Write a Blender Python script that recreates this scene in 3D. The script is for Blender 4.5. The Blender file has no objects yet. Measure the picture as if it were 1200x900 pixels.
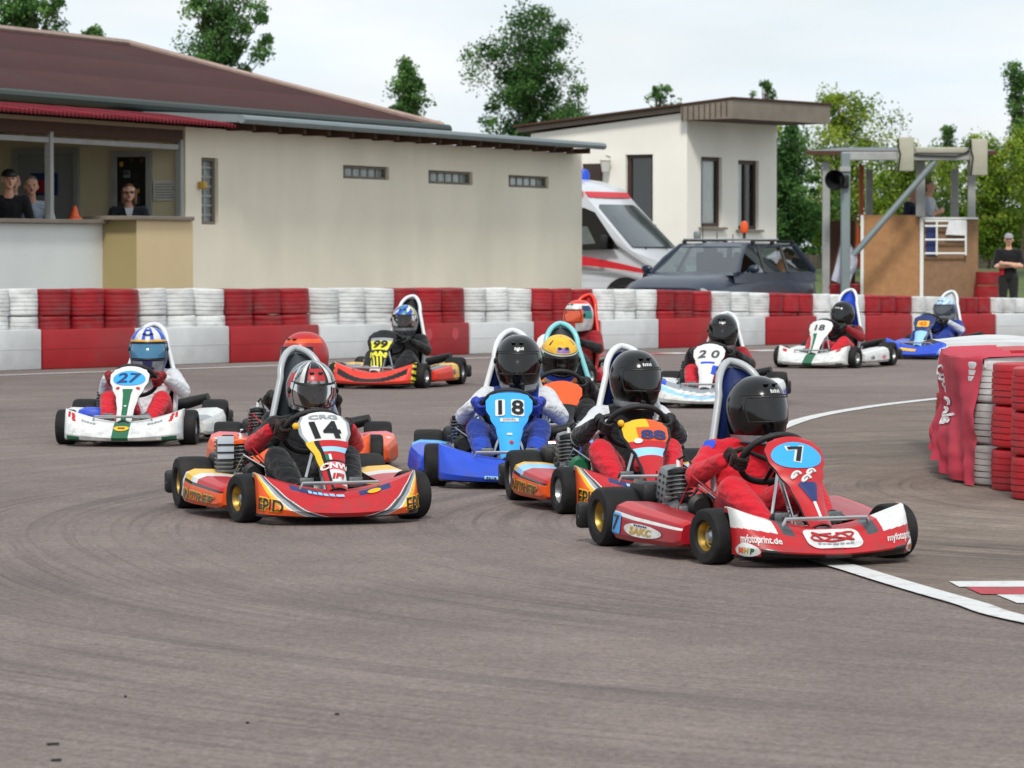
import bpy, bmesh, math, random
import numpy as np
from mathutils import Vector, Matrix, noise as mnoise

rnd = random.Random(11)
rad = math.radians
scene = bpy.context.scene
COL = scene.collection

# ------------------------------------------------------------------ camera geometry
FPX = 4200.0            # focal length in pixels of a 1200 wide picture
HC = 1.36               # lens height
PITCH = math.atan((450 - 288) / FPX)
CAM = Vector((0, 0, HC))
_F = Vector((0, math.cos(PITCH), -math.sin(PITCH)))
_U = Vector((0, math.sin(PITCH), math.cos(PITCH)))
_R = Vector((1, 0, 0))

def ray(px, py):
    return _F + _R * ((px - 600) / FPX) + _U * (-(py - 450) / FPX)

def G(px, py, z=0.0):
    d = ray(px, py)
    return CAM + d * ((z - HC) / d.z)

def at(px, py, Y):
    d = ray(px, py)
    return CAM + d * (Y / d.y)

# ------------------------------------------------------------------ materials
def lin(h):
    h = h.lstrip('#')
    c = [int(h[i:i + 2], 16) / 255 for i in (0, 2, 4)]
    return tuple(((x / 12.92) if x <= .04045 else ((x + .055) / 1.055) ** 2.4) for x in c) + (1.0,)

_mats = {}

def node_mat(name):
    m = bpy.data.materials.new(name)
    m.use_nodes = True
    nt = m.node_tree
    nt.nodes.clear()
    out = nt.nodes.new('ShaderNodeOutputMaterial')
    return m, nt, out

def paint(name, hexcol, rough=.4, metal=0.0, coat=0.0, var=.10, scale=9.0, bump=0.0, bscale=60.0, spec=.5, dirt=.0, orand=0.0, low=0.0, streak=0.0):
    """general surface: base colour broken up by two noises, uneven roughness, optional bump and dust"""
    if name in _mats:
        return _mats[name]
    m, nt, out = node_mat(name)
    N = nt.nodes.new
    L = nt.links.new
    b = N('ShaderNodeBsdfPrincipled')
    L(b.outputs[0], out.inputs[0])
    tc = N('ShaderNodeTexCoord')
    n1 = N('ShaderNodeTexNoise'); n1.inputs['Scale'].default_value = scale
    n1.inputs['Detail'].default_value = 6; n1.inputs['Roughness'].default_value = .65
    L(tc.outputs['Object'], n1.inputs['Vector'])
    c = lin(hexcol)
    mp = N('ShaderNodeMapRange')
    mp.inputs[1].default_value = .25; mp.inputs[2].default_value = .75
    mp.inputs[3].default_value = 1 - var; mp.inputs[4].default_value = 1 + var
    L(n1.outputs[0], mp.inputs[0])
    mul = N('ShaderNodeMix'); mul.data_type = 'RGBA'; mul.blend_type = 'MULTIPLY'
    mul.inputs[0].default_value = 1
    mul.inputs[6].default_value = c
    L(mp.outputs[0], mul.inputs[7])
    src = mul.outputs[2]
    if orand > 0:      # every tyre has faded a little differently
        oi = N('ShaderNodeObjectInfo')
        mo = N('ShaderNodeMapRange'); mo.inputs[3].default_value = 1 - orand; mo.inputs[4].default_value = 1 + orand * .5
        L(oi.outputs['Random'], mo.inputs[0])
        mu2 = N('ShaderNodeMix'); mu2.data_type = 'RGBA'; mu2.blend_type = 'MULTIPLY'; mu2.inputs[0].default_value = 1
        L(src, mu2.inputs[6]); L(mo.outputs[0], mu2.inputs[7]); src = mu2.outputs[2]
    if dirt > 0:
        n2 = N('ShaderNodeTexNoise'); n2.inputs['Scale'].default_value = scale * .45; n2.inputs['Detail'].default_value = 8
        L(tc.outputs['Object'], n2.inputs['Vector'])
        mp2 = N('ShaderNodeMapRange'); mp2.inputs[1].default_value = .48; mp2.inputs[2].default_value = .72
        mp2.inputs[3].default_value = 0; mp2.inputs[4].default_value = dirt
        L(n2.outputs[0], mp2.inputs[0])
        mx = N('ShaderNodeMix'); mx.data_type = 'RGBA'
        mx.inputs[7].default_value = (.10, .088, .078, 1)
        L(mp2.outputs[0], mx.inputs[0]); L(src, mx.inputs[6])
        src = mx.outputs[2]
    if streak > 0:     # rain streaks running down a wall
        mpp = N('ShaderNodeMapping'); mpp.inputs['Scale'].default_value = (1.3, 1.3, .45); L(tc.outputs['Object'], mpp.inputs[0])
        n4 = N('ShaderNodeTexNoise'); n4.inputs['Scale'].default_value = 1.0; n4.inputs['Detail'].default_value = 6; L(mpp.outputs[0], n4.inputs['Vector'])
        m4 = N('ShaderNodeMapRange'); m4.inputs[1].default_value = .35; m4.inputs[2].default_value = .75; m4.inputs[3].default_value = 1; m4.inputs[4].default_value = 1 - streak
        L(n4.outputs[0], m4.inputs[0])
        mu4 = N('ShaderNodeMix'); mu4.data_type = 'RGBA'; mu4.blend_type = 'MULTIPLY'; mu4.inputs[0].default_value = 1
        L(src, mu4.inputs[6]); L(m4.outputs[0], mu4.inputs[7]); src = mu4.outputs[2]
    if low > 0:        # road film and rubber marks on the lower edge of the bodywork
        sp = N('ShaderNodeSeparateXYZ'); L(tc.outputs['Object'], sp.inputs[0])
        h5 = N('ShaderNodeMapRange'); h5.inputs[1].default_value = .03; h5.inputs[2].default_value = .30; h5.inputs[3].default_value = .22; h5.inputs[4].default_value = -.12
        L(sp.outputs[2], h5.inputs[0])
        n5 = N('ShaderNodeTexNoise'); n5.inputs['Scale'].default_value = 17; n5.inputs['Detail'].default_value = 9; n5.inputs['Roughness'].default_value = .7
        L(tc.outputs['Object'], n5.inputs['Vector'])
        a5 = N('ShaderNodeMath'); a5.operation = 'ADD'; L(n5.outputs[0], a5.inputs[0]); L(h5.outputs[0], a5.inputs[1])
        r5 = N('ShaderNodeMapRange'); r5.inputs[1].default_value = .58; r5.inputs[2].default_value = .80; r5.inputs[3].default_value = 0; r5.inputs[4].default_value = low
        L(a5.outputs[0], r5.inputs[0])
        m5 = N('ShaderNodeMix'); m5.data_type = 'RGBA'; m5.inputs[7].default_value = (.06, .053, .048, 1)
        L(r5.outputs[0], m5.inputs[0]); L(src, m5.inputs[6]); src = m5.outputs[2]
    L(src, b.inputs['Base Color'])
    mr = N('ShaderNodeMapRange')
    mr.inputs[3].default_value = max(.03, rough - .08); mr.inputs[4].default_value = min(1, rough + .12)
    L(n1.outputs[0], mr.inputs[0]); L(mr.outputs[0], b.inputs['Roughness'])
    b.inputs['Metallic'].default_value = metal
    b.inputs['Specular IOR Level'].default_value = spec
    b.inputs['Coat Weight'].default_value = coat
    b.inputs['Coat Roughness'].default_value = .12
    if bump > 0:
        n3 = N('ShaderNodeTexNoise'); n3.inputs['Scale'].default_value = bscale; n3.inputs['Detail'].default_value = 4
        L(tc.outputs['Object'], n3.inputs['Vector'])
        bp = N('ShaderNodeBump'); bp.inputs['Strength'].default_value = bump; bp.inputs['Distance'].default_value = .01
        L(n3.outputs[0], bp.inputs['Height']); L(bp.outputs[0], b.inputs['Normal'])
    _mats[name] = m
    return m

def cloth(name, hexcol, rough=.85, var=.08):
    """racing suit or clothing fabric with soft creases"""
    if name in _mats:
        return _mats[name]
    m, nt, out = node_mat(name)
    N = nt.nodes.new; L = nt.links.new
    b = N('ShaderNodeBsdfPrincipled'); L(b.outputs[0], out.inputs[0])
    tc = N('ShaderNodeTexCoord')
    n1 = N('ShaderNodeTexNoise'); n1.inputs['Scale'].default_value = 11; n1.inputs['Detail'].default_value = 5
    n1.inputs['Distortion'].default_value = 1.6
    L(tc.outputs['Object'], n1.inputs['Vector'])
    w = N('ShaderNodeTexWave'); w.inputs['Scale'].default_value = 7; w.inputs['Distortion'].default_value = 9
    w.inputs['Detail'].default_value = 3; w.inputs['Detail Scale'].default_value = 1.6
    w.bands_direction = 'Z'
    L(tc.outputs['Object'], w.inputs['Vector'])
    mp = N('ShaderNodeMapRange'); mp.inputs[1].default_value = .3; mp.inputs[2].default_value = .7
    mp.inputs[3].default_value = 1 - var; mp.inputs[4].default_value = 1 + var
    L(n1.outputs[0], mp.inputs[0])
    mul = N('ShaderNodeMix'); mul.data_type = 'RGBA'; mul.blend_type = 'MULTIPLY'; mul.inputs[0].default_value = 1
    mul.inputs[6].default_value = lin(hexcol); L(mp.outputs[0], mul.inputs[7])
    L(mul.outputs[2], b.inputs['Base Color'])
    b.inputs['Roughness'].default_value = rough
    b.inputs['Specular IOR Level'].default_value = .25
    b.inputs['Sheen Weight'].default_value = .15
    add = N('ShaderNodeMath'); add.operation = 'ADD'
    L(n1.outputs[0], add.inputs[0]); L(w.outputs[1], add.inputs[1])
    bp = N('ShaderNodeBump'); bp.inputs['Strength'].default_value = .38; bp.inputs['Distance'].default_value = .014
    L(add.outputs[0], bp.inputs['Height']); L(bp.outputs[0], b.inputs['Normal'])
    _mats[name] = m
    return m

def glass(name, tint, refl=1.0):
    if name in _mats:
        return _mats[name]
    m, nt, out = node_mat(name)
    N = nt.nodes.new; L = nt.links.new
    t = N('ShaderNodeBsdfTransparent'); t.inputs[0].default_value = tint
    g = N('ShaderNodeBsdfGlossy'); g.inputs['Roughness'].default_value = .03
    tc = N('ShaderNodeTexCoord')
    nz = N('ShaderNodeTexNoise'); nz.inputs['Scale'].default_value = 1.3
    L(tc.outputs['Object'], nz.inputs['Vector'])
    bp = N('ShaderNodeBump'); bp.inputs['Strength'].default_value = .08
    L(nz.outputs[0], bp.inputs['Height']); L(bp.outputs[0], g.inputs['Normal'])
    fr = N('ShaderNodeFresnel'); fr.inputs[0].default_value = 1.5
    mu = N('ShaderNodeMath'); mu.operation = 'MULTIPLY_ADD'
    mu.inputs[1].default_value = refl; mu.inputs[2].default_value = .12 * max(0, refl - .5)
    L(fr.outputs[0], mu.inputs[0])
    mx = N('ShaderNodeMixShader')
    L(mu.outputs[0], mx.inputs[0]); L(t.outputs[0], mx.inputs[1]); L(g.outputs[0], mx.inputs[2])
    L(mx.outputs[0], out.inputs[0])
    _mats[name] = m
    return m

PAL = dict(
    red=('#b3141d', .38, .15), redpod=('#9c1220', .38, .15), orange=('#e2551a', .38, .15), yellow=('#e8b21c', .38, .15),
    white=('#d3d4d2', .38, .15), blue=('#1d49c4', .40, .12), skyblue=('#2f9fe0', .38, .15), navy=('#1a2c63', .4, .2),
    green=('#11603f', .38, .15), black=('#070708', .17, .25), grey=('#8b9298', .38, .15), darkgrey=('#3b4046', .35, .3),
    pink=('#d8606e', .4, .1), lightblue=('#8fc4ea', .38, .15), redorange=('#d8341f', .38, .15), gold=('#b9952f', .4, .1),
    turquoise=('#7fc9cf', .35, .3), flame=('#d9d23a', .38, .15), lilac=('#8a6bb0', .4, .1), teal=('#2a8f8a', .4, .1))

def P(k):
    h, r, c = PAL[k]
    return paint('paint_' + k, h, r, coat=c, var=.06, scale=6, dirt=.0 if k == 'black' else .06, spec=.4, low=.0 if k == 'black' else .36)

M_RUBBER = paint('tyre_rubber', '#19191a', .72, var=.25, scale=14, bump=.15, bscale=120, spec=.3, dirt=.16)
M_STEEL = paint('bright_steel', '#a9abad', .32, metal=.9, var=.15, scale=20)
M_ALU = paint('cast_aluminium', '#6f7273', .5, metal=.7, var=.25, scale=25, bump=.2, bscale=90, dirt=.35)
M_DARKMETAL = paint('oily_metal', '#2b2c2e', .45, metal=.5, var=.35, scale=30, bump=.3, bscale=70)
M_BLACKPL = paint('black_plastic', '#0e0f10', .5, var=.25, scale=14, bump=.1)
M_RIMGOLD = paint('gold_rim', '#a98b45', .38, metal=.75, var=.12)
M_RIMSILVER = paint('silver_rim', '#a7aaab', .35, metal=.8, var=.12)
M_CHROME = paint('tube_steel', '#c2c4c6', .25, metal=.9, var=.1)
M_SKIN = paint('skin', '#cf9f86', .55, var=.10, scale=14)
M_HAIR = paint('brown_hair', '#3a2a20', .7, var=.3, scale=60, bump=.5, bscale=120)
M_EYE = paint('dark_eye', '#15100e', .2)
M_LIP = paint('lips', '#94564c', .5)
M_SEATGREY = paint('seat_shell_grey', '#a8adb0', .38, coat=.2, var=.08, dirt=.12)
M_VISOR = paint('smoked_visor', '#080706', .08, coat=.3, var=.2)
M_VISORCLEAR = glass('clear_visor', (.34, .33, .31, 1), .8)
M_LEATHER = paint('black_grip', '#19191a', .6, var=.2, bump=.25)

# ------------------------------------------------------------------ mesh builder
def frame_from(d, up=Vector((0, 0, 1))):
    d = d.normalized()
    if abs(d.dot(up)) > .97:
        up = Vector((0, 1, 0))
    a = d.cross(up).normalized()
    return a, a.cross(d).normalized()

class MB:
    def __init__(self):
        self.v = []; self.f = []; self.mi = []; self.mats = []
    def idx(self, m):
        if m not in self.mats:
            self.mats.append(m)
        return self.mats.index(m)
    def add(self, vs, fs, m, M=None):
        o = len(self.v)
        for p in vs:
            p = Vector(p)
            self.v.append(M @ p if M else p)
        for i, f in enumerate(fs):
            self.f.append([o + k for k in f])
            mm = m[i] if isinstance(m, list) else m
            self.mi.append(self.idx(mm))
        return self
    def box(self, c, s, m, b=0.0, M=None, rz=0.0):
        hx, hy, hz = s[0] / 2, s[1] / 2, s[2] / 2
        T = Matrix.Translation(Vector(c)) @ Matrix.Rotation(rz, 4, 'Z')
        if M: T = M @ T
        b = min(b, hx * .9, hy * .9, hz * .9)
        if b <= 0:
            vs = [(x, y, z) for x in (-hx, hx) for y in (-hy, hy) for z in (-hz, hz)]
            fs = [(0, 1, 3, 2), (4, 6, 7, 5), (0, 4, 5, 1), (2, 3, 7, 6), (0, 2, 6, 4), (1, 5, 7, 3)]
            return self.add(vs, fs, m, T)
        bm = bmesh.new()
        bmesh.ops.create_cube(bm, size=1)
        for v in bm.verts:
            v.co = Vector((v.co.x * 2 * hx, v.co.y * 2 * hy, v.co.z * 2 * hz))
        bmesh.ops.bevel(bm, geom=list(bm.edges), offset=b, segments=2, profile=.5, affect='EDGES')
        bm.verts.index_update()
        vs = [v.co.copy() for v in bm.verts]; fs = [[v.index for v in f.verts] for f in bm.faces]
        bm.free()
        return self.add(vs, fs, m, T)
    def tube(self, pts, r, m, n=8, M=None, closed=False):
        pts = [Vector(p) for p in pts]
        k = len(pts)
        rs = list(r) if isinstance(r, (list, tuple)) else [r] * k
        vs = []
        a = None
        for i, p in enumerate(pts):
            if closed:
                d = pts[(i + 1) % k] - pts[i - 1]
            else:
                d = pts[min(i + 1, k - 1)] - pts[max(i - 1, 0)]
            d.normalize()
            if a is None:
                a, bb = frame_from(d)
            else:
                a = (a - d * a.dot(d)).normalized(); bb = a.cross(d).normalized()
            for j in range(n):
                t = 2 * math.pi * j / n
                vs.append(p + (a * math.cos(t) + bb * math.sin(t)) * rs[i])
        fs = []
        for i in range(k if closed else k - 1):
            i2 = (i + 1) % k
            for j in range(n):
                j2 = (j + 1) % n
                fs.append((i * n + j, i * n + j2, i2 * n + j2, i2 * n + j))
        if not closed:
            fs.append(tuple(range(n))[::-1]); fs.append(tuple((k - 1) * n + j for j in range(n)))
        return self.add(vs, fs, m, M)
    def lathe(self, prof, m, n=24, M=None, caps=False):
        """prof = [(r, z)], about local Z; m a material or one per ring"""
        vs = []
        k = len(prof)
        for r_, z in prof:
            for j in range(n):
                t = 2 * math.pi * j / n
                vs.append((r_ * math.cos(t), r_ * math.sin(t), z))
        fs = []; ms = []
        for i in range(k - 1):
            for j in range(n):
                j2 = (j + 1) % n
                fs.append((i * n + j, i * n + j2, (i + 1) * n + j2, (i + 1) * n + j))
                ms.append(m[i] if isinstance(m, list) else m)
        if caps:
            fs.append(tuple(range(n))[::-1]); ms.append(m[0] if isinstance(m, list) else m)
            fs.append(tuple((k - 1) * n + j for j in range(n))); ms.append(m[-1] if isinstance(m, list) else m)
        return self.add(vs, fs, ms, M)
    def grid(self, fn, nu, nv, m, u0=0., u1=1., v0=0., v1=1., M=None, flip=False, keep=None):
        vs = []
        for i in range(nu + 1):
            for j in range(nv + 1):
                vs.append(fn(u0 + (u1 - u0) * i / nu, v0 + (v1 - v0) * j / nv))
        fs = []; ms = []
        for i in range(nu):
            for j in range(nv):
                uc = u0 + (u1 - u0) * (i + .5) / nu; vc = v0 + (v1 - v0) * (j + .5) / nv
                if keep and not keep(uc, vc):
                    continue
                q = (i * (nv + 1) + j, (i + 1) * (nv + 1) + j, (i + 1) * (nv + 1) + j + 1, i * (nv + 1) + j + 1)
                fs.append(q[::-1] if flip else q)
                ms.append(m(uc, vc) if callable(m) else m)
        return self.add(vs, fs, ms, M)
    def poly(self, pts, m, M=None):
        return self.add(pts, [tuple(range(len(pts)))], m, M)
    def prism(self, pts2, h0, h1, m, fn):
        """2-D outline extruded; fn(x, y, h) -> 3-D"""
        n = len(pts2)
        vs = [fn(x, y, h0) for x, y in pts2] + [fn(x, y, h1) for x, y in pts2]
        fs = [tuple(range(n))[::-1], tuple(range(n, 2 * n))]
        for i in range(n):
            j = (i + 1) % n
            fs.append((i, j, n + j, n + i))
        return self.add(vs, fs, m)
    def ball(self, c, r, m, n=12, M=None):
        r3 = r if isinstance(r, (tuple, list)) else (r, r, r)
        prof = [(max(1e-4, math.sin(math.pi * i / (n // 2 + 2))), -math.cos(math.pi * i / (n // 2 + 2))) for i in range(n // 2 + 3)]
        T = Matrix.Translation(Vector(c)) @ Matrix.Diagonal((r3[0], r3[1], r3[2], 1))
        if M: T = M @ T
        return self.lathe(prof, m, n, T)
    def mesh(self, name, smooth=38, fixn=False):
        me = bpy.data.meshes.new(name)
        me.from_pydata([tuple(p) for p in self.v], [], self.f)
        for m in self.mats:
            me.materials.append(m)
        me.polygons.foreach_set('material_index', self.mi)
        if fixn:
            bm = bmesh.new(); bm.from_mesh(me)
            bmesh.ops.remove_doubles(bm, verts=bm.verts, dist=1e-5)
            bmesh.ops.recalc_face_normals(bm, faces=bm.faces)
            bm.to_mesh(me); bm.free()
        if smooth:
            me.polygons.foreach_set('use_smooth', [True] * len(me.polygons))
            me.set_sharp_from_angle(angle=rad(smooth))
        me.update()
        return me
    def build(self, name, parent=None, smooth=38, fixn=False):
        return obj(name, self.mesh(name, smooth, fixn), parent)

def obj(name, me, parent=None):
    o = bpy.data.objects.new(name, me)
    COL.objects.link(o)
    if parent is not None:
        o.parent = parent
    return o

def tag(o, label=None, cat=None, group=None, kind=None):
    if label: o['label'] = label
    if cat: o['category'] = cat
    if group: o['group'] = group
    if kind: o['kind'] = kind
    return o

def thing(name, label, cat, loc=(0, 0, 0), rz=0.0, group=None):
    o = bpy.data.objects.new(name, None)
    o.empty_display_size = .2
    COL.objects.link(o)
    o.location = loc; o.rotation_euler = (0, 0, rz)
    return tag(o, label, cat, group)

_txt = {}
def text_poly(s, bold=.0, shear=0.0):
    """outline of a string as flat triangles, centred, cap height about 1 -> (verts, faces, width)"""
    key = (s, bold, shear)
    if key in _txt:
        return _txt[key]
    cu = bpy.data.curves.new('lettering', 'FONT')
    cu.body = s; cu.offset = bold; cu.shear = shear; cu.resolution_u = 3
    cu.size = 1.0 / .7; cu.space_character = 1.0 + 1.6 * max(0, bold - .05)
    o = bpy.data.objects.new('lettering', cu)
    COL.objects.link(o)
    bpy.context.view_layer.update()
    me = bpy.data.meshes.new_from_object(o.evaluated_get(bpy.context.evaluated_depsgraph_get()))
    vs = [(v.co.x, v.co.y) for v in me.vertices]; fs = [tuple(p.vertices) for p in me.polygons]
    bpy.data.objects.remove(o); bpy.data.curves.remove(cu); bpy.data.meshes.remove(me)
    xs = [p[0] for p in vs]; ys = [p[1] for p in vs]
    cx = (min(xs) + max(xs)) / 2; cy = (min(ys) + max(ys)) / 2
    vs = [(x - cx, y - cy) for x, y in vs]
    _txt[key] = (vs, fs, max(xs) - min(xs))
    return _txt[key]

def ellipse_poly(n=28):
    return [(math.cos(2 * math.pi * i / n), math.sin(2 * math.pi * i / n)) for i in range(n)]

def disc_tri(pts):
    """fan with rings so that a patch follows a curved surface"""
    vs = []; fs = []
    n = len(pts); rings = 5
    for k in range(1, rings + 1):
        vs += [(x * k / rings, y * k / rings) for x, y in pts]
    vs.append((0, 0)); c = len(vs) - 1
    for i in range(n):
        j = (i + 1) % n
        fs.append((c, i, j))
        for k in range(rings - 1):
            fs.append((k * n + i, (k + 1) * n + i, (k + 1) * n + j, k * n + j))
    return vs, fs

def rect_patch(w, h, r=.25, n=5):
    pts = []
    r = r * min(w, h)
    for cx, cy, a0 in ((w / 2 - r, h / 2 - r, 0), (-w / 2 + r, h / 2 - r, 90), (-w / 2 + r, -h / 2 + r, 180), (w / 2 - r, -h / 2 + r, 270)):
        for i in range(n + 1):
            a = rad(a0 + 90 * i / n)
            pts.append((cx + r * math.cos(a), cy + r * math.sin(a)))
    return pts

class Marks:
    """stickers and lettering: every one becomes a part of its own"""
    def __init__(self):
        self.items = []; self.v = self.items; self.cur = 'sticker'
    def add(self, vs, fs, m, M=None):
        b = MB(); b.add(vs, fs, m, M); self.items.append((self.cur, b)); return self
    def tube(self, *a, **k):
        b = MB(); b.tube(*a, **k); self.items.append(('emblem', b))
    def ball(self, *a, **k):
        b = MB(); b.ball(*a, **k); self.items.append(('knob', b))
    def build(self, name, parent, smooth=0):
        for n, b in self.items:
            b.build(n, parent, smooth)

def put_text(mb, s, mapfn, h, m, bold=0.03, shear=0.0, cx=0., cy=0., sx=1.0, rot=0.0):
    if isinstance(mb, Marks): mb.cur = 'race_number' if s.replace(' ', '').isdigit() else 'lettering'
    vs, fs, w = text_poly(s, bold, shear)
    ca, sa = math.cos(rot), math.sin(rot)
    out = []
    for x, y in vs:
        x, y = x * h * sx, y * h
        out.append(mapfn(cx + x * ca - y * sa, cy + x * sa + y * ca))
    mb.add(out, fs, m)

def put_bars(mb, mapfn, w, h, m, n=5, cx=0., cy=0.):
    """lettering too small to read in the photo: a row of little strokes"""
    if isinstance(mb, Marks): mb.cur = 'sticker'
    vs = []; fs = []
    for i in range(n):
        x0 = cx - w / 2 + w * i / n; x1 = x0 + w / n * .78; y1 = h * (1 if i % 2 == 0 else .82)
        o = len(vs); vs += [mapfn(x0, cy - h / 2), mapfn(x1, cy - h / 2), mapfn(x1, cy - h / 2 + y1), mapfn(x0, cy - h / 2 + y1)]; fs.append((o, o + 1, o + 2, o + 3))
    mb.add(vs, fs, m)

def put_patch(mb, pts, mapfn, m, cx=0., cy=0.):
    if isinstance(mb, Marks): mb.cur = 'sticker'
    vs, fs = disc_tri(pts)
    mb.add([mapfn(cx + x, cy + y) for x, y in vs], fs, m)
# ------------------------------------------------------------------ people
def sphere_pts(c, r, n=10):
    out = []
    for i in range(1, n):
        ph = math.pi * i / n
        for j in range(n):
            t = 2 * math.pi * j / n
            out.append((c[0] + r[0] * math.sin(ph) * math.cos(t), c[1] + r[1] * math.sin(ph) * math.sin(t), c[2] + r[2] * math.cos(ph)))
    out.append((c[0], c[1], c[2] + r[2])); out.append((c[0], c[1], c[2] - r[2]))
    return out

def body_mesh(name, prims, zones, voxel=.012, smooth=5, spots=(), crease=.003):
    """one continuous figure: tapered limbs fused by a voxel remesh.
    prims = [(p0, r0, p1, r1, zone)], zones = {zone: material}, spots = [(p, r, material)]"""
    bm = bmesh.new()
    for p0, r0, p1, r1, z in prims:
        a = r0 if isinstance(r0, tuple) else (r0,) * 3
        b = r1 if isinstance(r1, tuple) else (r1,) * 3
        vs = [bm.verts.new(p) for p in sphere_pts(p0, a) + sphere_pts(p1, b)]
        res = bmesh.ops.convex_hull(bm, input=vs)
        junk = [g for g in res['geom_interior'] if isinstance(g, bmesh.types.BMVert)]
        bmesh.ops.delete(bm, geom=junk, context='VERTS')
    me = bpy.data.meshes.new(name)
    bm.to_mesh(me); bm.free()
    o = bpy.data.objects.new(name, me)
    COL.objects.link(o)
    rm = o.modifiers.new('fuse', 'REMESH'); rm.mode = 'VOXEL'; rm.voxel_size = voxel
    sm = o.modifiers.new('soft', 'SMOOTH'); sm.iterations = smooth; sm.factor = .5
    bpy.context.view_layer.update()
    out = bpy.data.meshes.new_from_object(o.evaluated_get(bpy.context.evaluated_depsgraph_get()))
    bpy.data.objects.remove(o); bpy.data.meshes.remove(me)
    out.name = name
    out.materials.clear()
    mats = []
    for m in list(zones.values()) + [s[2] for s in spots]:
        if m not in mats:
            mats.append(m); out.materials.append(m)
    n = len(out.vertices)
    co = np.empty(n * 3); out.vertices.foreach_get('co', co); co = co.reshape(-1, 3)
    # small creases so the cloth is not a smooth tube
    if crease:
        nr = np.empty(n * 3); out.vertices.foreach_get('normal', nr); nr = nr.reshape(-1, 3)
        d = np.array([mnoise.noise(Vector((p[0] * 22, p[1] * 22, p[2] * 34))) for p in co])
        co = co + nr * d[:, None] * crease
        out.vertices.foreach_set('co', co.ravel())
    fc = np.empty(len(out.polygons) * 3); out.polygons.foreach_get('center', fc); fc = fc.reshape(-1, 3)
    best = np.full(len(fc), 1e9); who = np.zeros(len(fc), dtype=int)
    for p0, r0, p1, r1, z in prims:
        a = np.array(p0, float); b = np.array(p1, float)
        d = b - a; L2 = max(1e-9, d.dot(d))
        t = np.clip(((fc - a) @ d) / L2, 0, 1)
        ra = np.mean(r0) if isinstance(r0, tuple) else r0
        rb = np.mean(r1) if isinstance(r1, tuple) else r1
        dist = np.linalg.norm(fc - (a + t[:, None] * d), axis=1) / (ra + (rb - ra) * t)
        k = mats.index(zones[z])
        mask = dist < best
        best[mask] = dist[mask]; who[mask] = k
    for p, r, m in spots:
        mask = np.linalg.norm(fc - np.array(p), axis=1) < r
        who[mask] = mats.index(m)
    out.polygons.foreach_set('material_index', who.astype(np.int32))
    out.polygons.foreach_set('use_smooth', [True] * len(out.polygons))
    out.update()
    return out

def head_prims(c, turn=0.0, s=1.0, hair=True, zone='skin', nod=0.0):
    """head about centre c facing -Y, turned by `turn`; returns prims and a local->world map"""
    M = Matrix.Translation(Vector(c)) @ Matrix.Rotation(turn, 4, 'Z') @ Matrix.Rotation(nod, 4, 'X') @ Matrix.Scale(s, 4)
    q = lambda x, y, z: tuple(M @ Vector((x, y, z)))
    e = .001
    pr = [
        (q(0, .012, .025), tuple(v * s for v in (.074, .088, .088)), q(0, .0, -.02), tuple(v * s for v in (.066, .078, .075)), zone),
        (q(0, -.03, -.06), tuple(v * s for v in (.044, .044, .042)), q(0, -.045, -.078), tuple(v * s for v in (.028, .028, .026)), zone),
        (q(0, -.082, .0), .011 * s, q(0, -.098, -.026), .015 * s, zone),
        (q(.075, .005, .0), .014 * s, q(.078, .012, -.03), .010 * s, zone),
        (q(-.075, .005, .0), .014 * s, q(-.078, .012, -.03), .010 * s, zone),
        (q(-.04, -.068, .028), .014 * s, q(.04, -.068, .028), .014 * s, zone),
    ]
    if hair:
        pr.append((q(0, .025, .045), tuple(v * s for v in (.079, .088, .078)), q(0, .05, -.02), tuple(v * s for v in (.07, .058, .07)), 'hair'))
    spots = [(q(.031, -.079, .008), .0125 * s, M_EYE), (q(-.031, -.079, .008), .0125 * s, M_EYE), (q(0, -.079, -.055), .016 * s, M_LIP)]
    return pr, spots, M

def hand_prims(w, d, palm, s=1.0, curl=.6, zone='skin', side=1):
    """relaxed hand from wrist w along d; palm = direction the palm faces"""
    w = Vector(w); d = Vector(d).normalized(); n = Vector(palm); n = (n - d * n.dot(d)).normalized()
    a = d.cross(n).normalized() * side
    pr = [(tuple(w + d * .01), .024 * s, tuple(w + d * .06 * s), .026 * s, zone)]
    for i, (off, ln) in enumerate(((.03, .07), (.011, .08), (-.009, .075), (-.028, .058))):
        b = w + d * .065 * s + a * off * s
        k = b + (d * math.cos(curl * .5) + n * math.sin(curl * .5)) * ln * .55 * s
        t = k + (d * math.cos(curl * 1.6) + n * math.sin(curl * 1.6)) * ln * .5 * s
        pr.append((tuple(b), .011 * s, tuple(k), .0095 * s, zone)); pr.append((tuple(k), .0095 * s, tuple(t), .008 * s, zone))
    b = w + d * .02 * s + a * .028 * s
    k = b + (a * .7 + d * .6 + n * .3).normalized() * .035 * s
    t = k + (d * .9 + n * .4).normalized() * .03 * s
    pr.append((tuple(b), .013 * s, tuple(k), .011 * s, zone)); pr.append((tuple(k), .011 * s, tuple(t), .009 * s, zone))
    return pr

# ---- helmets -----------------------------------------------------------------
def helmet_P(az, ph, g=1.0):
    """az in degrees, 0 = front (-Y); ph from the crown"""
    a = rad(az); p = rad(ph)
    r = math.sin(p) ** .86 if ph < 90 else math.sin(p) ** .55
    z = .142 * math.cos(p) if ph < 90 else -.158 * (ph - 90) / 50 * (.92 + .08 * math.cos(a))
    fx = .124 * (1 - .08 * max(0, (ph - 95) / 45))
    ca = math.cos(a)
    fy = .152 if ca > 0 else .150
    chin = 0.0
    if ph > 84 and ca > 0:
        chin = .022 * ca ** 3 * min(1, (ph - 84) / 22)
    y = -(fy * r * ca) - chin + (.02 * (ph - 100) / 40 if ph > 100 and ca < 0 else 0)
    return Vector((fx * r * math.sin(a) * g, y * g, z * g))

PORT = (60, 71, 109)      # half width, top, bottom of the eye port in degrees

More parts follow.
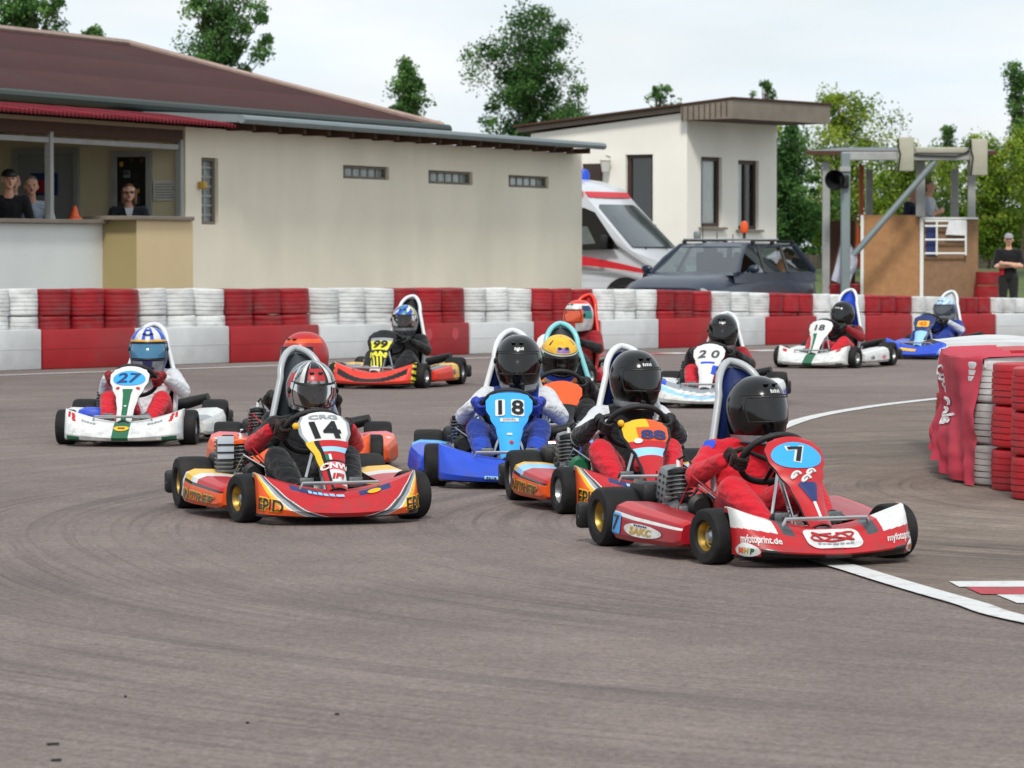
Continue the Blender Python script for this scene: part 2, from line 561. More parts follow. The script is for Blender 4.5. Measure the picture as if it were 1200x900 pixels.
def in_port(az, ph):
    w = PORT[0] * (1 - .10 * ((ph - 90) / 20) ** 2)
    return abs(az) < w and PORT[1] < ph < PORT[2]

def make_helmet(parent, loc, rz, tilt, hc, visor='closed', text=None, textmat=None, scale=1.0, vismat=None, lean=0.0, vr=(67, 112)):
    h = MB()
    def matfn(u, v):
        return hc(u, v)
    h.grid(lambda u, v: helmet_P(u, v), 90, 56, matfn, -180, 180, 1, 140, keep=lambda u, v: not in_port(u, v))
    # inner liner so that the rim has a dark inside
    h.grid(lambda u, v: helmet_P(u, v, .90), 36, 14, M_BLACKPL, -180, 180, 40, 139, keep=lambda u, v: not in_port(u, v))
    # neck rim and port gasket
    h.tube([helmet_P(a, 140, .97) for a in range(-180, 180, 15)], .009, M_BLACKPL, 6, closed=True)
    ring = [(-PORT[0] * .94, PORT[1])] + [(a, PORT[1]) for a in range(-48, 49, 12)] + [(PORT[0] * .94, PORT[1])] + \
           [(PORT[0], 90)] + [(PORT[0] * .94, PORT[2])] + [(a, PORT[2]) for a in range(48, -49, -12)] + [(-PORT[0] * .94, PORT[2]), (-PORT[0], 90)]
    h.tube([helmet_P(a, b, 1.0) for a, b in ring], .0055, M_BLACKPL, 6, closed=True)
    # vents on crown and chin
    for a in (-14, 14):
        h.box(helmet_P(a, 44, 1.005), (.022, .03, .007), M_BLACKPL, .003)
        h.box(helmet_P(a, 126, 1.0), (.03, .008, .016), M_BLACKPL, .003)
    if text:
        put_bars(h, lambda x, y: helmet_P(text + x * 430, 60 - y * 400, 1.012), .062, .017, textmat or P('white'), 5)
    o = h.build('helmet', parent, 50)
    o.location = loc
    o.rotation_euler = (tilt, lean, rz)
    o.scale = (scale,) * 3
    vm = vismat or M_VISOR
    v = MB()
    if visor == 'closed':
        v.grid(lambda u, w: helmet_P(u, w, 1.018), 30, 12, vm, -68, 68, vr[0], vr[1])
        v.tube([helmet_P(a, vr[0], 1.018) for a in range(-68, 69, 8)], .003, M_BLACKPL, 5)
    else:
        v.grid(lambda u, w: helmet_P(u, w, 1.05), 30, 8, vm, -64, 64, 38, 62)
    for sgn in (-1, 1):
        v.ball(helmet_P(72 * sgn, 88, 1.02), (.008, .016, .016), M_BLACKPL, 10)
    v.build('visor', o, 50)
    return o

def glove(parent, name, center, axis, outward, mat, s=1.0, side=1):
    """palm and five separate fingers closed round a bar of radius ~15 mm running along axis"""
    z = Vector(axis).normalized()
    x = Vector(outward); x = (x - z * x.dot(z)).normalized()
    y = z.cross(x)
    c = Vector(center)
    W = lambda a, b, h: c + x * a + y * b + z * h
    g = MB()
    # palm: a padded block outside the bar
    pal = [(.030, .0), (.038, .012)]
    g.ball(W(.034, -.006, 0), 1, mat, 12, None) if False else None
    T = Matrix((( x.x, y.x, z.x, 0), (x.y, y.y, z.y, 0), (x.z, y.z, z.z, 0), (0, 0, 0, 1)))
    g.box((0, 0, 0), (.034 * s, .072 * s, .082 * s), mat, .014 * s, M=Matrix.Translation(W(.034, -.012, 0)) @ T)
    for i, (h, ln) in enumerate(((.032, .88), (.011, 1.0), (-.011, .95), (-.031, .8))):
        pts = []; rr = []
        for k in range(7):
            a = rad(35 + (k / 6) * 205 * ln)
            R_ = (.030 + .004 * (1 - k / 6)) * s
            pts.append(W(R_ * math.cos(a), R_ * math.sin(a), h * s)); rr.append((.0118 - .003 * k / 6) * s)
        g.tube(pts, rr, mat, 8)
        g.ball(pts[3], .0122 * s, mat, 8)
    pts = [W(.03 * s, -.035 * s, side * .03 * s), W(.005 * s, -.044 * s, side * .045 * s), W(-.018 * s, -.034 * s, side * .040 * s), W(-.030 * s, -.012 * s, side * .034 * s)]
    g.tube(pts, [.016 * s, .014 * s, .0125 * s, .010 * s], mat, 8)
    # cuff
    g.tube([W(.046 * s, -.03 * s, 0), W(.072 * s, -.052 * s, 0)], [.036 * s, .033 * s], mat, 12)
    o = g.build(name, parent, 60)
    return o
# ------------------------------------------------------------------ go-karts
WB = 1.03; FY = -.515; RY = .515; FT = .42; RT = .465
W_N = .405
STEER_C = Vector((0, -.19, .425)); STEER_R = .152
STEER_T = rad(-50)       # lean of the steering wheel plane

def nose_P(u, v, off=0.0):
    """front bumper moulding. u = -1..1 across, v = 0..1 from bottom lip over the top to the back"""
    a = u * math.pi / 2
    sx = math.copysign(abs(math.sin(a)) ** .80, u)
    x = W_N * sx
    e = abs(sx) ** 1.7
    yf = -.875 + .215 * (1 - abs(math.cos(a)) ** .72)
    k = 1 - .62 * abs(sx) ** 7
    cen = [(.075, .032), (.015, .042), (0, .062), (.042, .092), (.092, .122), (.145, .150), (.200, .162), (.21, .060)]
    end = [(.070, .042), (.012, .056), (0, .092), (.040, .155), (.088, .212), (.140, .248), (.215, .252), (.23, .070)]
    t = v * (len(cen) - 1)
    i = min(int(t), len(cen) - 2); f = t - i
    f2 = f * f * (3 - 2 * f) * .35 + f * .65
    d0 = cen[i][0] * (1 - f2) + cen[i + 1][0] * f2; z0 = cen[i][1] * (1 - f2) + cen[i + 1][1] * f2
    d1 = end[i][0] * (1 - f2) + end[i + 1][0] * f2; z1 = end[i][1] * (1 - f2) + end[i + 1][1] * f2
    p = Vector((x, yf + (d0 * (1 - e) + d1 * e) * k, z0 * (1 - e) + z1 * e))
    if off:
        q = nose_P(min(1, u + .01), v); q0 = nose_P(max(-1, u - .01), v)
        r = nose_P(u, min(1, v + .01)); r0 = nose_P(u, max(0, v - .01))
        n = (q - q0).cross(r - r0)
        if n.length > 1e-9:
            p = p + n.normalized() * off
    return p

def panel_w(v):
    pts = [(0, .052), (.2, .058), (.42, .075), (.6, .108), (.74, .132), (.86, .134), (.95, .112), (1.0, .070)]
    for (a, b), (c, d) in zip(pts, pts[1:]):
        if v <= c:
            t = (v - a) / (c - a); t = t * t * (3 - 2 * t)
            return b + (d - b) * t
    return pts[-1][1]

PZ = [.0]                # per kart lift of the panel top
def panel_P(u, v, off=0.0):
    """front panel (carries the race number): narrow foot at the bumper, wide rounded head at the steering wheel"""
    w = panel_w(v)
    y = -.70 + .34 * v ** .9 + .01
    z = .155 + (.365 + PZ[0]) * v ** .95
    bul = .030 * (1 - u * u) * (1 - .4 * v)
    n = Vector((0, -.78, .62))
    return Vector((w * u, y, z)) + n * (bul + off)

def panel_xy(x, y, off=.004):
    """metres on the panel: x across, y along from the foot"""
    v = max(0., min(1., y / .50))
    return panel_P(max(-1.15, min(1.15, x / panel_w(v))), v, off)

def pod_P(side, u, v, off=0.0):
    """side pod: u 0 front..1 rear, v 0..1 round the outer section from the floor edge up and over"""
    sec = [(.02, .055), (.13, .045), (.255, .058), (.27, .085), (.262, .165), (.245, .205), (.20, .222), (.10, .218), (.02, .205)]
    t = v * (len(sec) - 1); i = min(int(t), len(sec) - 2); f = t - i
    x = sec[i][0] * (1 - f) + sec[i + 1][0] * f; z = sec[i][1] * (1 - f) + sec[i + 1][1] * f
    k = (1 - abs(2 * u - 1) ** 9) ** .5
    h = .70 + .34 * u
    tap = .78 + .22 * min(1, u * 1.7)
    zz = .055 + (z - .055) * h
    y = FY + .175 + u * .63
    q = 1 - .10 * (1 - k)
    return Vector((side * (.315 + x * tap * q + off), y, .13 + (zz - .13) * (.75 + .25 * k)))

def pod_xy(side, x, y, off=.004):
    """x in metres rearwards from pod front, y metres above the lower edge, on the outer face"""
    u = max(.01, min(.99, x / .63)); v = .375 + (.125) * max(-.1, min(1.5, y / .115))
    p = pod_P(side, u, v, off)
    return p

def wheel_mesh(r, w, rim_mat):
    t = MB()
    h = w / 2
    prof = [(r * .52, -h * .78), (r * .60, -h * .98), (r * .78, -h), (r * .92, -h * .96), (r * .985, -h * .80), (r, -h * .55), (r * 1.004, 0),
            (r, h * .55), (r * .985, h * .80), (r * .92, h * .96), (r * .78, h), (r * .60, h * .98), (r * .52, h * .78)]
    T = Matrix.Rotation(rad(90), 4, 'Y')
    t.lathe(prof, M_RUBBER, 40, T)
    m = MB()
    prof = [(r * .56, -h * .86), (r * .53, -h * .80), (r * .50, -h * .55), (r * .44, -h * .30), (r * .40, 0), (r * .44, h * .30), (r * .50, h * .55), (r * .53, h * .80), (r * .56, h * .86)]
    m.lathe(prof, rim_mat, 32, T)
    for sgn in (-1, 1):
        m.lathe([(.012, sgn * h * .1), (r * .30, sgn * h * .16), (r * .42, sgn * h * .30)], rim_mat, 32, T)
        for k in range(3):
            a = 2 * math.pi * k / 3
            m.lathe([(.002, sgn * h * .24), (.009, sgn * h * .24), (.010, sgn * h * .12)], M_STEEL, 8,
                    T @ Matrix.Translation((.045 * math.cos(a), .045 * math.sin(a), 0)))
        for k in range(6):     # dark openings pressed in the wheel disc
            a = 2 * math.pi * (k + .5) / 6
            m.lathe([(.001, sgn * h * .235), (r * .072, sgn * h * .235)], M_BLACKPL, 10,
                    T @ Matrix.Translation((r * .32 * math.cos(a), r * .32 * math.sin(a), 0)))
    hub = MB()
    hub.lathe([(.001, -h * .62), (.016, -h * .62), (.030, -h * .40), (.030, h * .40), (.016, h * .62), (.001, h * .62)], M_STEEL, 16, T)
    return t.mesh('tyre', 30), m.mesh('rim', 30), hub.mesh('wheel', 30)

_wh = {}
def wheels(parent, rim, steer):
    for r, w, x, y, key in ((.120, .125, FT, FY, 'f'), (.134, .175, RT, RY, 'r')):
        k = (key, rim.name)
        if k not in _wh:
            _wh[k] = wheel_mesh(r, w, rim)
        t, m, h = _wh[k]
        for sgn in (-1, 1):
            o = obj('wheel', h, parent)
            o.location = (x * sgn, y, r)
            o.rotation_euler = (rnd.uniform(0, 6), 0, 0) if key == 'r' else (0, 0, steer)
            obj('tyre', t, o); obj('rim', m, o)

def seat_fn(zt, inner):
    def fn(s, t):
        z = .085 + (zt - .085) * t
        wz = .185 if t < .45 else .185 - .076 * min(1, (t - .45) / .35)
        top = 1 if t < .80 else math.sqrt(max(0, 1 - ((t - .80) / .20) ** 2))
        wz *= top
        yb = .36 + .135 * t + (.03 * (1 - t) ** 3)
        wrap = .20 - .085 * min(1, max(0, (t - .25) / .6))
        if t < .22:
            wrap += .08 * (1 - t / .22)
        x = wz * math.sin(s * rad(82)) / math.sin(rad(82))
        y = yb - wrap * top * (1 - math.cos(s * rad(82))) * .95
        o = .014 if inner else 0
        return Vector((x * (1 - o * 4), y - o, z - (o if inner and t > .9 else 0)))
    return fn

SEAT_BACK = None
SEATX = .035
def make_seat(parent, zt, shell, pad, rimw=.018):
    s = MB()
    fn = seat_fn(zt, False)
    s.grid(lambda a, b: fn(a, b if b < .8 else .8 + .2 * math.sin((b - .8) / .2 * math.pi / 2)), 26, 40, shell, -1, 1, 0, 1)
    tt = [k / 24 * .8 for k in range(25)] + [.8 + .2 * math.sin(k / 12 * math.pi / 2) for k in range(1, 13)]
    edge = [fn(-1, t) for t in tt] + [fn(1, t) for t in tt[-2::-1]]
    s.tube(edge, [rimw] * len(edge), shell, 8)
    s.grid(lambda a, b: Vector((.17 * a, .02 + .36 * b, .085 + .02 * a * a + .05 * (1 - b) ** 2)), 8, 8, shell, -1, 1, 0, 1)
    o = s.build('seat', parent, 50)
    o.location.x = SEATX
    p = MB()
    fi = seat_fn(zt - .012, True)
    p.grid(lambda a, b: fi(a, b if b < .8 else .8 + .2 * math.sin((b - .8) / .2 * math.pi / 2)), 22, 40, pad, -.96, .96, .03, .99)
    p.build('seat_padding', o, 60)
    return o

def make_engine(parent, shroud=True, green=False, orange=False):
    e = MB()
    x0, y0 = -.285, .17
    e.box((x0, y0, .145), (.13, .17, .13), M_ALU, .02)
    e.lathe([(.001, -.075), (.062, -.075), (.072, -.05), (.072, .05), (.062, .075), (.001, .075)], M_ALU, 20,
            Matrix.Translation((x0, y0 - .02, .15)) @ Matrix.Rotation(rad(90), 4, 'Y'))
    e.lathe([(.001, 0), (.05, 0), (.05, .018), (.001, .018)], M_STEEL, 18, Matrix.Translation((x0 - .085, y0 - .02, .15)) @ Matrix.Rotation(rad(-90), 4, 'Y'))
    for k in range(4):
        a = k * math.pi / 2 + .4
        e.box((x0 - .088, y0 - .02 + .034 * math.cos(a), .15 + .034 * math.sin(a)), (.012, .012, .012), M_DARKMETAL, .003)
    e.box((x0, y0, .07), (.20, .22, .016), M_STEEL, .004)
    for k in range(4):
        e.tube([(x0 - .05 + .1 * (k % 2), y0 - .08 + .16 * (k // 2), .06), (x0 - .05 + .1 * (k % 2), y0 - .08 + .16 * (k // 2), .21)], .007, M_STEEL, 6)
    # pull start drum and recoil cover, cables, plug lead
    e.lathe([(.001, 0), (.055, 0), (.06, .02), (.04, .035), (.001, .035)], P('green') if green else M_BLACKPL, 20,
            Matrix.Translation((x0 + .03, y0 - .13, .205)) @ Matrix.Rotation(rad(90), 4, 'X'))
    for k in range(5):
        a = rnd.uniform(-.05, .05)
        e.tube([(x0 + a, y0 - .05, .2), (x0 + a + .03, y0 - .13, .26 + .02 * k), (x0 + .10, y0 - .2 - .02 * k, .22), (x0 + .16, y0 - .34, .12)],
               .0045, (M_BLACKPL, M_DARKMETAL, M_STEEL, M_BLACKPL, P('redpod'))[k], 6)
    for k in range(9):
        e.box((x0 + rnd.uniform(-.09, .09), y0 + rnd.uniform(-.1, .12), .21 + rnd.uniform(-.03, .03)),
              (rnd.uniform(.015, .04), rnd.uniform(.015, .04), rnd.uniform(.012, .04)), rnd.choice((M_ALU, M_DARKMETAL, M_STEEL)), .004)
    o = e.build('engine', parent, 35)
    c = MB()
    T = Matrix.Translation((x0 + .01, y0 + .02, .21)) @ Matrix.Rotation(rad(-12), 4, 'X')
    prof = []
    for k in range(7):
        z = k * .019
        prof += [(.036, z), (.060, z + .001), (.060, z + .006), (.036, z + .008)]
    c.lathe(prof, M_ALU, 20, T)
    c.lathe([(.05, .132), (.052, .150), (.03, .160), (.001, .160)], M_DARKMETAL if not orange else P('orange'), 18, T)
    c.tube([T @ Vector((0, 0, .16)), T @ Vector((0, 0, .195))], [.011, .008], P('white'), 8)
    c.tube([T @ Vector((0, 0, .195)), T @ Vector((.02, -.05, .21)), T @ Vector((.05, -.10, .10))], .006, M_BLACKPL, 6)
    c.build('cylinder', o, 30)
    if shroud:
        s = MB()
        T = Matrix.Translation((x0 + .015, y0 + .135, .275)) @ Matrix.Rotation(rad(14), 4, 'X') @ Matrix.Rotation(rad(10), 4, 'Z')
        s.box((0, 0, 0), (.12, .135, .20), paint('shroud_grey', '#83888b', .45, metal=.4, var=.15, dirt=.2), .045, M=T)
        for i in range(5):
            for j in range(4):
                s.lathe([(.0005, .001), (.0075, .001)], M_BLACKPL, 8, T @ Matrix.Translation((-.0612, -.045 + .03 * j, -.06 + .03 * i)) @ Matrix.Rotation(rad(-90), 4, 'Y'))
                if j < 3:
                    s.lathe([(.0005, .001), (.0075, .001)], M_BLACKPL, 8, T @ Matrix.Translation((-.03 + .03 * j, -.0688, -.06 + .03 * i)) @ Matrix.Rotation(rad(90), 4, 'X'))
        s.build('cooling_shroud', o, 35)
    else:
        s = MB()
        for k in range(12):
            s.box((x0 - .10, y0 - .035 + .0001 * k, .13 + .021 * k), (.085, .075, .011), M_ALU, .003)
        s.box((x0 - .10, y0 - .035, .25), (.07, .05, .25), M_ALU, .004)
        s.box((x0 - .10, y0 - .078, .335), (.085, .012, .115), paint('radiator_label', '#aebbc4', .5), .003)
        s.box((x0 - .10, y0 - .086, .350), (.088, .006, .008), M_BLACKPL)
        s.box((x0 - .10, y0 - .086, .310), (.088, .006, .008), M_BLACKPL)
        s.build('radiator', o, 35)
    b = MB()
    b.box((x0 - .02, y0 + .30, .235), (.15, .17, .11), M_BLACKPL, .03)
    b.tube([(x0 - .02, y0 + .23, .23), (x0, y0 + .1, .22)], .028, M_BLACKPL, 10)
    for sgn in (-1, 1):
        b.tube([(x0 - .02 + sgn * .03, y0 + .37, .25), (x0 - .02 + sgn * .03, y0 + .43, .26)], .022, M_BLACKPL, 10)
    b.build('airbox', o, 40)
    x = MB()
    x.tube([(x0, y0 + .02, .16), (x0 + .04, y0 + .16, .12), (x0 + .16, y0 + .33, .15), (x0 + .34, y0 + .40, .19)], [.02, .023, .03, .042], M_STEEL, 12)
    x.tube([(x0 + .34, y0 + .40, .19), (x0 + .55, y0 + .39, .24), (x0 + .70, y0 + .35, .28)], [.040, .043, .032], M_BLACKPL, 12)
    x.build('exhaust', o, 40)

def make_chassis(parent, col, tank):
    c = MB()
    for s in (-1, 1):
        c.tube([(.22 * s, -.70, .075), (.235 * s, -.45, .065), (.30 * s, -.2, .06), (.30 * s, .3, .06), (.27 * s, .64, .085)], .0155, col, 8)
        c.tube([(.22 * s, FY + .06, .07), (.33 * s, FY + .01, .11)], .014, col, 8)
        c.lathe([(.014, -.045), (.014, .045)], M_STEEL, 10, Matrix.Translation((.345 * s, FY, .12)))
        c.tube([(.345 * s, FY, .12), (FT * s, FY, .12)], .011, M_STEEL, 8)
        c.tube([(.02 * s, -.43, .13), (.33 * s, FY + .07, .115)], .0065, M_STEEL, 6)
        c.tube([(.30 * s, -.24, .07), (.42 * s, -.22, .09), (.50 * s, -.15, .09), (.51 * s, .17, .09), (.43 * s, .25, .09), (.30 * s, .27, .07)], .010, M_CHROME, 8)
        c.box((.25 * s, RY, .134), (.025, .07, .09), M_ALU, .006)
    for y in (-.70, -.42, -.1, .3, .62):
        c.tube([(-.26, y, .068), (.26, y, .068)], .013, col, 8)
    # bumper bars in front of the feet
    c.tube([(-.20, -.69, .08), (-.205, -.725, .165), (-.19, -.735, .200), (.19, -.735, .200), (.205, -.725, .165), (.20, -.69, .08)], .0095, M_CHROME, 8)
    c.build('chassis', parent, 40)
    f = MB()
    f.box((0, -.36, .052), (.46, .62, .006), M_ALU, .002)
    f.build('floor_pan', parent)
    a = MB()
    a.tube([(-RT + .03, RY, .134), (RT - .03, RY, .134)], .0135, M_STEEL, 10)
    a.lathe([(.02, -.006), (.085, -.006), (.085, .006), (.02, .006)], M_STEEL, 28, Matrix.Translation((.17, RY, .134)) @ Matrix.Rotation(rad(90), 4, 'Y'))
    a.lathe([(.02, -.004), (.072, -.004), (.074, .004), (.02, .004)], M_DARKMETAL, 28, Matrix.Translation((-.2, RY, .134)) @ Matrix.Rotation(rad(90), 4, 'Y'))
    a.build('rear_axle', parent)
    b = MB()
    b.tube([(-.26, .62, .09), (-.28, .70, .11), (-.56, .73, .12)], .013, M_CHROME, 8)
    b.tube([(.26, .62, .09), (.28, .70, .11), (.56, .73, .12)], .013, M_CHROME, 8)
    for s in (-1, 1):
        b.box((s * .47, .735, .125), (.19, .05, .12), M_BLACKPL, .02)
    b.tube([(-.36, .735, .11), (.36, .735, .11)], .014, M_CHROME, 8)
    b.tube([(-.36, .735, .17), (.36, .735, .17)], .014, M_CHROME, 8)
    b.build('rear_bumper', parent)
    t = MB()
    t.box((0, -.30, .115), (.15, .20, .10), tank, .035)
    t.lathe([(.001, .03), (.028, .03), (.03, 0)], M_BLACKPL, 14, Matrix.Translation((0, -.26, .165)))
    t.build('fuel_tank', parent)
    for s in (-1, 1):
        p = MB()
        p.tube([(s * .11, -.50, .07), (s * .125, -.55, .15), (s * .125, -.56, .20)], .008, M_CHROME, 8)
        p.box((s * .125, -.557, .19), (.07, .012, .05), M_ALU, .004)
        p.build('pedal', parent)

def make_steering(parent):
    w = MB()
    M = Matrix.Translation(STEER_C) @ Matrix.Rotation(STEER_T, 4, 'X')
    ring = [M @ Vector((STEER_R * math.cos(a), STEER_R * math.sin(a) * .93, 0)) for a in [2 * math.pi * k / 36 for k in range(36)]]
    w.tube(ring, .0145, M_LEATHER, 10, closed=True)
    for a in (90, 200, 340):
        w.tube([M @ Vector((0, 0, -.03)), M @ Vector((STEER_R * math.cos(rad(a)), STEER_R * .93 * math.sin(rad(a)), 0))], [.012, .008], M_DARKMETAL, 8)
    w.lathe([(.001, 0), (.032, 0), (.034, -.02), (.02, -.035), (.001, -.035)], M_ALU, 18, M)
    o = w.build('steering_wheel', parent, 50)
    c = MB()
    c.tube([M @ Vector((0, 0, -.03)), (0, -.43, .12)], .0105, M_CHROME, 8)
    for s in (-1, 1):
        c.tube([(s * .13, -.42, .075), M @ Vector((s * .015, 0, -.10))], .0075, M_CHROME, 6)
    c.build('steering_column', o)
    return M

def make_kart(name, label, loc, rz, cfg, group='racing karts on the track'):
    root = thing(name, label, 'go-kart', loc, rz, group)
    g = cfg.get
    make_chassis(root, g('frame', M_DARKMETAL), g('tank', paint('tank', '#b9b6a4', .5)))
    wheels(root, g('rim', M_RIMSILVER), g('steer', .12))
    PZ[0] = g('pz', 0.0)
    n = MB()
    n.grid(lambda u, v: nose_P(u, v), *g('ngrid', (110, 42)), g('nose'), -1, 1, 0, 1)
    no = n.build('front_bumper', root, 32)
    if g('nose_marks'):
        d = Marks(); g('nose_marks')(d); d.build('lettering', no, 0)
    p = MB()
    p.grid(lambda u, v: panel_P(u, v), 34, 80, g('panel'), -1, 1, 0, 1)
    p.grid(lambda u, v: panel_P(u, v, -.012), 8, 20, M_BLACKPL, -1, 1, 0, 1)
    po = p.build('front_panel', root, 40)
    if g('panel_marks'):
        d = Marks(); g('panel_marks')(d); d.build('race_number', po, 0)
    for s in (-1, 1):
        q = MB()
        pf = g('pod')
        q.grid(lambda u, v: pod_P(s, u, v), 50, 40, (lambda u, v: pf(u, v, s)), 0, 1, 0, 1)
        for u in (0, 1):
            q.poly([pod_P(s, u, k / 16) for k in range(17)], pf(u, .5, s))
        qo = q.build('side_pod', root, 34)
        if g('pod_marks'):
            d = Marks(); g('pod_marks')(d, s)
            if d.v: d.build('lettering', qo, 0)
    make_seat(root, g('seat_top', .82), g('shell', M_SEATGREY), g('pad', P('navy'))).location.x += g('seatx', 0.0)
    make_engine(root, g('shroud', True), g('green', False), g('orange', False))
    make_steering(root)
    if g('sidebox'):
        b = MB(); b.box((-.30, -.20, .175), (.19, .20, .13), g('sidebox'), .05); b.lathe([(.03, 0), (.035, .03), (.02, .035), (.001, .035)], M_BLACKPL, 14, Matrix.Translation((-.30, -.30, .16)) @ Matrix.Rotation(rad(90), 4, 'X'))
        b.build('air_filter', root, 40)
    return root

# ------------------------------------------------------------------ drivers
SM = Matrix.Translation(STEER_C) @ Matrix.Rotation(STEER_T, 4, 'X')

def make_driver(label, loc, rz, cfg, group='kart drivers racing in helmets'):
    g = cfg.get
    dz = g('dz', 0.0); hx = g('lean', 0.0); hy = g('fwd', 0.0)
    zones = dict(torso=g('torso'), upper=g('upper', g('torso')), lower=g('lower', g('upper', g('torso'))), leg=g('leg', g('torso')),
                 skin=M_SKIN, boot=g('boot', M_BLACKPL), collar=g('collar', g('torso')), hair=M_HAIR, knee=g('knee', g('leg', g('torso'))))
    H = Vector((hx + SEATX, .215 + hy, .60 + dz))
    sh = g('sh', 1.0)
    pr = []
    A = lambda *a: pr.append(a)
    chest = Vector((hx * .6 + SEATX, .265 + hy * .5, .362 + dz * .8))
    A((SEATX, .22, .165), (.150, .12, .10), (SEATX, .255, .265 + dz * .4), (.135, .105, .10), 'torso')
    A((SEATX, .255, .265 + dz * .4), (.135, .105, .10), tuple(chest), (.150 * sh, .110, .10), 'torso')
    A((chest.x - .09 * sh, chest.y, chest.z + .055), .062, (chest.x + .09 * sh, chest.y, chest.z + .055), .062, 'torso')
    A(tuple(chest + Vector((0, -.01, .07))), .07, tuple(H + Vector((0, .02, -.09))), .058, 'collar')
    A(tuple(chest + Vector((0, -.025, .085))), (.088, .085, .03), tuple(chest + Vector((0, -.03, .105))), (.092, .09, .03), 'collar')
    hp, spots, _ = head_prims(tuple(H + Vector((0, 0, .0))), g('turn', 0), 1.0, False)
    pr += hp
    grips = []
    for s in (-1, 1):
        a = -rad(90 - s * g('grip', 88)) + g('spin', 0)
        gp = SM @ Vector((STEER_R * math.cos(a), STEER_R * .93 * math.sin(a), 0))
        out = (SM.to_3x3() @ Vector((math.cos(a), math.sin(a), .35))).normalized()
        tan = (SM.to_3x3() @ Vector((-math.sin(a), math.cos(a), 0))).normalized()
        S = Vector((chest.x + s * .155 * sh, chest.y + .005, chest.z + .045))
        wrist = gp + out * .060 + Vector((0, .055, -.012))
        mid = (S + wrist) / 2
        E = mid + Vector((s * g('elbow', .085) * sh, .055, -.085 - .02 * dz))
        A(tuple(S), .070, tuple(S * .55 + E * .45), .060, 'upper')
        A(tuple(S * .55 + E * .45), .060, tuple(E), .053, 'upper')
        A(tuple(E), .053, tuple(wrist), .036, 'lower')
        grips.append((gp, tan, out, s))
        hip = Vector((s * .085 + SEATX, .20, .165)); kn = Vector((s * .185, -.175, .285 + dz * .2)); an = Vector((s * .135, -.47, .135))
        A(tuple(hip), .088, tuple(hip * .5 + kn * .5), .082, 'leg')
        A(tuple(hip * .5 + kn * .5), .082, tuple(kn), .066, 'knee')
        A(tuple(kn), .066, tuple(kn * .55 + an * .45), .062, 'knee')
        A(tuple(kn * .55 + an * .45), .062, tuple(an), .045, 'leg')
        A(tuple(an + Vector((0, .01, -.015))), .042, tuple(an + Vector((s * -.005, -.055, .055))), .034, 'boot')
        A(tuple(an + Vector((0, .015, -.03))), .036, tuple(an + Vector((0, -.01, -.01))), .042, 'boot')
    me = body_mesh('person', pr, zones, .0105, 5, spots if g('face') else (), .0035)
    o = obj('person', me)
    o.location = loc; o.rotation_euler = (0, 0, rz)
    tag(o, label, 'person', group)
    hm = make_helmet(o, H + Vector((0, 0, .005)), g('turn', 0), g('nod', 0), g('helmet'), g('visor', 'closed'), g('htext'), g('htextmat'), g('hs', 1.05), g('vismat'), g('tilt', 0), g('vr', (67, 112)))
    gm = g('glove', M_LEATHER)
    for gp, tan, out, s in grips:
        glove(o, 'glove', gp, tan, out, gm, .86, -s)
    if g('marks'):
        d = Marks(); g('marks')(d, chest); d.build('suit_badge', o, 0)
    return o
# ------------------------------------------------------------------ the field of karts
def nose_xy(u0, v0):
    def fn(x, y):
        return nose_P(max(-1, min(1, u0 + x / .60)), max(0, min(1, v0 + y / .42)), .004)
    return fn

W_ = lambda: P('white')

def outline_number(d, s, cx, cy, h, dark, light, sx=1.0, shear=0.0, b0=.03, b1=.10):
    put_text(d, s, lambda x, y: panel_xy(x, y, .006), h, light, b1, shear, cx, cy, sx)
    put_text(d, s, lambda x, y: panel_xy(x, y, .0095), h, dark, b0, shear, cx, cy, sx)

CFG = {}

# --- kart 7 -------------------------------------------------------------------
def nose7(u, v):
    a = abs(u)
    if v < .12 + (.12 if a < .58 else 0): return P('black')
    if v > .88: return P('black')
    if v > .46 + .08 * (1 - a):
        if a > .36 and v < .86: return P('white')
        if .22 < a < .32: return P('darkgrey')
        return P('red')
    if .44 < a + (.3 - v) * .9 < .60 and v < .30: return P('darkgrey')
    return P('red')
def nose7_marks(d):
    for s in (-1, 1):
        put_patch(d, [(x * .105, y * .042) for x, y in ellipse_poly()], nose_xy(.76 * s, .235), P('white'))
        for ch, dx, k in (('M', -.048, 'orange'), ('H', 0, 'gold'), ('P', .046, 'green')):
            put_text(d, ch, lambda x, y, s=s: nose_P(max(-1, min(1, .76 * s + x / .60)), .235 + y / .42, .007), .036, P(k), .07, 0, dx, 0, 1.1)
        put_text(d, 'myfotoprint.de', nose_xy(.60 * s, .375), .032, P('white'), .03, 0.2, 0, 0, 1.05, -.06 * s)
    put_patch(d, rect_patch(.185, .135, .3), nose_xy(0.0, .52), P('white'))
    q = lambda x, y: nose_P(x / .60, .52 + y / .42, .009)
    d.tube([q(.06 * math.sin(t * 2) + .012 * math.cos(5 * t), .012 + .030 * math.cos(t * 3)) for t in [k * .2 for k in range(32)]], .0048, P('red'), 5)
    d.tube([q(0, .05), q(0, -.05)], .0012, P('grey'), 4)
    put_bars(d, q, .11, .012, P('grey'), 7, 0, -.036)
def panel7(u, v):
    if v > .93: return P('red')
    if v < .62 and abs(u) < .10 + .30 * max(0, v - .30) and v > .06: return P('white') if v < .40 else P('red')
    return P('red')
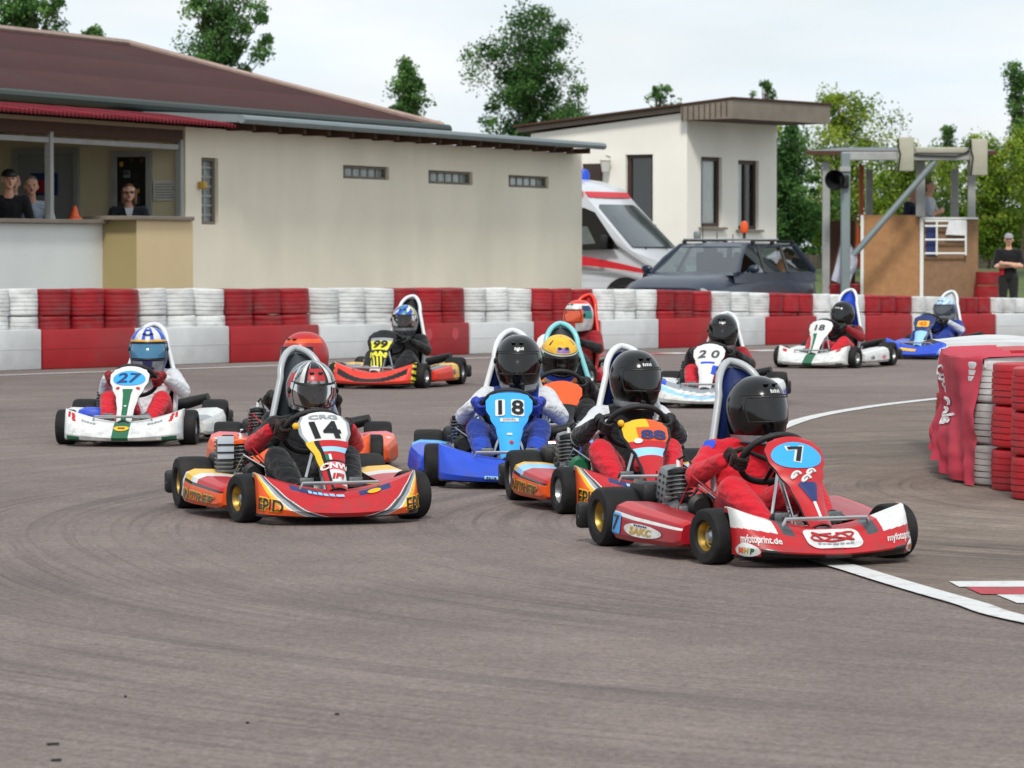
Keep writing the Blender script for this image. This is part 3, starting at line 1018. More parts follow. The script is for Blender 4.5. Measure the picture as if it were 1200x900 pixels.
def marks7(d):
    put_patch(d, [(x * .118, y * .078) for x, y in ellipse_poly()], lambda x, y: panel_xy(x, y), P('skyblue'), 0, .385)
    outline_number(d, '7', .0, .388, .085, P('black'), P('white'), 1.25, -.12)
    put_patch(d, [(-.045, .05), (-.03, .06), (.03, .06), (.045, .05), (.012, -.05), (-.012, -.05)], lambda x, y: panel_xy(x, y), P('navy'), 0, .17)
    for cx, cy in ((-.04, .27), (.035, .285), (.0, .245)):
        d.tube([panel_xy(cx + .022 * math.cos(t), cy + .016 * math.sin(t * 1.3), .006) for t in [k * .35 for k in range(15)]], .006, P('white'), 5)
def pod7(u, v, s):
    if v > .78: return P('redpod')
    if .50 < v < .545: return P('white')
    if v < .30: return P('redpod')
    return P('redpod') if v < .6 else P('red')
def podm7(d, s):
    f = lambda x, y: pod_xy(s, x, y)
    f2 = lambda x, y: pod_xy(s, x, y, .007)
    flip = -1 if s < 0 else 1
    put_patch(d, [(x * .165, y * .048) for x, y in ellipse_poly()], f, P('white'), .285, .050)
    put_text(d, 'SAKC', lambda x, y: f2(.29 + flip * x, .046 + y), .050, P('gold'), .06, .1)
    put_bars(d, lambda x, y: f2(.29 + flip * x, .086 + y), .11, .013, P('navy'), 6)
    put_patch(d, rect_patch(.10, .155, .25), f, P('skyblue'), .545, .068)
    put_text(d, '7', lambda x, y: f2(.545 + flip * x, .070 + y), .10, P('black'), .03, .1, 0, 0, .9)
CFG[7] = dict(seatx=.06, ngrid=(220, 110), nose=nose7, nose_marks=nose7_marks, panel=panel7, panel_marks=marks7, pod=pod7, pod_marks=podm7, rim=M_RIMGOLD, seat_top=.83,
              frame=P('redpod'), steer=.16, green=False)

# --- kart 14 / 88 (same orange scheme) ----------------------------------------
def nose14(u, v):
    a = abs(u)
    if v < .14: return P('darkgrey')
    if v > .88: return P('black')
    q = a - (.27 + (v - .17) * 1.08)
    if q > .04 and u > 0 and v < .27 and a > .55: return P('black')
    if q > .13: return P('orange')
    if q > .03: return P('yellow') if v > .3 else P('orange')
    if q > .0: return P('white')
    if q > -.07: return P('grey')
    if q > -.13: return P('darkgrey')
    if q > -.15: return P('white')
    if v > .62 and .10 < a < .38: return P('navy') if v < .72 else P('red')
    return P('red')
def nm14(d):
    for s in (-1, 1):
        put_text(d, 'EPID', nose_xy(.70 * s, .31), .066, P('yellow'), .095, .15, 0, 0, 1.15)
        put_text(d, 'EPID', lambda x, y, s=s: nose_P(max(-1, min(1, .70 * s + x / .60)), .31 + y / .42, .008), .062, P('black'), .02, .15, 0, 0, 1.36)
    f = lambda x, y: nose_P(x / .60, .64 + y / .42, .005)
    put_bars(d, f, .14, .022, P('lightblue'), 6, -.06, 0)
    put_patch(d, [(x * .035, y * .015) for x, y in ellipse_poly()], f, P('yellow'), .13, .0)
def panel14(u, v):
    w = u * panel_w(v)
    if v > .615:
        return P('white') if abs(u) < .86 else P('grey')
    if u < -.62: return P('yellow') if v > .28 else P('red')
    if u < -.40: return P('black')
    if .53 < v <= .615: return P('red')
    if .465 < v <= .53: return P('lightblue')
    if .35 < v <= .465: return P('red') if u > .0 or v > .42 else (P('green') if u < -.2 else P('white'))
    if .33 < v <= .35: return P('black')
    if .23 < v <= .33: return P('pink')
    if .04 < v <= .23: return P('white')
    return P('red')
def pm14(d):
    f = lambda x, y: panel_xy(x, y, .006)
    put_text(d, '14', f, .105, P('black'), .055, -.12, 0, .375, 1.15)
    put_text(d, 'CRG', f, .026, P('grey'), .05, 0, 0, .462, 2.0)
    put_text(d, 'CNW', f, .034, P('white'), .06, .15, .012, .135, 1.2)
    put_text(d, 'IFI', f, .030, P('red'), .06, .25, .012, .07, 1.5)
    d.ball(panel_P(-1.05, .84, .0), .018, P('yellow'), 10)
def pod14(u, v, s):
    if u > .86: return P('white') if v < .66 else P('yellow')
    if v > .56:
        return P('yellow') if u > .66 else (P('red') if u < .5 else P('white'))
    if v > .50: return P('black')
    return P('orange')
def podm14(d, s):
    flip = -1 if s < 0 else 1
    f = lambda x, y: pod_xy(s, .28 + flip * x, .035 + y, .004)
    f2 = lambda x, y: pod_xy(s, .28 + flip * x, .035 + y, .008)
    put_text(d, 'INTREP', f, .072, P('yellow'), .09, .12, 0, 0, 1.25)
    put_text(d, 'INTREP', f2, .068, P('black'), .02, .12, 0, 0, 1.44)
    put_text(d, '14', lambda x, y: pod_xy(s, .585 + flip * x, .07 + y, .006), .05, P('black'), .05, 0, 0, 0, .9, 1.4)
CFG[14] = dict(seatx=.045, ngrid=(300, 110), nose=nose14, nose_marks=nm14, panel=panel14, panel_marks=pm14, pod=pod14, pod_marks=podm14, rim=M_RIMGOLD, seat_top=.825,
               pad=P('darkgrey'), frame=P('darkgrey'), steer=.2, shroud=False, orange=True)
def panel88(u, v):
    if abs(u) > .88: return P('black')
    if v > .86: return P('yellow') if u < .2 else P('orange')
    if v > .64: return P('orange') if u > -.35 else P('yellow')
    if v > .52: return P('red')
    if v > .40: return P('lightblue')
    return P('red')
def pm88(d):
    f = lambda x, y: panel_xy(x, y, .006)
    put_text(d, '88', f, .070, P('navy'), .06, .05, .035, .365, 1.3)
    d.ball(panel_P(-1.05, .93, .02), .018, P('yellow'), 10)
    put_patch(d, [(x * .022, y * .02) for x, y in ellipse_poly()], f, P('white'), -.05, .315)
def pod88(u, v, s):
    if v > .56: return P('yellow') if u > .8 else (P('red') if u < .55 else P('lightblue'))
    if v > .50: return P('black')
    return P('orange')
def podm88(d, s):
    flip = -1 if s < 0 else 1
    f = lambda x, y: pod_xy(s, .31 + flip * x, .045 + y, .004)
    f2 = lambda x, y: pod_xy(s, .31 + flip * x, .045 + y, .008)
    put_text(d, 'INTREP', f, .085, P('yellow'), .09, .12, 0, 0, 1.12)
    put_text(d, 'INTREP', f2, .080, P('black'), .02, .12, 0, 0, 1.30)
CFG[88] = dict(seatx=.03, ngrid=(300, 110), nose=nose14, nose_marks=nm14, panel=panel88, panel_marks=pm88, pod=pod88, pod_marks=podm88, rim=M_RIMSILVER, seat_top=.82, pz=-.06,
               shell=paint('seat_white', '#d5d8da', .4, coat=.2), pad=P('navy'), frame=P('darkgrey'), steer=.15, green=True)
CFG['yellow'] = dict(CFG[88], panel=lambda u, v: P('orange') if v > .5 else P('black'), panel_marks=None, shell=P('turquoise'), pad=P('darkgrey'), seat_top=.83)

# --- kart 18 ------------------------------------------------------------------
def panel18(u, v):
    if v > .97: return P('navy')
    return P('skyblue')
def pm18(d):
    f = lambda x, y: panel_xy(x, y, .006)
    for cx, ch in ((-.052, '1'), (.048, '8')):
        put_patch(d, rect_patch(.075 if ch == '8' else .055, .128, .2), f, P('white'), cx, .365)
        put_text(d, ch, lambda x, y: panel_xy(x, y, .010), .105, P('black'), .04, 0, cx, .365, .95)
    put_patch(d, rect_patch(.105, .026, .2), f, P('white'), 0, .270)
    put_bars(d, lambda x, y: panel_xy(x, y, .010), .075, .012, P('grey'), 6, 0, .270)
    put_patch(d, rect_patch(.03, .014, .2), f, P('white'), 0, .16)
    put_patch(d, [(x * .012, y * .012) for x, y in ellipse_poly()], f, P('red'), .01, .10)
def nm18(d):
    put_patch(d, rect_patch(.07, .035, .2), nose_xy(-.12, .28), P('lightblue'))
    put_bars(d, lambda x, y: nose_P(-.12 + x / .60, .28 + y / .42, .007), .05, .018, P('navy'), 4)
CFG[18] = dict(nose=lambda u, v: P('blue') if .1 < v < .9 else P('black'), nose_marks=nm18, panel=panel18, panel_marks=pm18,
               pod=lambda u, v, s: P('skyblue') if u > .72 else P('blue'), rim=M_RIMSILVER, seat_top=.855,
               shell=paint('seat_white', '#d5d8da', .4, coat=.2), pad=P('navy'), steer=.05)

# --- kart 27 ------------------------------------------------------------------
def nose27(u, v):
    a = abs(u)
    if v > .9: return P('black')
    if a < .055 and v > .15: return P('green')
    if .44 < a < .72 and .05 < v < .24 + (a - .44) * .0: return P('green')
    if v < .05: return P('darkgrey')
    if .52 + .2 * (v - .5) < a < .60 + .2 * (v - .5) and .52 < v < .72: return P('red')
    if .66 < a < .73 and .56 < v < .74: return P('red')
    if .78 < a < .80 and .2 < v < .5: return P('lightblue')
    return P('white')
def nm27(d):
    put_patch(d, [(x * .030, y * .030) for x, y in ellipse_poly()], nose_xy(0, .56), P('yellow'))
    put_patch(d, rect_patch(.022, .016, .2), lambda x, y: nose_P(x / .60, .56 + y / .42, .008), P('black'))
    for s in (-1, 1):
        put_bars(d, nose_xy(.33 * s, .60), .12, .022, P('grey'), 5)
def panel27(u, v):
    if v < .56 and abs(u) < .36: return P('green')
    return P('white')
def pm27(d):
    f = lambda x, y: panel_xy(x, y, .005)
    put_patch(d, [(x * .112, y * .070) for x, y in ellipse_poly()], f, P('skyblue'), 0, .382)
    put_text(d, '27', lambda x, y: panel_xy(x, y, .009), .088, P('navy'), .03, .12, 0, .382, 1.2)
    for s in (-1, 1):
        put_patch(d, [(x * .014, y * .012) for x, y in ellipse_poly()], f, P('red'), .07 * s, .292)
    put_patch(d, rect_patch(.016, .012), f, P('white'), 0, .12)
CFG[27] = dict(nose=nose27, nose_marks=nm27, panel=panel27, panel_marks=pm27, pod=lambda u, v, s: P('white') if v < .62 or u > .3 else P('grey'),
               rim=M_RIMSILVER, seat_top=.80, shell=paint('seat_white', '#d5d8da', .4, coat=.2), pad=P('navy'), frame=P('grey'), steer=-.02, sidebox=P('blue'))

# --- kart 99 ------------------------------------------------------------------
def nose99(u, v):
    a = abs(u)
    if v < .16 or v > .82: return P('black')
    if a > .78:
        return P('flame') if math.sin(v * 42 + a * 9) > -.15 else P('black')
    q = v - .40 - .28 * max(0, a - .12)
    if -.10 < q < .06 and a < .62: return P('black')
    return P('redorange')
def panel99(u, v):
    if .50 < v < .72 and abs(u) < .82: return P('flame')
    if .72 <= v < .80 and abs(u) < .82: return P('grey')
    if v < .10: return P('white')
    if v < .44 and math.sin(u * 11 + v * 26) > .15: return P('flame')
    return P('black')
def pm99(d):
    f = lambda x, y: panel_xy(x, y, .006)
    put_text(d, '99', f, .085, P('black'), .05, .05, 0, .315, 1.2)
    put_text(d, 'JANI', f, .055, P('flame'), .08, .1, 0, .185, 1.3)
def pod99(u, v, s):
    if u > .72: return P('yellow')
    if u > .60: return P('black') if math.sin(v * 30) > 0 else P('yellow')
    return P('redorange') if v < .7 else P('black')
CFG[99] = dict(nose=nose99, panel=panel99, panel_marks=pm99, pod=pod99, rim=M_RIMSILVER, seat_top=.865,
               shell=paint('seat_white', '#d5d8da', .4, coat=.2), pad=M_BLACKPL, steer=-.1, pz=.02)

# --- red kart with the red seat -----------------------------------------------
CFG['redseat'] = dict(nose=lambda u, v: P('redorange') if abs(u) > .3 else P('white'), panel=lambda u, v: P('white') if v > .6 else P('redorange'),
                      pod=lambda u, v, s: P('yellow') if u > .6 else P('redpod'), rim=M_RIMSILVER, seat_top=.88, shell=P('redorange'), pad=P('red'), steer=-.1)

# --- kart 20 ------------------------------------------------------------------
def nose20(u, v):
    if v < .12 or v > .9: return P('black')
    if v > .60: return P('blue') if abs(u) > .55 else P('grey')
    if .36 < v - .16 * abs(u) < .46: return P('lightblue')
    return P('white')
def nm20(d):
    put_text(d, 'HAASE', nose_xy(0, .54), .052, P('white'), .09, .1, 0, 0, 1.35)
def panel20(u, v):
    if .52 < v < .57 and abs(u) < .6: return P('blue')
    if .30 < v < .50 and u > .52: return P('blue')
    return P('white')
def pm20(d):
    put_text(d, '2 0', lambda x, y: panel_xy(x, y, .006), .085, P('darkgrey'), .035, .15, 0, .375, 1.15)
CFG[20] = dict(nose=nose20, nose_marks=nm20, panel=panel20, panel_marks=pm20, pod=lambda u, v, s: P('blue') if v < .45 else P('white'), rim=M_RIMSILVER,
               seat_top=.775, shell=paint('seat_white', '#d5d8da', .4, coat=.2), pad=P('darkgrey'), steer=-.05)

# --- white kart at the back -----------------------------------------------------
def nose_w(u, v):
    if v > .9: return P('black')
    if abs(u) < .05: return P('green')
    if .5 < abs(u) < .75 and .06 < v < .2: return P('green')
    if .45 < abs(u) < .6 and .6 < v < .72: return P('red')
    return P('white')
def panel_wf(u, v):
    if v < .58 and abs(u + .35) < .22: return P('green')
    return P('white')
def pm_w(d):
    put_text(d, '18', lambda x, y: panel_xy(x, y, .006), .085, P('darkgrey'), .05, 0, 0, .375, 1.15)
def podm_w(d, s):
    flip = -1 if s < 0 else 1
    put_text(d, '18', lambda x, y: pod_xy(s, .13 + flip * x, .06 + y, .006), .06, P('darkgrey'), .05)
    put_patch(d, [(x * .05, y * .035) for x, y in ellipse_poly()], lambda x, y: pod_xy(s, x, y), P('pink'), .40, .05)
CFG['white'] = dict(nose=nose_w, panel=panel_wf, panel_marks=pm_w, pod=lambda u, v, s: P('white'), pod_marks=podm_w, rim=M_RIMSILVER, seat_top=.86,
                    shell=paint('seat_white', '#d5d8da', .4, coat=.2), pad=P('blue'), steer=-.1)

# --- blue kart at the back ------------------------------------------------------
def pm_b(d):
    f = lambda x, y: panel_xy(x, y, .005)
    put_patch(d, rect_patch(.15, .10, .2), f, P('yellow'), 0, .34)
    put_text(d, '42', lambda x, y: panel_xy(x, y, .009), .055, P('orange'), .05, 0, 0, .34, 1.3)
def nm_b(d):
    put_patch(d, rect_patch(.15, .05, .2), nose_xy(-.10, .50), P('yellow'))
    put_patch(d, [(-.10, -.05), (.10, -.03), (.12, .06), (-.04, .03)], nose_xy(.62, .34), P('lightblue'))
CFG['blue'] = dict(nose=lambda u, v: P('blue') if v > .1 else P('black'), nose_marks=nm_b, panel=lambda u, v: P('lightblue') if v < .45 else P('navy'), panel_marks=pm_b,
                   pod=lambda u, v, s: P('blue'), rim=M_RIMSILVER, seat_top=.80, shell=paint('seat_white', '#d5d8da', .4, coat=.2), pad=P('white'), steer=-.15)

# --- orange kart hidden behind 14 ----------------------------------------------
def podm_o(d, s):
    put_patch(d, rect_patch(.12, .10, .1), lambda x, y: pod_P(s, .5 + y, .74 + x * .9, .006), P('white'))
CFG['orange'] = dict(nose=lambda u, v: P('orange') if v > .1 else P('black'), panel=lambda u, v: P('orange'), pod=lambda u, v, s: P('orange') if v < .45 or u < .7 else P('pink'),
                     pod_marks=podm_o, rim=M_RIMSILVER, seat_top=.70, shell=M_BLACKPL, pad=M_BLACKPL, steer=0)

# ------------------------------------------------------------------ helmets
def h_black(az, ph):
    if ph > 128 and abs(az) > 25: return P('grey')
    return P('black')
def h14(az, ph):
    a = abs(az)
    if ph > 118: return P('black')
    if a < 26 and 34 < ph < 62: return P('red')
    if a < 22 and ph <= 34: return P('black')
    if 26 <= a < 34: return P('black')
    if 34 <= a < 46 or 60 < a < 66: return P('white')
    if 66 <= a < 84 and 50 < ph < 100: return P('red')
    return P('darkgrey') if math.sin(az * .3 + ph * .2) > .3 else P('grey')
def h27(az, ph):
    a = abs(az)
    if 62 < ph < 68: return P('yellow')
    if ph > 112: return P('grey') if a > 14 and a < 60 else P('navy')
    if ph < 62:
        if a < 9: return P('navy') if int(ph / 9) % 2 else P('white')
        if a < 22: return P('blue')
        if a < 48: return P('white')
        if a < 75: return P('blue')
        return P('lightblue') if a < 100 else P('navy')
    return P('navy')
def h99(az, ph):
    a = abs(az)
    if a < 55 and ph < 70: return P('blue') if math.sin(az * .12 + ph * .16) > -.1 else (P('teal') if a < 25 else P('white'))
    if 55 <= a < 68 and ph < 110: return P('flame')
    return P('grey') if ph < 120 else P('darkgrey')
def h_yel(az, ph):
    a = abs(az)
    if ph < 60:
        if a < 26 and 44 < ph < 57: return P('lilac')
        return P('black') if abs(a - 60) < 6 and 25 < ph < 42 else P('yellow')
    if ph < 64: return P('green')
    if ph < 71: return P('white')
    if ph > 112: return P('blue') if ph < 124 else P('white')
    return P('green')
def h_redwhite(az, ph):
    if ph < 40 and abs(az) < 120: return P('redorange')
    if az > 52 and az < 66: return P('white')
    if 66 <= az < 112 and 50 < ph < 100: return P('navy') if ph < 72 else P('teal')
    if 40 <= ph < 68: return P('white')
    if ph > 112: return P('redorange') if abs(az) < 40 else P('white')
    return P('white') if az > 0 else P('redorange')
def h_red(az, ph):
    if 44 < ph < 56 and abs(az) < 110: return P('orange')
    return P('red')
def h_blue(az, ph):
    a = abs(az)
    if ph < 66: return P('lightblue') if math.sin(az * .16 + ph * .2) > -.2 else P('white')
    return P('grey') if ph > 108 else P('navy')

S = lambda n, h: cloth('suit_' + n, h)
S_RED = S('red', '#c51b2c'); S_BLACK = S('black', '#17181b'); S_WHITE = S('white', '#c9ccd0'); S_NAVY = S('navy', '#1c3585'); S_BLUE = S('blue', '#2447b0')
S_CRIMSON = S('crimson', '#8f1420'); S_DKRED = S('darkred', '#6d1219'); S_ORANGE = S('orange', '#df7416')
G_BROWN = cloth('glove_dark', '#2a1c1a'); G_RED = cloth('glove_red', '#7d1a1c'); G_BLUE = cloth('glove_blue', '#2a3f9e')

def badge(fn):
    return fn
def marks_d7(d, c):
    # blue and white shoulder patches on the sleeve nearest the lens
    for (ox, oy, oz), (w, h), k, tilt in (((-.045, -.045, .045), (.06, .05), 'blue', -40), ((-.070, -.038, -.035), (.080, .040), 'white', -10), ((-.0735, -.040, -.037), (.075, .013), 'blue', -10)):
        M = Matrix.Translation(c + Vector((-.155 + ox, .005 + oy, .045 + oz))) @ Matrix.Rotation(rad(-55), 4, 'Z') @ Matrix.Rotation(rad(tilt), 4, 'X')
        put_patch(d, rect_patch(w, h, .3), lambda a, b: M @ Vector((a, 0, b)), P(k))

DRV = {
 7: dict(torso=S_RED, boot=M_BLACKPL, glove=G_BROWN, helmet=h_black, htext=6, turn=rad(9), lean=.068, dz=.02, nod=rad(-4), collar=S_RED, sh=1.0, grip=98, spin=rad(4)),
 14: dict(torso=S_BLACK, upper=S_BLACK, lower=S_RED, collar=S_BLACK, leg=S_BLACK, glove=G_BROWN, helmet=h14, vismat=M_VISORCLEAR, face=True, vr=(69, 111), turn=rad(-3), nod=rad(8), dz=.015, lean=.06),
 88: dict(torso=S_BLACK, upper=S_WHITE, lower=S_BLACK, leg=S_RED, collar=S_BLACK, glove=M_LEATHER, helmet=h_black, htext=2, turn=rad(14), dz=.055, lean=.045),
 18: dict(torso=S_NAVY, upper=S_WHITE, lower=S_WHITE, leg=S_BLUE, knee=S_NAVY, collar=S_BLUE, glove=G_BLUE, helmet=h_black, htext=6, turn=rad(-4), dz=.075, sh=1.10, lean=.03, hs=1.12),
 27: dict(torso=S_WHITE, lower=S_WHITE, leg=S_RED, collar=S_NAVY, glove=G_RED, helmet=h27, turn=rad(6), dz=.025, vr=(74, 106), vismat=paint('mirror_visor', '#2b6d92', .08, coat=1), sh=1.05, hs=1.12),
 99: dict(torso=S_BLACK, collar=S_BLACK, glove=M_LEATHER, helmet=h99, vismat=M_VISORCLEAR, face=True, vr=(69, 111), turn=rad(6), dz=.03),
 'yellow': dict(torso=S_ORANGE, upper=S_BLACK, lower=S_BLACK, leg=S_BLACK, collar=S_ORANGE, glove=M_LEATHER, helmet=h_yel, turn=rad(6), dz=.0, nod=rad(18), hs=1.08),
 'redseat': dict(torso=S_DKRED, upper=S_CRIMSON, lower=S_BLACK, leg=S_BLACK, glove=M_LEATHER, helmet=h_redwhite, turn=rad(-22), dz=.08, vismat=paint('orange_visor', '#c84a17', .12, coat=1)),
 20: dict(torso=S_DKRED, upper=S_CRIMSON, lower=S_BLACK, leg=S_RED, glove=M_LEATHER, helmet=h_black, htext=6, turn=rad(0), dz=.02),
 'white': dict(torso=S_BLACK, upper=S_DKRED, lower=S_CRIMSON, leg=S_RED, glove=M_LEATHER, helmet=h_black, htext=2, turn=rad(-8), dz=-.02),
 'blue': dict(torso=S_NAVY, upper=S_NAVY, lower=S_WHITE, leg=S_NAVY, glove=M_LEATHER, helmet=h_blue, turn=rad(-6), dz=-.02, vismat=paint('grey_visor', '#39414a', .1, coat=1)),
 'orange': dict(torso=S_BLACK, leg=S_BLACK, glove=M_LEATHER, helmet=h_red, turn=rad(-42), dz=.075, lean=-.02, hs=1.08, elbow=-.02, sh=.78),
}
DRV[7]['marks'] = marks_d7

def root_of(px, py, yaw, which):
    """contact of a front tyre (image left 'l', right 'r', or axle centre 'c') -> kart origin"""
    p = G(px, py)
    t = rad(yaw)
    if which == 'l': p = p + Vector((math.cos(t), math.sin(t), 0)) * FT
    if which == 'r': p = p - Vector((math.cos(t), math.sin(t), 0)) * FT
    f = Vector((math.sin(t), -math.cos(t), 0))
    p = p + f * FY
    p.z = 0
    return p, t

FIELD = [
 (7, (838, 661, 20.5, 'l'), 'red and white kart numbered 7 on a blue plate, foremost of the field', 'person in a plain red suit and shiny black helmet driving the kart numbered 7'),
 (88, (666, 602, 10, 'l'), 'orange kart with a black 88 on its front panel, behind the red kart', 'person in black and white with black helmet against a blue and white seat, kart 88'),
 (14, (289, 612, 17.5, 'l'), 'orange and red kart numbered 14 on a white plate, leading the left group', 'person in black and red suit with red and grey open-visor helmet driving kart 14'),
 (18, (597, 569, 1, 'c'), 'bright blue kart with a white-edged 18 on its light blue panel', 'person in navy vest with white sleeves and black helmet driving the blue kart 18'),
 (27, (221, 521, -3, 'r'), 'white and green kart with 27 on a blue oval, at the far left', 'person in white suit with red legs and blue and white striped helmet'),
 (99, (494, 455, -15, 'r'), 'black kart with red nose, yellow flames and the number 99', 'person in black suit with blue helmet and open visor driving the flame painted kart'),
 ('yellow', (660, 531.5, 4, 'c'), 'orange kart with a turquoise rimmed seat, mostly hidden behind kart 18', 'person in orange and black with a yellow and green helmet between karts 18 and 88'),
 ('redseat', (687, 456, -24, 'r'), 'dark red kart with a tall bright red seat, beyond the yellow helmet', 'person with orange and white helmet sitting in a tall red seat near the barrier'),
 (20, (829, 477, -11, 'c'), 'white and blue kart with grey number 20 on a white panel', 'person in dark red suit and black helmet driving the kart numbered 20'),
 ('white', (1000, 431.5, -25, 'r'), 'small white kart with green stripe turning in front of the far barrier', 'person in black helmet and dark red sleeves driving the far white kart'),
 ('blue', (1080, 420.5, -26, 'c'), 'blue kart with yellow plate, farthest back in the field', 'person in pale blue helmet driving the farthest blue kart'),
 ('orange', (354, 556.5, 3, 'c'), 'orange kart largely hidden right behind the kart numbered 14', 'person in a red helmet with orange band, half hidden behind kart 14'),
]
for key, (px, py, yaw, w), lk, ld in FIELD:
    loc, t = root_of(px, py, yaw, w)
    make_kart('go_kart', lk, loc, t, CFG[key])
    make_driver(ld, loc, t, DRV[key])
# ------------------------------------------------------------------ ground, track, markings
def struct(name, mb, smooth=0):
    o = mb.build(name, None, smooth)
    o['kind'] = 'structure'
    return o

def asphalt(name, base, dark, light, streak=.5, centre=(5.4, 17.5), speck=.18, fine=True):
    m, nt, out = node_mat(name)
    N = nt.nodes.new; L = nt.links.new
    def math_(op, a=None, b=None, c=None):
        n = N('ShaderNodeMath'); n.operation = op
        for i, x in enumerate((a, b, c)):
            if x is None: continue
            if isinstance(x, (int, float)): n.inputs[i].default_value = x
            else: L(x, n.inputs[i])
        return n.outputs[0]
    def noise_(vec, sc, det=5, ro=.6, dist=0):
        n = N('ShaderNodeTexNoise'); n.inputs['Scale'].default_value = sc; n.inputs['Detail'].default_value = det
        n.inputs['Roughness'].default_value = ro; n.inputs['Distortion'].default_value = dist
        L(vec, n.inputs['Vector']); return n.outputs[0]
    def remap(x, a, b, c, d):
        n = N('ShaderNodeMapRange'); L(x, n.inputs[0])
        for i, v in enumerate((a, b, c, d)): n.inputs[i + 1].default_value = v
        return n.outputs[0]
    b = N('ShaderNodeBsdfPrincipled'); L(b.outputs[0], out.inputs[0])
    tc = N('ShaderNodeTexCoord'); pos = tc.outputs['Object']
    sep = N('ShaderNodeSeparateXYZ'); L(pos, sep.inputs[0])
    wob = noise_(pos, .12, 1)
    dx = math_('SUBTRACT', sep.outputs[0], centre[0]); dy = math_('SUBTRACT', sep.outputs[1], centre[1])
    r = math_('SQRT', math_('ADD', math_('MULTIPLY', dx, dx), math_('MULTIPLY', dy, dy)))
    r = math_('ADD', r, math_('MULTIPLY', wob, .7))
    ang = math_('ARCTAN2', dy, math_('MULTIPLY', dx, -1))
    cmb = N('ShaderNodeCombineXYZ'); L(math_('MULTIPLY', r, 5.0), cmb.inputs[0]); L(math_('MULTIPLY', ang, 1.6), cmb.inputs[1])
    cmb2 = N('ShaderNodeCombineXYZ'); L(math_('MULTIPLY', r, 26.0), cmb2.inputs[0]); L(math_('MULTIPLY', ang, 2.4), cmb2.inputs[1])
    s1 = noise_(cmb.outputs[0], 1.0, 5, .65); s2 = noise_(cmb2.outputs[0], 1.0, 4, .6)
    patch = noise_(pos, .35, 4, .55)
    st = math_('MULTIPLY', remap(s1, .50, .70, 0, 1), remap(patch, .38, .60, .15, 1))
    st2 = math_('MULTIPLY', remap(s2, .50, .68, 0, 1), remap(patch, .36, .58, .15, 1))
    mott = noise_(pos, 1.4, 8, .7)
    big = noise_(pos, .16, 3, .5)
    fine_ = noise_(pos, 27, 7, .85)
    stone = N('ShaderNodeTexVoronoi'); stone.inputs['Scale'].default_value = 95; L(pos, stone.inputs['Vector'])
    ramp = N('ShaderNodeValToRGB')
    ramp.color_ramp.elements[0].position = .3; ramp.color_ramp.elements[0].color = dark
    ramp.color_ramp.elements[1].position = .72; ramp.color_ramp.elements[1].color = light
    e = ramp.color_ramp.elements.new(.5); e.color = base
    L(math_('ADD', math_('MULTIPLY', mott, .55), math_('MULTIPLY', big, .45)), ramp.inputs[0])
    k = math_('MULTIPLY', math_('SUBTRACT', 1.0, math_('MULTIPLY', st, streak)), math_('SUBTRACT', 1.0, math_('MULTIPLY', st2, streak * .7)))
    sp = math_('MULTIPLY', remap(fine_, .25, .75, 1 - speck, 1 + speck), remap(stone.outputs[1], 0, 1, 1 - speck * .6, 1 + speck * .6))
    k = math_('MULTIPLY', k, sp)
    mul = N('ShaderNodeMix'); mul.data_type = 'RGBA'; mul.blend_type = 'MULTIPLY'; mul.inputs[0].default_value = 1
    L(ramp.outputs[0], mul.inputs[6]); L(k, mul.inputs[7])
    L(mul.outputs[2], b.inputs['Base Color'])
    L(remap(st, 0, 1, .88, .66), b.inputs['Roughness'])
    b.inputs['Specular IOR Level'].default_value = .3
    bp = N('ShaderNodeBump'); bp.inputs['Strength'].default_value = .5; bp.inputs['Distance'].default_value = .006
    L(math_('ADD', stone.outputs[0], fine_), bp.inputs['Height']); L(bp.outputs[0], b.inputs['Normal'])
    return m

M_TRACK = asphalt('track_asphalt', (.186, .148, .134, 1), (.128, .104, .096, 1), (.262, .212, .192, 1), .52, speck=.46)
M_INNER = asphalt('worn_asphalt', (.185, .144, .118, 1), (.105, .086, .075, 1), (.31, .250, .205, 1), .72, (5.4, 20), .3)
M_GRASS = paint('grass_green', '#4b5a26', .95, var=.45, scale=.6, bump=.6, bscale=8)
M_YARD = paint('yard_asphalt', '#6f6b66', .9, var=.2, scale=1.2, bump=.3)

g = MB(); g.poly([(-900, -60, -.012), (900, -60, -.012), (900, 1500, -.012), (-900, 1500, -.012)], M_GRASS)
struct('ground', g)
g = MB(); g.poly([(-26, -8, -.004), (22, -8, -.004), (22, 86, -.004), (-26, 86, -.004)], M_YARD)
struct('yard', g)

# line of the tyre barrier in the photo: foot of the painted blocks
BASE = [(-300, 446), (-190, 442), (0, 435), (270, 425.5), (540, 415.5), (720, 410), (900, 404.5), (1060, 399.5), (1170, 396.5), (1260, 394)]
def interp(tab, x):
    for (a, b), (c, d) in zip(tab, tab[1:]):
        if x <= c:
            return b + (d - b) * (x - a) / (c - a)
    return tab[-1][1]
def foot(px):
    return G(px, interp(BASE, px))

# track sheet: up to the foot of the barrier
pts = [(-26, 2, 0), (22, 2, 0), (22, 53, 0)] + [tuple(foot(x) + Vector((.1, .5, 0))) for x in range(1250, -301, -50)] + [(-26, 36, 0)]
t = MB(); t.poly(pts, M_TRACK); struct('race_track', t)

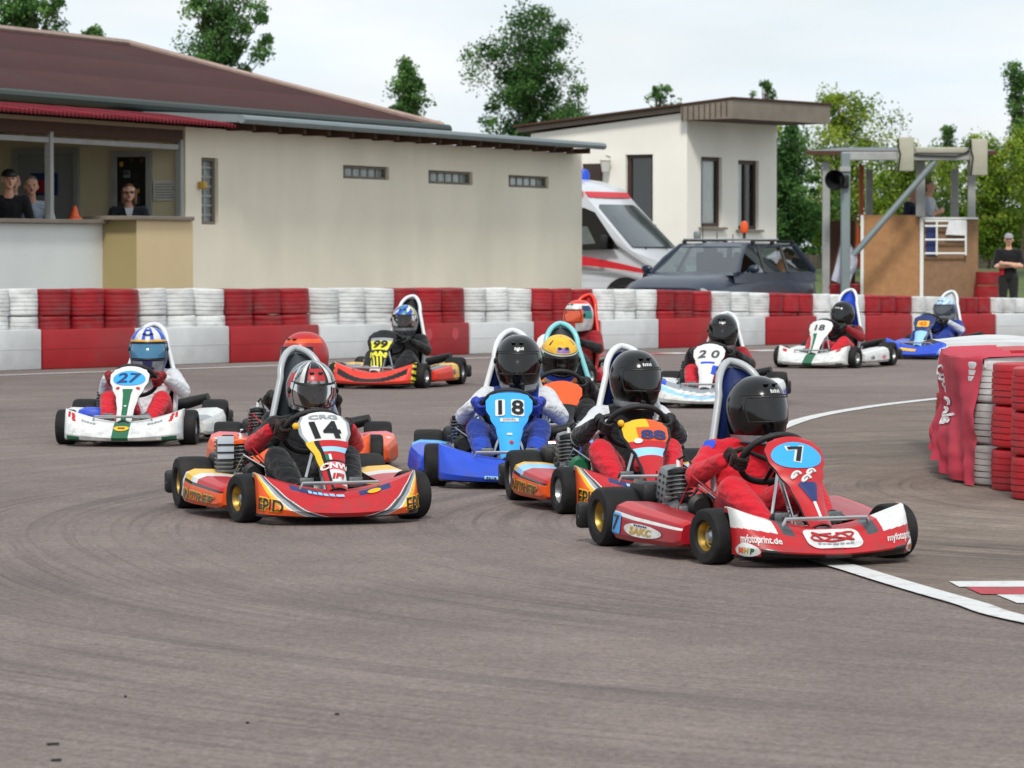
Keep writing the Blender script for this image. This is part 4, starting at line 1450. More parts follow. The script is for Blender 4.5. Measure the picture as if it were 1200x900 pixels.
def spline(P_, n=14):
    out = []
    P_ = [Vector(p) for p in P_]
    Q = [P_[0] * 2 - P_[1]] + P_ + [P_[-1] * 2 - P_[-2]]
    for i in range(1, len(Q) - 2):
        a, b, c, d = Q[i - 1:i + 3]
        for k in range(n):
            u = k / n
            out.append(.5 * ((2 * b) + (c - a) * u + (2 * a - 5 * b + 4 * c - d) * u * u + (3 * b - a - 3 * c + d) * u ** 3))
    out.append(P_[-1])
    return out

LINE = spline([(6.6, 36.6, 0), (5.2, 34.2, 0), tuple(G(1100, 468)), tuple(G(1010, 479)), tuple(G(940, 493)), (1.72, 25, 0), (1.34, 21.5, 0), (1.18, 18, 0), (1.27, 15.9, 0),
               tuple(G(1006, 670.5)), tuple(G(1069, 690)), tuple(G(1135, 709)), tuple(G(1200, 728)), (2.4, 11.6, 0), (3.3, 9.0, 0), (5.2, 6.5, 0)])
M_LINE = None
def line_paint():
    m, nt, out = node_mat('worn_white_paint')
    N = nt.nodes.new; L = nt.links.new
    b = N('ShaderNodeBsdfPrincipled'); L(b.outputs[0], out.inputs[0]); b.inputs['Roughness'].default_value = .65
    tc = N('ShaderNodeTexCoord')
    n = N('ShaderNodeTexNoise'); n.inputs['Scale'].default_value = 9; n.inputs['Detail'].default_value = 9; n.inputs['Roughness'].default_value = .75
    L(tc.outputs['Object'], n.inputs['Vector'])
    r = N('ShaderNodeValToRGB')
    r.color_ramp.elements[0].position = .30; r.color_ramp.elements[0].color = (.30, .27, .26, 1)
    r.color_ramp.elements[1].position = .48; r.color_ramp.elements[1].color = (.60, .60, .59, 1)
    L(n.outputs[0], r.inputs[0]); L(r.outputs[0], b.inputs['Base Color'])
    return m
M_LINE = line_paint()
M_KERBRED = paint('worn_red_paint', '#a8303a', .7, var=.25, scale=6, dirt=.5)

def ribbon(mb, pts, w, m, z):
    n = len(pts); vs = []
    for i, p in enumerate(pts):
        d = (pts[min(i + 1, n - 1)] - pts[max(0, i - 1)]).normalized()
        s = Vector((-d.y, d.x, 0))
        ww = w(i / (n - 1)) if callable(w) else w
        vs += [p + s * ww / 2 + Vector((0, 0, z)), p - s * ww / 2 + Vector((0, 0, z))]
    mb.add(vs, [(2 * i, 2 * i + 1, 2 * i + 3, 2 * i + 2) for i in range(n - 1)], m)

# inside of the bend: rougher, browner surface
pts = [p + Vector((.04, 0, .004)) for p in LINE] + [Vector((21.9, 6.5, .004)), Vector((21.9, 36.6, .004))]
t = MB(); t.poly(pts, M_INNER); struct('infield_surface', t)
t = MB(); ribbon(t, LINE, .125, M_LINE, .009); struct('track_edge_line', t)
# white line and painted kerb along the barrier
t = MB()
far = [G(x, interp(BASE, x) + 5.2) for x in range(-300, 691, 15)]
ribbon(t, far, .13, M_LINE, .005); struct('barrier_edge_line', t)
t = MB()
xs = [690, 722, 757, 781, 805, 832, 858, 883, 912, 940]
for i in range(len(xs) - 1):
    a = [G(x, interp(BASE, x) + 6.5) for x in (xs[i], (xs[i] + xs[i + 1]) / 2, xs[i + 1])]
    ribbon(t, a, .36, M_KERBRED if i % 2 == 0 else M_LINE, .005)
struct('painted_kerb', t)
# kerb blocks painted inside the bend, near right
t = MB()
for a, b_, c, d, m in (((1112, 683.5), (1206, 683.0), (1206, 690.0), (1124, 690.0), M_LINE), ((1132, 690.5), (1212, 690.3), (1212, 699.0), (1150, 698.6), M_KERBRED),
                       ((1168, 699.2), (1216, 699.2), (1216, 709.5), (1192, 709.0), M_LINE)):
    t.poly([G(*q) + Vector((0, 0, .0085)) for q in (a, b_, c, d)], m)
struct('kerb_marking', t)
# bits of rubber and gravel lying on the track
t = MB()
for px, py, sz in ((62, 873, .03), (66, 892, .025), (290, 848, .01), (395, 838, .012), (147, 817, .008)):
    p = G(px, py)
    t.box((p.x, p.y, .003), (sz * 1.1, sz * .6, .006), M_RUBBER, .002, rz=rnd.uniform(-.5, .5))
o = t.build('rubber_crumbs'); tag(o, 'small crumbs of tyre rubber scattered on the near asphalt', 'debris', None, 'stuff')

# ------------------------------------------------------------------ tyre barrier
M_TRED = paint('tyre_red', '#98141f', .5, var=.22, scale=5, dirt=.35, orand=.28, bump=.15, bscale=40)
M_TWHITE = paint('tyre_white', '#d6d8d7', .55, var=.10, scale=5, dirt=.42, orand=.14, bump=.15, bscale=40)
M_BRED = paint('block_red', '#9a161e', .55, var=.20, scale=2.2, dirt=.38, bump=.2, bscale=14)
M_BWHITE = paint('block_white', '#c6c9ca', .6, var=.09, scale=2.2, dirt=.45, bump=.2, bscale=14)

def car_tyre(mat, R0=.5, H0=1.0, deep=.025):
    """a tyre lying flat: unit radius .5 and unit height 1, grooved tread, open middle"""
    t = MB()
    pr = [(.27, .06), (.33, .0), (.455, .005), (.485, .035)]
    z = .10
    n = 6
    for k in range(n):
        a = .05 + .90 * k / n; b = .05 + .90 * (k + 1) / n
        bul = .014 * math.sin(math.pi * (k + .5) / n)
        pr += [(.487 + bul, a + .012), (.487 + bul, b - .022)]
        if k < n - 1:
            pr += [(.487 + bul - deep, b - .014), (.487 + bul - deep, b + .004)]
    pr += [(.485, .965), (.455, .995), (.33, 1.0), (.27, .94), (.265, .5), (.27, .06)]
    t.lathe(pr, mat, 40)
    return t.mesh('painted_tyre', 34)
# centre line of the tyre columns, behind the blocks
_fb = []
for px in range(-420, 1330, 10):
    p = foot(px); q = foot(px + 4) - p; q.normalize()
    c = p + Vector((-q.y, q.x, 0)) * .345
    d = c - CAM
    _fb.append((600 + FPX * d.x / (d.dot(_F)), c))
def foot_back(px):
    for (a, p), (b, q) in zip(_fb, _fb[1:]):
        if px <= b:
            return p + (q - p) * ((px - a) / (b - a))
    return _fb[-1][1]
TM = {True: car_tyre(M_TRED, deep=.010), False: car_tyre(M_TWHITE, deep=.020)}

SEG = [-180, -65, 38, 155, 255, 355, 452, 537, 617, 690, 763, 828, 895, 947, 1007, 1063, 1113, 1157, 1200, 1236]
YT = [(-300, 338), (0, 339.5), (540, 338), (760, 340), (900, 344), (1060, 347.5), (1170, 349.5), (1260, 351)]
YB = [(-300, 374), (0, 371), (290, 369), (540, 364.5), (760, 364), (900, 366), (1090, 366.5), (1260, 367)]
ORD = ['', 'first', 'second', 'third', 'fourth', 'fifth', 'sixth', 'seventh', 'eighth', 'ninth', 'tenth', 'eleventh']
cnt = {True: 0, False: 0}
for i in range(len(SEG) - 1):
    red = i % 2 == 0
    x0, x1 = SEG[i], SEG[i + 1]
    vis = x1 > 0
    if vis: cnt[red] += 1
    ctr = []
    for k in range(4):
        ctr.append(foot_back(x0 + (x1 - x0) * k / 3))
    for k in range(3):
        px = x0 + (x1 - x0) * (k + .5) / 3
        c = (ctr[k] + ctr[k + 1]) / 2
        s = FPX / c.y
        dia = (ctr[k + 1] - ctr[k]).length * 1.03
        zt = HC + (288 - interp(YT, px)) / s; zm = HC + (288 - interp(YB, px)) / s
        h = zt - zm
        if px < -62: continue
        for row, z in (('upper', zm), ('lower', zm - h)):
            o = obj('painted_tyre', TM[red])
            o.location = (c.x + rnd.uniform(-.012, .012), c.y + rnd.uniform(-.012, .012), z + rnd.uniform(-.004, .004) + (.004 if row == 'upper' else 0))
            o.scale = (dia, dia, h * 1.012)
            o.rotation_euler = (rnd.uniform(-.035, .035), rnd.uniform(-.035, .035), rnd.uniform(0, 6))
            cn = 'red' if red else 'white'
            tag(o, '%s tyre, %s in the %s row of the %s %s section of the long barrier' % (cn, ('left', 'middle', 'right')[k], row, ORD[max(1, cnt[red])], cn), 'tyre', 'painted tyres on the long barrier')
# painted blocks in front of the tyres
BLK = [-170, -60, 50, 160, 270, 375, 462, 551, 627, 705, 773, 837, 898, 958, 1015, 1070, 1120, 1168, 1222]
YBT = [(-300, 390), (0, 387), (290, 382), (540, 378.5), (760, 374), (900, 371), (1090, 369), (1260, 367)]
cnt = {True: 0, False: 0}
for i in range(len(BLK) - 1):
    red = i % 2 == 0
    if BLK[i + 1] <= 0: continue
    a = foot(BLK[i] + .4); b = foot(BLK[i + 1] - .4)
    pm = (BLK[i] + BLK[i + 1]) / 2
    if BLK[i + 1] > 0: cnt[red] += 1
    d = (b - a); Ln = d.length; d.normalize()
    s = FPX / ((a.y + b.y) / 2)
    zt = HC + (288 - interp(YBT, pm)) / s
    cT = foot_back(pm); sT = FPX / cT.y
    zl = HC + (288 - interp(YB, pm)) / sT; zl = zl - (HC + (288 - interp(YT, pm)) / sT - zl) - .006
    r_ = math.atan2(d.y, d.x)
    m = M_BRED if red else M_BWHITE
    t = MB()
    t.box((Ln / 2, .05, zt / 2), (Ln - .012, .10, zt), m, .018)
    t.box((Ln / 2, .42, max(.05, zl) / 2), (Ln - .02, .635, max(.05, zl)), m, .01)
    # horizontal board joint and a few scuffs standing proud
    t.box((Ln / 2, -.001, zt * .52), (Ln - .03, .004, .010), m)
    if 551 >= BLK[i] >= 460 and red:
        for q in (.45, .8):
            t.lathe([(.001, 0), (.065, 0)], paint('faded_red', '#b5434a', .6, var=.1), 18, Matrix.Translation((Ln * q, -.003, zt * .66)) @ Matrix.Rotation(rad(90), 4, 'X') @ Matrix.Diagonal((1, 1.2, 1, 1)))
    o = t.build('barrier_block')
    o.location = a; o.rotation_euler = (0, 0, r_)
    cn = 'red' if red else 'white'
    tag(o, '%s painted low barrier block under the tyres, %s %s block from the left' % (cn, ORD[max(1, cnt[red])], cn), 'barrier block', 'painted barrier blocks')

# ------------------------------------------------------------------ tyre wall inside the bend, near right
ht = .236
def inner_tyre(x, y, row, red, label, dia=.47):
    o = obj('painted_tyre', TM2[red])
    o.location = (x + rnd.uniform(-.01, .01), y + rnd.uniform(-.01, .01), row * ht + .003)
    o.scale = (dia, dia, ht * .985)
    o.rotation_euler = (rnd.uniform(-.02, .02), rnd.uniform(-.02, .02), rnd.uniform(0, 6))
    tag(o, label, 'tyre', 'stacked tyres inside the bend')
M_TRED2 = paint('tyre_bright_red', '#b01822', .42, var=.18, scale=5, dirt=.22, bump=.15, bscale=40)
TM2 = {True: car_tyre(M_TRED2, deep=.016), False: TM[False]}
ROWN = ('bottom', 'middle', 'top')
# (x, y, red?, name of the stack)
c1 = G(1165, 577); c2 = G(1188, 588)
stacks = [(c2.x + .235, c2.y + .15, True, 'red stack at the right edge'), (c1.x + .235, c1.y + .17, True, 'second red stack from the right edge')]
wy = c1.y + .62
stacks += [(c1.x + .16, wy, False, 'white stack beside the draped banner'), (c1.x + .17, wy + .50, False, 'white stack under the banner'),
           (c1.x + .15, wy + 1.0, True, 'red stack under the banner'), (c1.x + .17, wy + 1.5, True, 'farther red stack under the banner'),
           (c1.x + .24, wy + 2.0, False, 'white stack at the far end of the banner'), (c1.x + .45, wy + 2.6, False, 'farthest white stack')]
for x, y, red, nm in stacks:
    for row in range(3):
        inner_tyre(x, y, row, red, '%s tyre of the %s inside the bend' % (ROWN[row], nm))
# second column further right, tops in view
for k, (dx, dy, red) in enumerate(((.76, .62, False), (.70, 1.12, False), (.68, 1.62, True), (.72, 2.12, True), (.78, 2.65, False), (.95, 3.2, False))):
    inner_tyre(c1.x + dx, c1.y + dy, 2, red, 'top %s tyre in the back column inside the bend, %s from the front' % ('red' if red else 'white', ORD[k + 1]))
    inner_tyre(c1.x + dx, c1.y + dy, 1, red, 'middle %s tyre in the back column inside the bend, %s from the front' % ('red' if red else 'white', ORD[k + 1]))
    inner_tyre(c1.x + dx, c1.y + dy, 0, red, 'bottom %s tyre in the back column inside the bend, %s from the front' % ('red' if red else 'white', ORD[k + 1]))
# flat boards laid on top of the wall
M_BANNER = paint('banner_red', '#b83145', .75, var=.12, scale=3, bump=.12, bscale=25, dirt=.12)
M_BWH = cloth('banner_white', '#d8d3d3', .75, .1)
zt = 3 * ht
for (y0, y1, m, lab, dz, xo) in ((wy - .18, wy + .42, M_TWHITE, 'white board lying flat over the near white stacks', .012, .0), (wy + 1.0, wy + 1.75, M_TRED2, 'red board lying across the middle of the tyre wall', .016, -.02),
                             (wy + 2.0, wy + 3.9, M_TWHITE, 'long white board lying on the far end of the tyre wall', .03, .05)):
    t = MB(); t.grid(lambda u, v: Vector((c1.x + xo + 1.9 * u, y0 + (y1 - y0) * v + .15 * u, zt + dz + .016 * math.sin(u * 9 + v * 5) + .02 * mnoise.noise(Vector((u * 4, v * 3, y0))))), 30, 12, m)
    t.grid(lambda u, v: Vector((c1.x + xo + 1.9 * u, y0 + .15 * u - .004, zt + dz + .016 * math.sin(u * 9) + .02 * mnoise.noise(Vector((u * 4, 0, y0))) - .05 * v)), 30, 2, m)
    o = t.build('cover_board', None, 60); tag(o, lab, 'cover')

# the banner: a cloth hung over the outer side of the wall
BX = c1.x - .10
by0, by1 = wy - .20, wy + 1.75
def ban(u, v):
    """u 0 near end .. 1 far end, v 0 on top .. 1 at the ground"""
    y = by0 + (by1 - by0) * u
    x = BX - .01 + .07 * u + .12 * max(0, 1 - u / .22) ** 1.6 + .16 * max(0, u - .6)
    fold = .034 * math.sin(u * 19 + 1.5 * v + 3 * mnoise.noise(Vector((u * 4, v * 2, 5)))) * (.25 + .75 * v) + .016 * math.sin(u * 47 + 4 * v) * v + .05 * mnoise.noise(Vector((u * 4, v * 3, 2))) + .012 * mnoise.noise(Vector((u * 13, v * 11, 7)))
    if v < .14:
        k = v / .14
        return Vector((x + .30 * (1 - k), y, zt + .035 - .01 * k + .012 * math.sin(u * 30)))
    k = (v - .14) / .86
    z = zt + .025 - k * (zt + .02) * (1.0 - .16 * u * (1 - .3 * math.sin(u * 9)))
    flare = .02 * k ** 2.2
    return Vector((x - flare - .03 - fold * (.5 + k), y - .10 * k * (1 - u) + .02 * math.sin(8 * k + u * 20), max(.012, z)))
t = MB(); t.grid(ban, 130, 60, M_BANNER)
bo = t.build('banner', None, 80); tag(bo, 'crumpled red banner with white lettering draped over the tyre wall', 'banner')
d = MB()
def banmap(a, b, off=.008):
    u = max(0, min(1, .36 - a)); v = max(0, min(1, .50 - b))
    p = ban(u, v)
    n = (ban(min(1, u + .01), v) - p).cross(ban(u, min(1, v + .01)) - p)
    if n.length < 1e-9: return p
    n.normalize()
    if n.x > 0: n = -n
    return p + n * off
def sub_text(mb, s, fn, h, m, **k):
    vs, fs, w = text_poly(s, .06, .25)
    # subdivide so that the letters follow the folds
    bm = bmesh.new()
    V = [bm.verts.new((x, y, 0)) for x, y in vs]
    for f in fs:
        try: bm.faces.new([V[i] for i in f])
        except ValueError: pass
    bmesh.ops.subdivide_edges(bm, edges=bm.edges[:], cuts=3, use_grid_fill=True)
    bmesh.ops.triangulate(bm, faces=bm.faces[:])
    bm.verts.index_update()
    c, s_ = math.cos(k.get('rot', 0)), math.sin(k.get('rot', 0))
    out = []
    for v in bm.verts:
        x, y = v.co.x * h * k.get('sx', 1), v.co.y * h
        out.append(fn(k.get('cx', 0) + (x * c - y * s_) * k.get('ax', 1), k.get('cy', 0) + x * s_ + y * c))
    mb.add(out, [[v.index for v in f.verts] for f in bm.faces], m)
    bm.free()
sub_text(d, 'Coca-Cola', banmap, .12, M_BWH, sx=.60, ax=1.35, cx=-.10, cy=.06, rot=-1.0)
put_patch(d, [(-.05, .09), (.06, .06), (.03, -.02), (.05, -.13), (.0, -.06), (-.03, .0)], banmap, M_BWH, -.20, -.22)
d.build('lettering', bo, 0)
# ------------------------------------------------------------------ buildings
M_PLASTER = paint('cream_plaster', '#f0e7d2', .9, var=.05, scale=.7, bump=.3, bscale=40, dirt=.10, streak=.09)
M_PLASTW = paint('pale_plaster', '#eeeae0', .9, var=.04, scale=1.1, bump=.2, bscale=40, dirt=.05, streak=.06)
M_LOWWALL = paint('white_render', '#e0e3df', .9, var=.05, scale=1.1, bump=.2, bscale=40, dirt=.08)
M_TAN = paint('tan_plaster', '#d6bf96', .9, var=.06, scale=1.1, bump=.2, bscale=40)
M_TAN_SHADE = paint('tan_plaster_shaded', '#9a8a60', .9, var=.06, scale=1.1)  # end face of the ticket counter, its shade put into the colour
M_FASCIA = paint('zinc_fascia', '#7f8a8c', .5, metal=.3, var=.12, scale=2)
M_WOODB = paint('brown_timber', '#4a2f20', .8, var=.3, scale=6)
M_GREYWOOD = paint('grey_timber', '#7d7468', .85, var=.2, scale=3, bump=.2)
M_GUTTER = paint('gutter_green', '#2f3935', .55, var=.15, scale=2)
M_PORCHIN = paint('porch_wall', '#d9d0ae', .9, var=.08, scale=1)
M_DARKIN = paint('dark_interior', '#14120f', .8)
M_POST = paint('post_grey', '#9b9d9a', .6, var=.1, dirt=.2)
M_FRAME = paint('window_brown', '#3b2b22', .5, var=.15)
M_PANE = paint('window_pane', '#59605f', .08, var=.5, scale=1.6, coat=.6)
M_CURT = paint('curtain', '#efefea', .9, var=.12, scale=8)
M_GLASSBLOCK = paint('glass_block', '#8b9692', .15, var=.45, scale=9, coat=.5)
M_PLY = paint('plywood', '#a67a50', .75, var=.22, scale=7, bump=.15, dirt=.08)
M_PLYD = paint('weathered_plywood', '#86684c', .8, var=.22, scale=9, bump=.15, dirt=.15)
M_BEIGE = paint('beige_box', '#a5a391', .6, var=.08, dirt=.15)

def corrugated(name, hexcol, scale, axis='X', var=.2):
    m = paint(name, hexcol, .85, var=var, scale=1.3, dirt=.12, spec=.2)
    nt = m.node_tree
    N = nt.nodes.new; L = nt.links.new
    tc = N('ShaderNodeTexCoord'); w = N('ShaderNodeTexWave'); w.bands_direction = axis
    w.inputs['Scale'].default_value = scale; L(tc.outputs['Object'], w.inputs['Vector'])
    bp = N('ShaderNodeBump'); bp.inputs['Strength'].default_value = .8; bp.inputs['Distance'].default_value = .04
    L(w.outputs[1], bp.inputs['Height'])
    b = [n for n in nt.nodes if n.type == 'BSDF_PRINCIPLED'][0]
    L(bp.outputs[0], b.inputs['Normal'])
    # shading of ridges and valleys painted into the colour; the sheets overlap in rows
    w2 = N('ShaderNodeTexWave'); w2.bands_direction = 'Y'; w2.wave_profile = 'SAW'; w2.inputs['Scale'].default_value = .26; L(tc.outputs['Object'], w2.inputs['Vector'])
    m1 = N('ShaderNodeMapRange'); m1.inputs[3].default_value = .66; m1.inputs[4].default_value = 1.16; L(w.outputs[1], m1.inputs[0])
    m2 = N('ShaderNodeMapRange'); m2.inputs[3].default_value = .80; m2.inputs[4].default_value = 1.1; L(w2.outputs[1], m2.inputs[0])
    mm = N('ShaderNodeMath'); mm.operation = 'MULTIPLY'; L(m1.outputs[0], mm.inputs[0]); L(m2.outputs[0], mm.inputs[1])
    lk = b.inputs['Base Color'].links[0]; src = lk.from_socket
    mu = N('ShaderNodeMix'); mu.data_type = 'RGBA'; mu.blend_type = 'MULTIPLY'; mu.inputs[0].default_value = 1
    L(src, mu.inputs[6]); L(mm.outputs[0], mu.inputs[7]); L(mu.outputs[2], b.inputs['Base Color'])
    return m
M_ROOF = corrugated('brown_sheet_roof', '#4a2b2a', 1.5)
M_AWN = corrugated('red_sheet_awning', '#741c28', 3.5)
M_FLATROOF = paint('roof_felt', '#6c7376', .9, var=.15)

def wall_holes(mb, Lx, z0, z1, holes, m, y=0.0, reveal=.12, mrev=None):
    """vertical wall in the x-z plane at y with rectangular openings and their reveals"""
    xs = sorted({0, Lx} | {h[0] for h in holes} | {h[1] for h in holes})
    zs = sorted({z0, z1} | {h[2] for h in holes} | {h[3] for h in holes})
    for a, b in zip(xs, xs[1:]):
        for c, d in zip(zs, zs[1:]):
            cx, cz = (a + b) / 2, (c + d) / 2
            if any(h[0] < cx < h[1] and h[2] < cz < h[3] for h in holes): continue
            mb.poly([(a, y, c), (b, y, c), (b, y, d), (a, y, d)], m)
    for x0, x1, c, d in holes:
        r = mrev or m
        mb.poly([(x0, y, c), (x0, y + reveal, c), (x0, y + reveal, d), (x0, y, d)], r)
        mb.poly([(x1, y, c), (x1, y, d), (x1, y + reveal, d), (x1, y + reveal, c)], r)
        mb.poly([(x0, y, c), (x1, y, c), (x1, y + reveal, c), (x0, y + reveal, c)], r)
        mb.poly([(x0, y, d), (x0, y + reveal, d), (x1, y + reveal, d), (x1, y, d)], r)

def frame_obj(name, parent, x0, x1, z0, z1, y, w, m, d=.05):
    f = MB()
    f.box(((x0 + x1) / 2, y, z0 + w / 2), (x1 - x0, d, w), m, .006); f.box(((x0 + x1) / 2, y, z1 - w / 2), (x1 - x0, d, w), m, .006)
    f.box((x0 + w / 2, y, (z0 + z1) / 2), (w, d, z1 - z0 - 2 * w - .004), m, .006); f.box((x1 - w / 2, y, (z0 + z1) / 2), (w, d, z1 - z0 - 2 * w - .004), m, .006)
    return f.build(name, parent)

PD = 3.6      # depth of the porch
# ---- long low clubhouse ------------------------------------------------------
A0 = Vector((-4.12, 45.3, 0)); DIR = Vector((5.267, 13.4, 0)).normalized(); CANG = math.atan2(DIR.y, DIR.x)
CL = thing('clubhouse', 'long cream clubhouse with brown sheet roof and open porch behind the barrier', 'building', A0, CANG)
def on_wall(px, py, yl=0.0):
    """photo point -> local (x, z) on the wall plane y = yl"""
    d = ray(px, py)
    n = Vector((-DIR.y, DIR.x, 0))
    p0 = A0 + n * yl
    t = (p0 - CAM).dot(n) / d.dot(n)
    p = CAM + d * t - A0
    return p.dot(DIR), p.z
LW = on_wall(682, 180)[0]
holes = []
for x0, y0, x1, y1 in ((236, 185, 256, 263), (402, 194.5, 456, 210), (502, 200.5, 554, 216), (596, 206, 643, 220)):
    a = on_wall(x0, y0); b = on_wall(x1, y1); c = on_wall(x0, y1); d_ = on_wall(x1, y0)
    holes.append((a[0], b[0], (b[1] + c[1]) / 2, (a[1] + d_[1]) / 2))
w_ = MB()
wall_holes(w_, LW, 0, 2.86, holes, M_PLASTER)
w_.poly([(LW, 0, 0), (LW, 5, 0), (LW, 5, 3.0), (LW, 0, 2.86)], M_PLASTER)
w_.poly([(0, 0, 0), (0, 0, 2.86), (0, PD, 2.9), (0, PD, 0)], M_PORCHIN)
w_.poly([(LW, 5, 0), (0, 5, 0), (0, 5, 3), (LW, 5, 3)], M_PLASTER)
w_.build('wall', CL, 0)
for i, h in enumerate(holes):
    f = frame_obj('window', CL, h[0] + .003, h[1] - .003, h[2] + .003, h[3] - .003, .07, .035, M_GREYWOOD)
    p = MB()
    p.poly([(h[0], .10, h[2]), (h[1], .10, h[2]), (h[1], .10, h[3]), (h[0], .10, h[3])], M_GLASSBLOCK)
    nx = 2 if i == 0 else 6; nz = 7 if i == 0 else 1
    for k in range(1, nx):
        x = h[0] + (h[1] - h[0]) * k / nx; p.box((x, .095, (h[2] + h[3]) / 2), (.03, .02, h[3] - h[2] - .01), M_POST)
    for k in range(1, nz):
        z = h[2] + (h[3] - h[2]) * k / nz; p.box(((h[0] + h[1]) / 2, .093, z), (h[1] - h[0] - .01, .02, .03), M_POST)
    p.build('pane', f, 0)
# lean-to roof over the cream wall
r = MB()
xe = on_wall(704, 180, -.45)[0]
r.add([(.58, -.45, 2.93), (xe, -.45, 2.93), (xe, 5.2, 3.16), (.58, 5.2, 3.16), (.58, -.45, 3.03), (xe, -.45, 3.03), (xe, 5.2, 3.26), (.58, 5.2, 3.26)],
      [(0, 3, 2, 1), (4, 5, 6, 7), (0, 1, 5, 4), (1, 2, 6, 5), (2, 3, 7, 6), (3, 0, 4, 7)], [M_WOODB, M_FLATROOF, M_FASCIA, M_FASCIA, M_FASCIA, M_FASCIA])
r.tube([(.58, -.50, 2.97), (xe, -.50, 2.97)], .055, M_FASCIA, 8)
x = 1.2
while x < LW:
    r.box((x, -.20, 2.885), (.09, .38, .08), M_WOODB); x += .78
r.build('roof', CL, 30)
# main pitched roof behind
r = MB()
r.poly([(-14, 1.0, 3.2), (10.9, 1.0, 3.2), (8.0, 5, 4.42), (-14, 5, 4.42)], M_ROOF)
r.poly([(10.9, 1.0, 3.2), (10.9, 9, 3.2), (8.0, 5, 4.42)], M_ROOF)
r.poly([(10.9, 9, 3.2), (-14, 9, 3.2), (-14, 5, 4.42), (8.0, 5, 4.42)], M_ROOF)
r.tube([(-14, 5, 4.44), (8.0, 5, 4.44), (9.4, 3.07, 3.84), (10.9, 1.0, 3.22)], .055, paint('ridge_tiles', '#a08b80', .8, var=.2), 6)
r.build('pitched_roof', CL, 0)
r = MB()
r.box((-1.55, 1.06, 3.10), (24.8, .05, .16), M_GUTTER)
r.tube([(-14, .95, 3.17), (10.95, .95, 3.17)], .075, M_GUTTER, 10)
r.box((-1.55, 2.5, 3.0), (24.6, 2.8, .04), M_WOODB)
r.build('gutter', CL, 30)
r = MB()
r.grid(lambda u, v: Vector((-14 + 14.6 * u, -.42 + 1.0 * v, 2.90 + .14 * v + .013 * math.sin(u * 14.6 * 2 * math.pi / .10))), 900, 1, M_AWN)
r.grid(lambda u, v: Vector((-14 + 14.6 * u, -.42, 2.90 - .035 * v + .013 * math.sin(u * 14.6 * 2 * math.pi / .10))), 900, 1, M_AWN)
r.build('awning', CL, 0)
# porch: floor, back wall with door openings, ceiling
FZ = .40
ct = on_wall(60, 257)[1]
r = MB()
r.box((-7, PD / 2, FZ - .1), (13.99, PD, .2), paint('porch_floor', '#a39d90', .8))
r.box((-7, PD + .06, 1.6), (13.98, .1, 3.0), M_PORCHIN)
r.box((-7, PD / 2, 2.84), (13.97, PD, .05), paint('porch_ceiling', '#a08f74', .8))
r.box((-7, .06, 2.74), (13.9, .10, .15), M_WOODB)
r.build('porch', CL, 0)
def on_end(px, py):
    """photo point -> local (y, z) on the end wall of the porch, plane x = 0"""
    d = ray(px, py); t = (A0 - CAM).dot(DIR) / d.dot(DIR); p = CAM + d * t - A0
    return p.dot(Vector((-DIR.y, DIR.x, 0))), p.z
def end_box(mb, y0, y1, z0, z1, x, th, m):
    mb.box((x, (y0 + y1) / 2, (z0 + z1) / 2), (th, abs(y1 - y0), abs(z1 - z0)), m)
def end_frame(px0, px1, py0):
    a = on_end(px0, py0); b = on_end(px1, py0)
    y0, y1, z1 = min(a[0], b[0]), max(a[0], b[0]), a[1]
    f = MB(); w = .07
    end_box(f, y0 - w, y0, FZ, z1, -.03, .06, M_POST); end_box(f, y1, y1 + w, FZ, z1, -.03, .06, M_POST); end_box(f, y0 - w, y1 + w, z1 + .002, z1 + w, -.03, .06, M_POST)
    return f.build('door', CL, 0), y0, y1, z1
dr, y0, y1, z1 = end_frame(138, 173, 184)
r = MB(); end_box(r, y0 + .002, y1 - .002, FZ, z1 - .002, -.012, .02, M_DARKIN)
for k in range(30):
    yy = y0 + (y1 - y0) * rnd.uniform(.1, .9); zz = FZ + (z1 - FZ) * rnd.uniform(.35, .97); q = rnd.uniform(.03, .10)
    end_box(r, yy - q / 2, yy + q / 2, zz, zz + rnd.uniform(.03, .12), -.028 - .001 * (k % 4), .008, rnd.choice((M_DARKMETAL, M_FASCIA, M_GUTTER, P('gold'), M_DARKMETAL, M_WOODB)))
r.build('shop_shelves', dr, 0)
dr, y0, y1, z1 = end_frame(22, 88, 180)
r = MB(); end_box(r, y0 + .002, y1 - .002, FZ, z1 - .002, -.012, .02, paint('grey_door', '#8d9093', .6)); r.build('door_leaf', dr, 0)
def end_sign(name, label, cat, px0, py0, px1, py1, fill):
    a = on_end(px0, py0); b = on_end(px1, py1)
    y0, y1, z0, z1 = min(a[0], b[0]), max(a[0], b[0]), min(a[1], b[1]), max(a[1], b[1])
    r = MB(); fill(r, y0, y1, z0, z1)
    o = r.build(name, None, 0); o.location = A0; o.rotation_euler = (0, 0, CANG); tag(o, label, cat)
def f1(r, y0, y1, z0, z1):
    end_box(r, y0, y1, z0, z1, -.035, .02, P('navy')); end_box(r, y0 + (y1 - y0) * .3, y0 + (y1 - y0) * .75, z0 + .04, z0 + (z1 - z0) * .7, -.05, .008, P('redpod'))
end_sign('poster', 'dark blue and red poster hanging on the grey porch door', 'poster', 38, 203, 69, 229, f1)
def f2(r, y0, y1, z0, z1):
    end_box(r, y0, y1, z0, z1, -.02, .02, paint('paper', '#d6d4cc', .8))
    for k in range(6):
        end_box(r, y0 + (y1 - y0) * (.08 + .05 * (k % 3)), y1 - (y1 - y0) * .08, z0 + (z1 - z0) * (.12 + .13 * k), z0 + (z1 - z0) * (.16 + .13 * k), -.032, .004, M_FASCIA)
end_sign('notice', 'pale printed notice on the porch wall right of the dark doorway', 'notice', 181, 211, 208, 235, f2)
r = MB()
xb = on_wall(120, 257)[0]
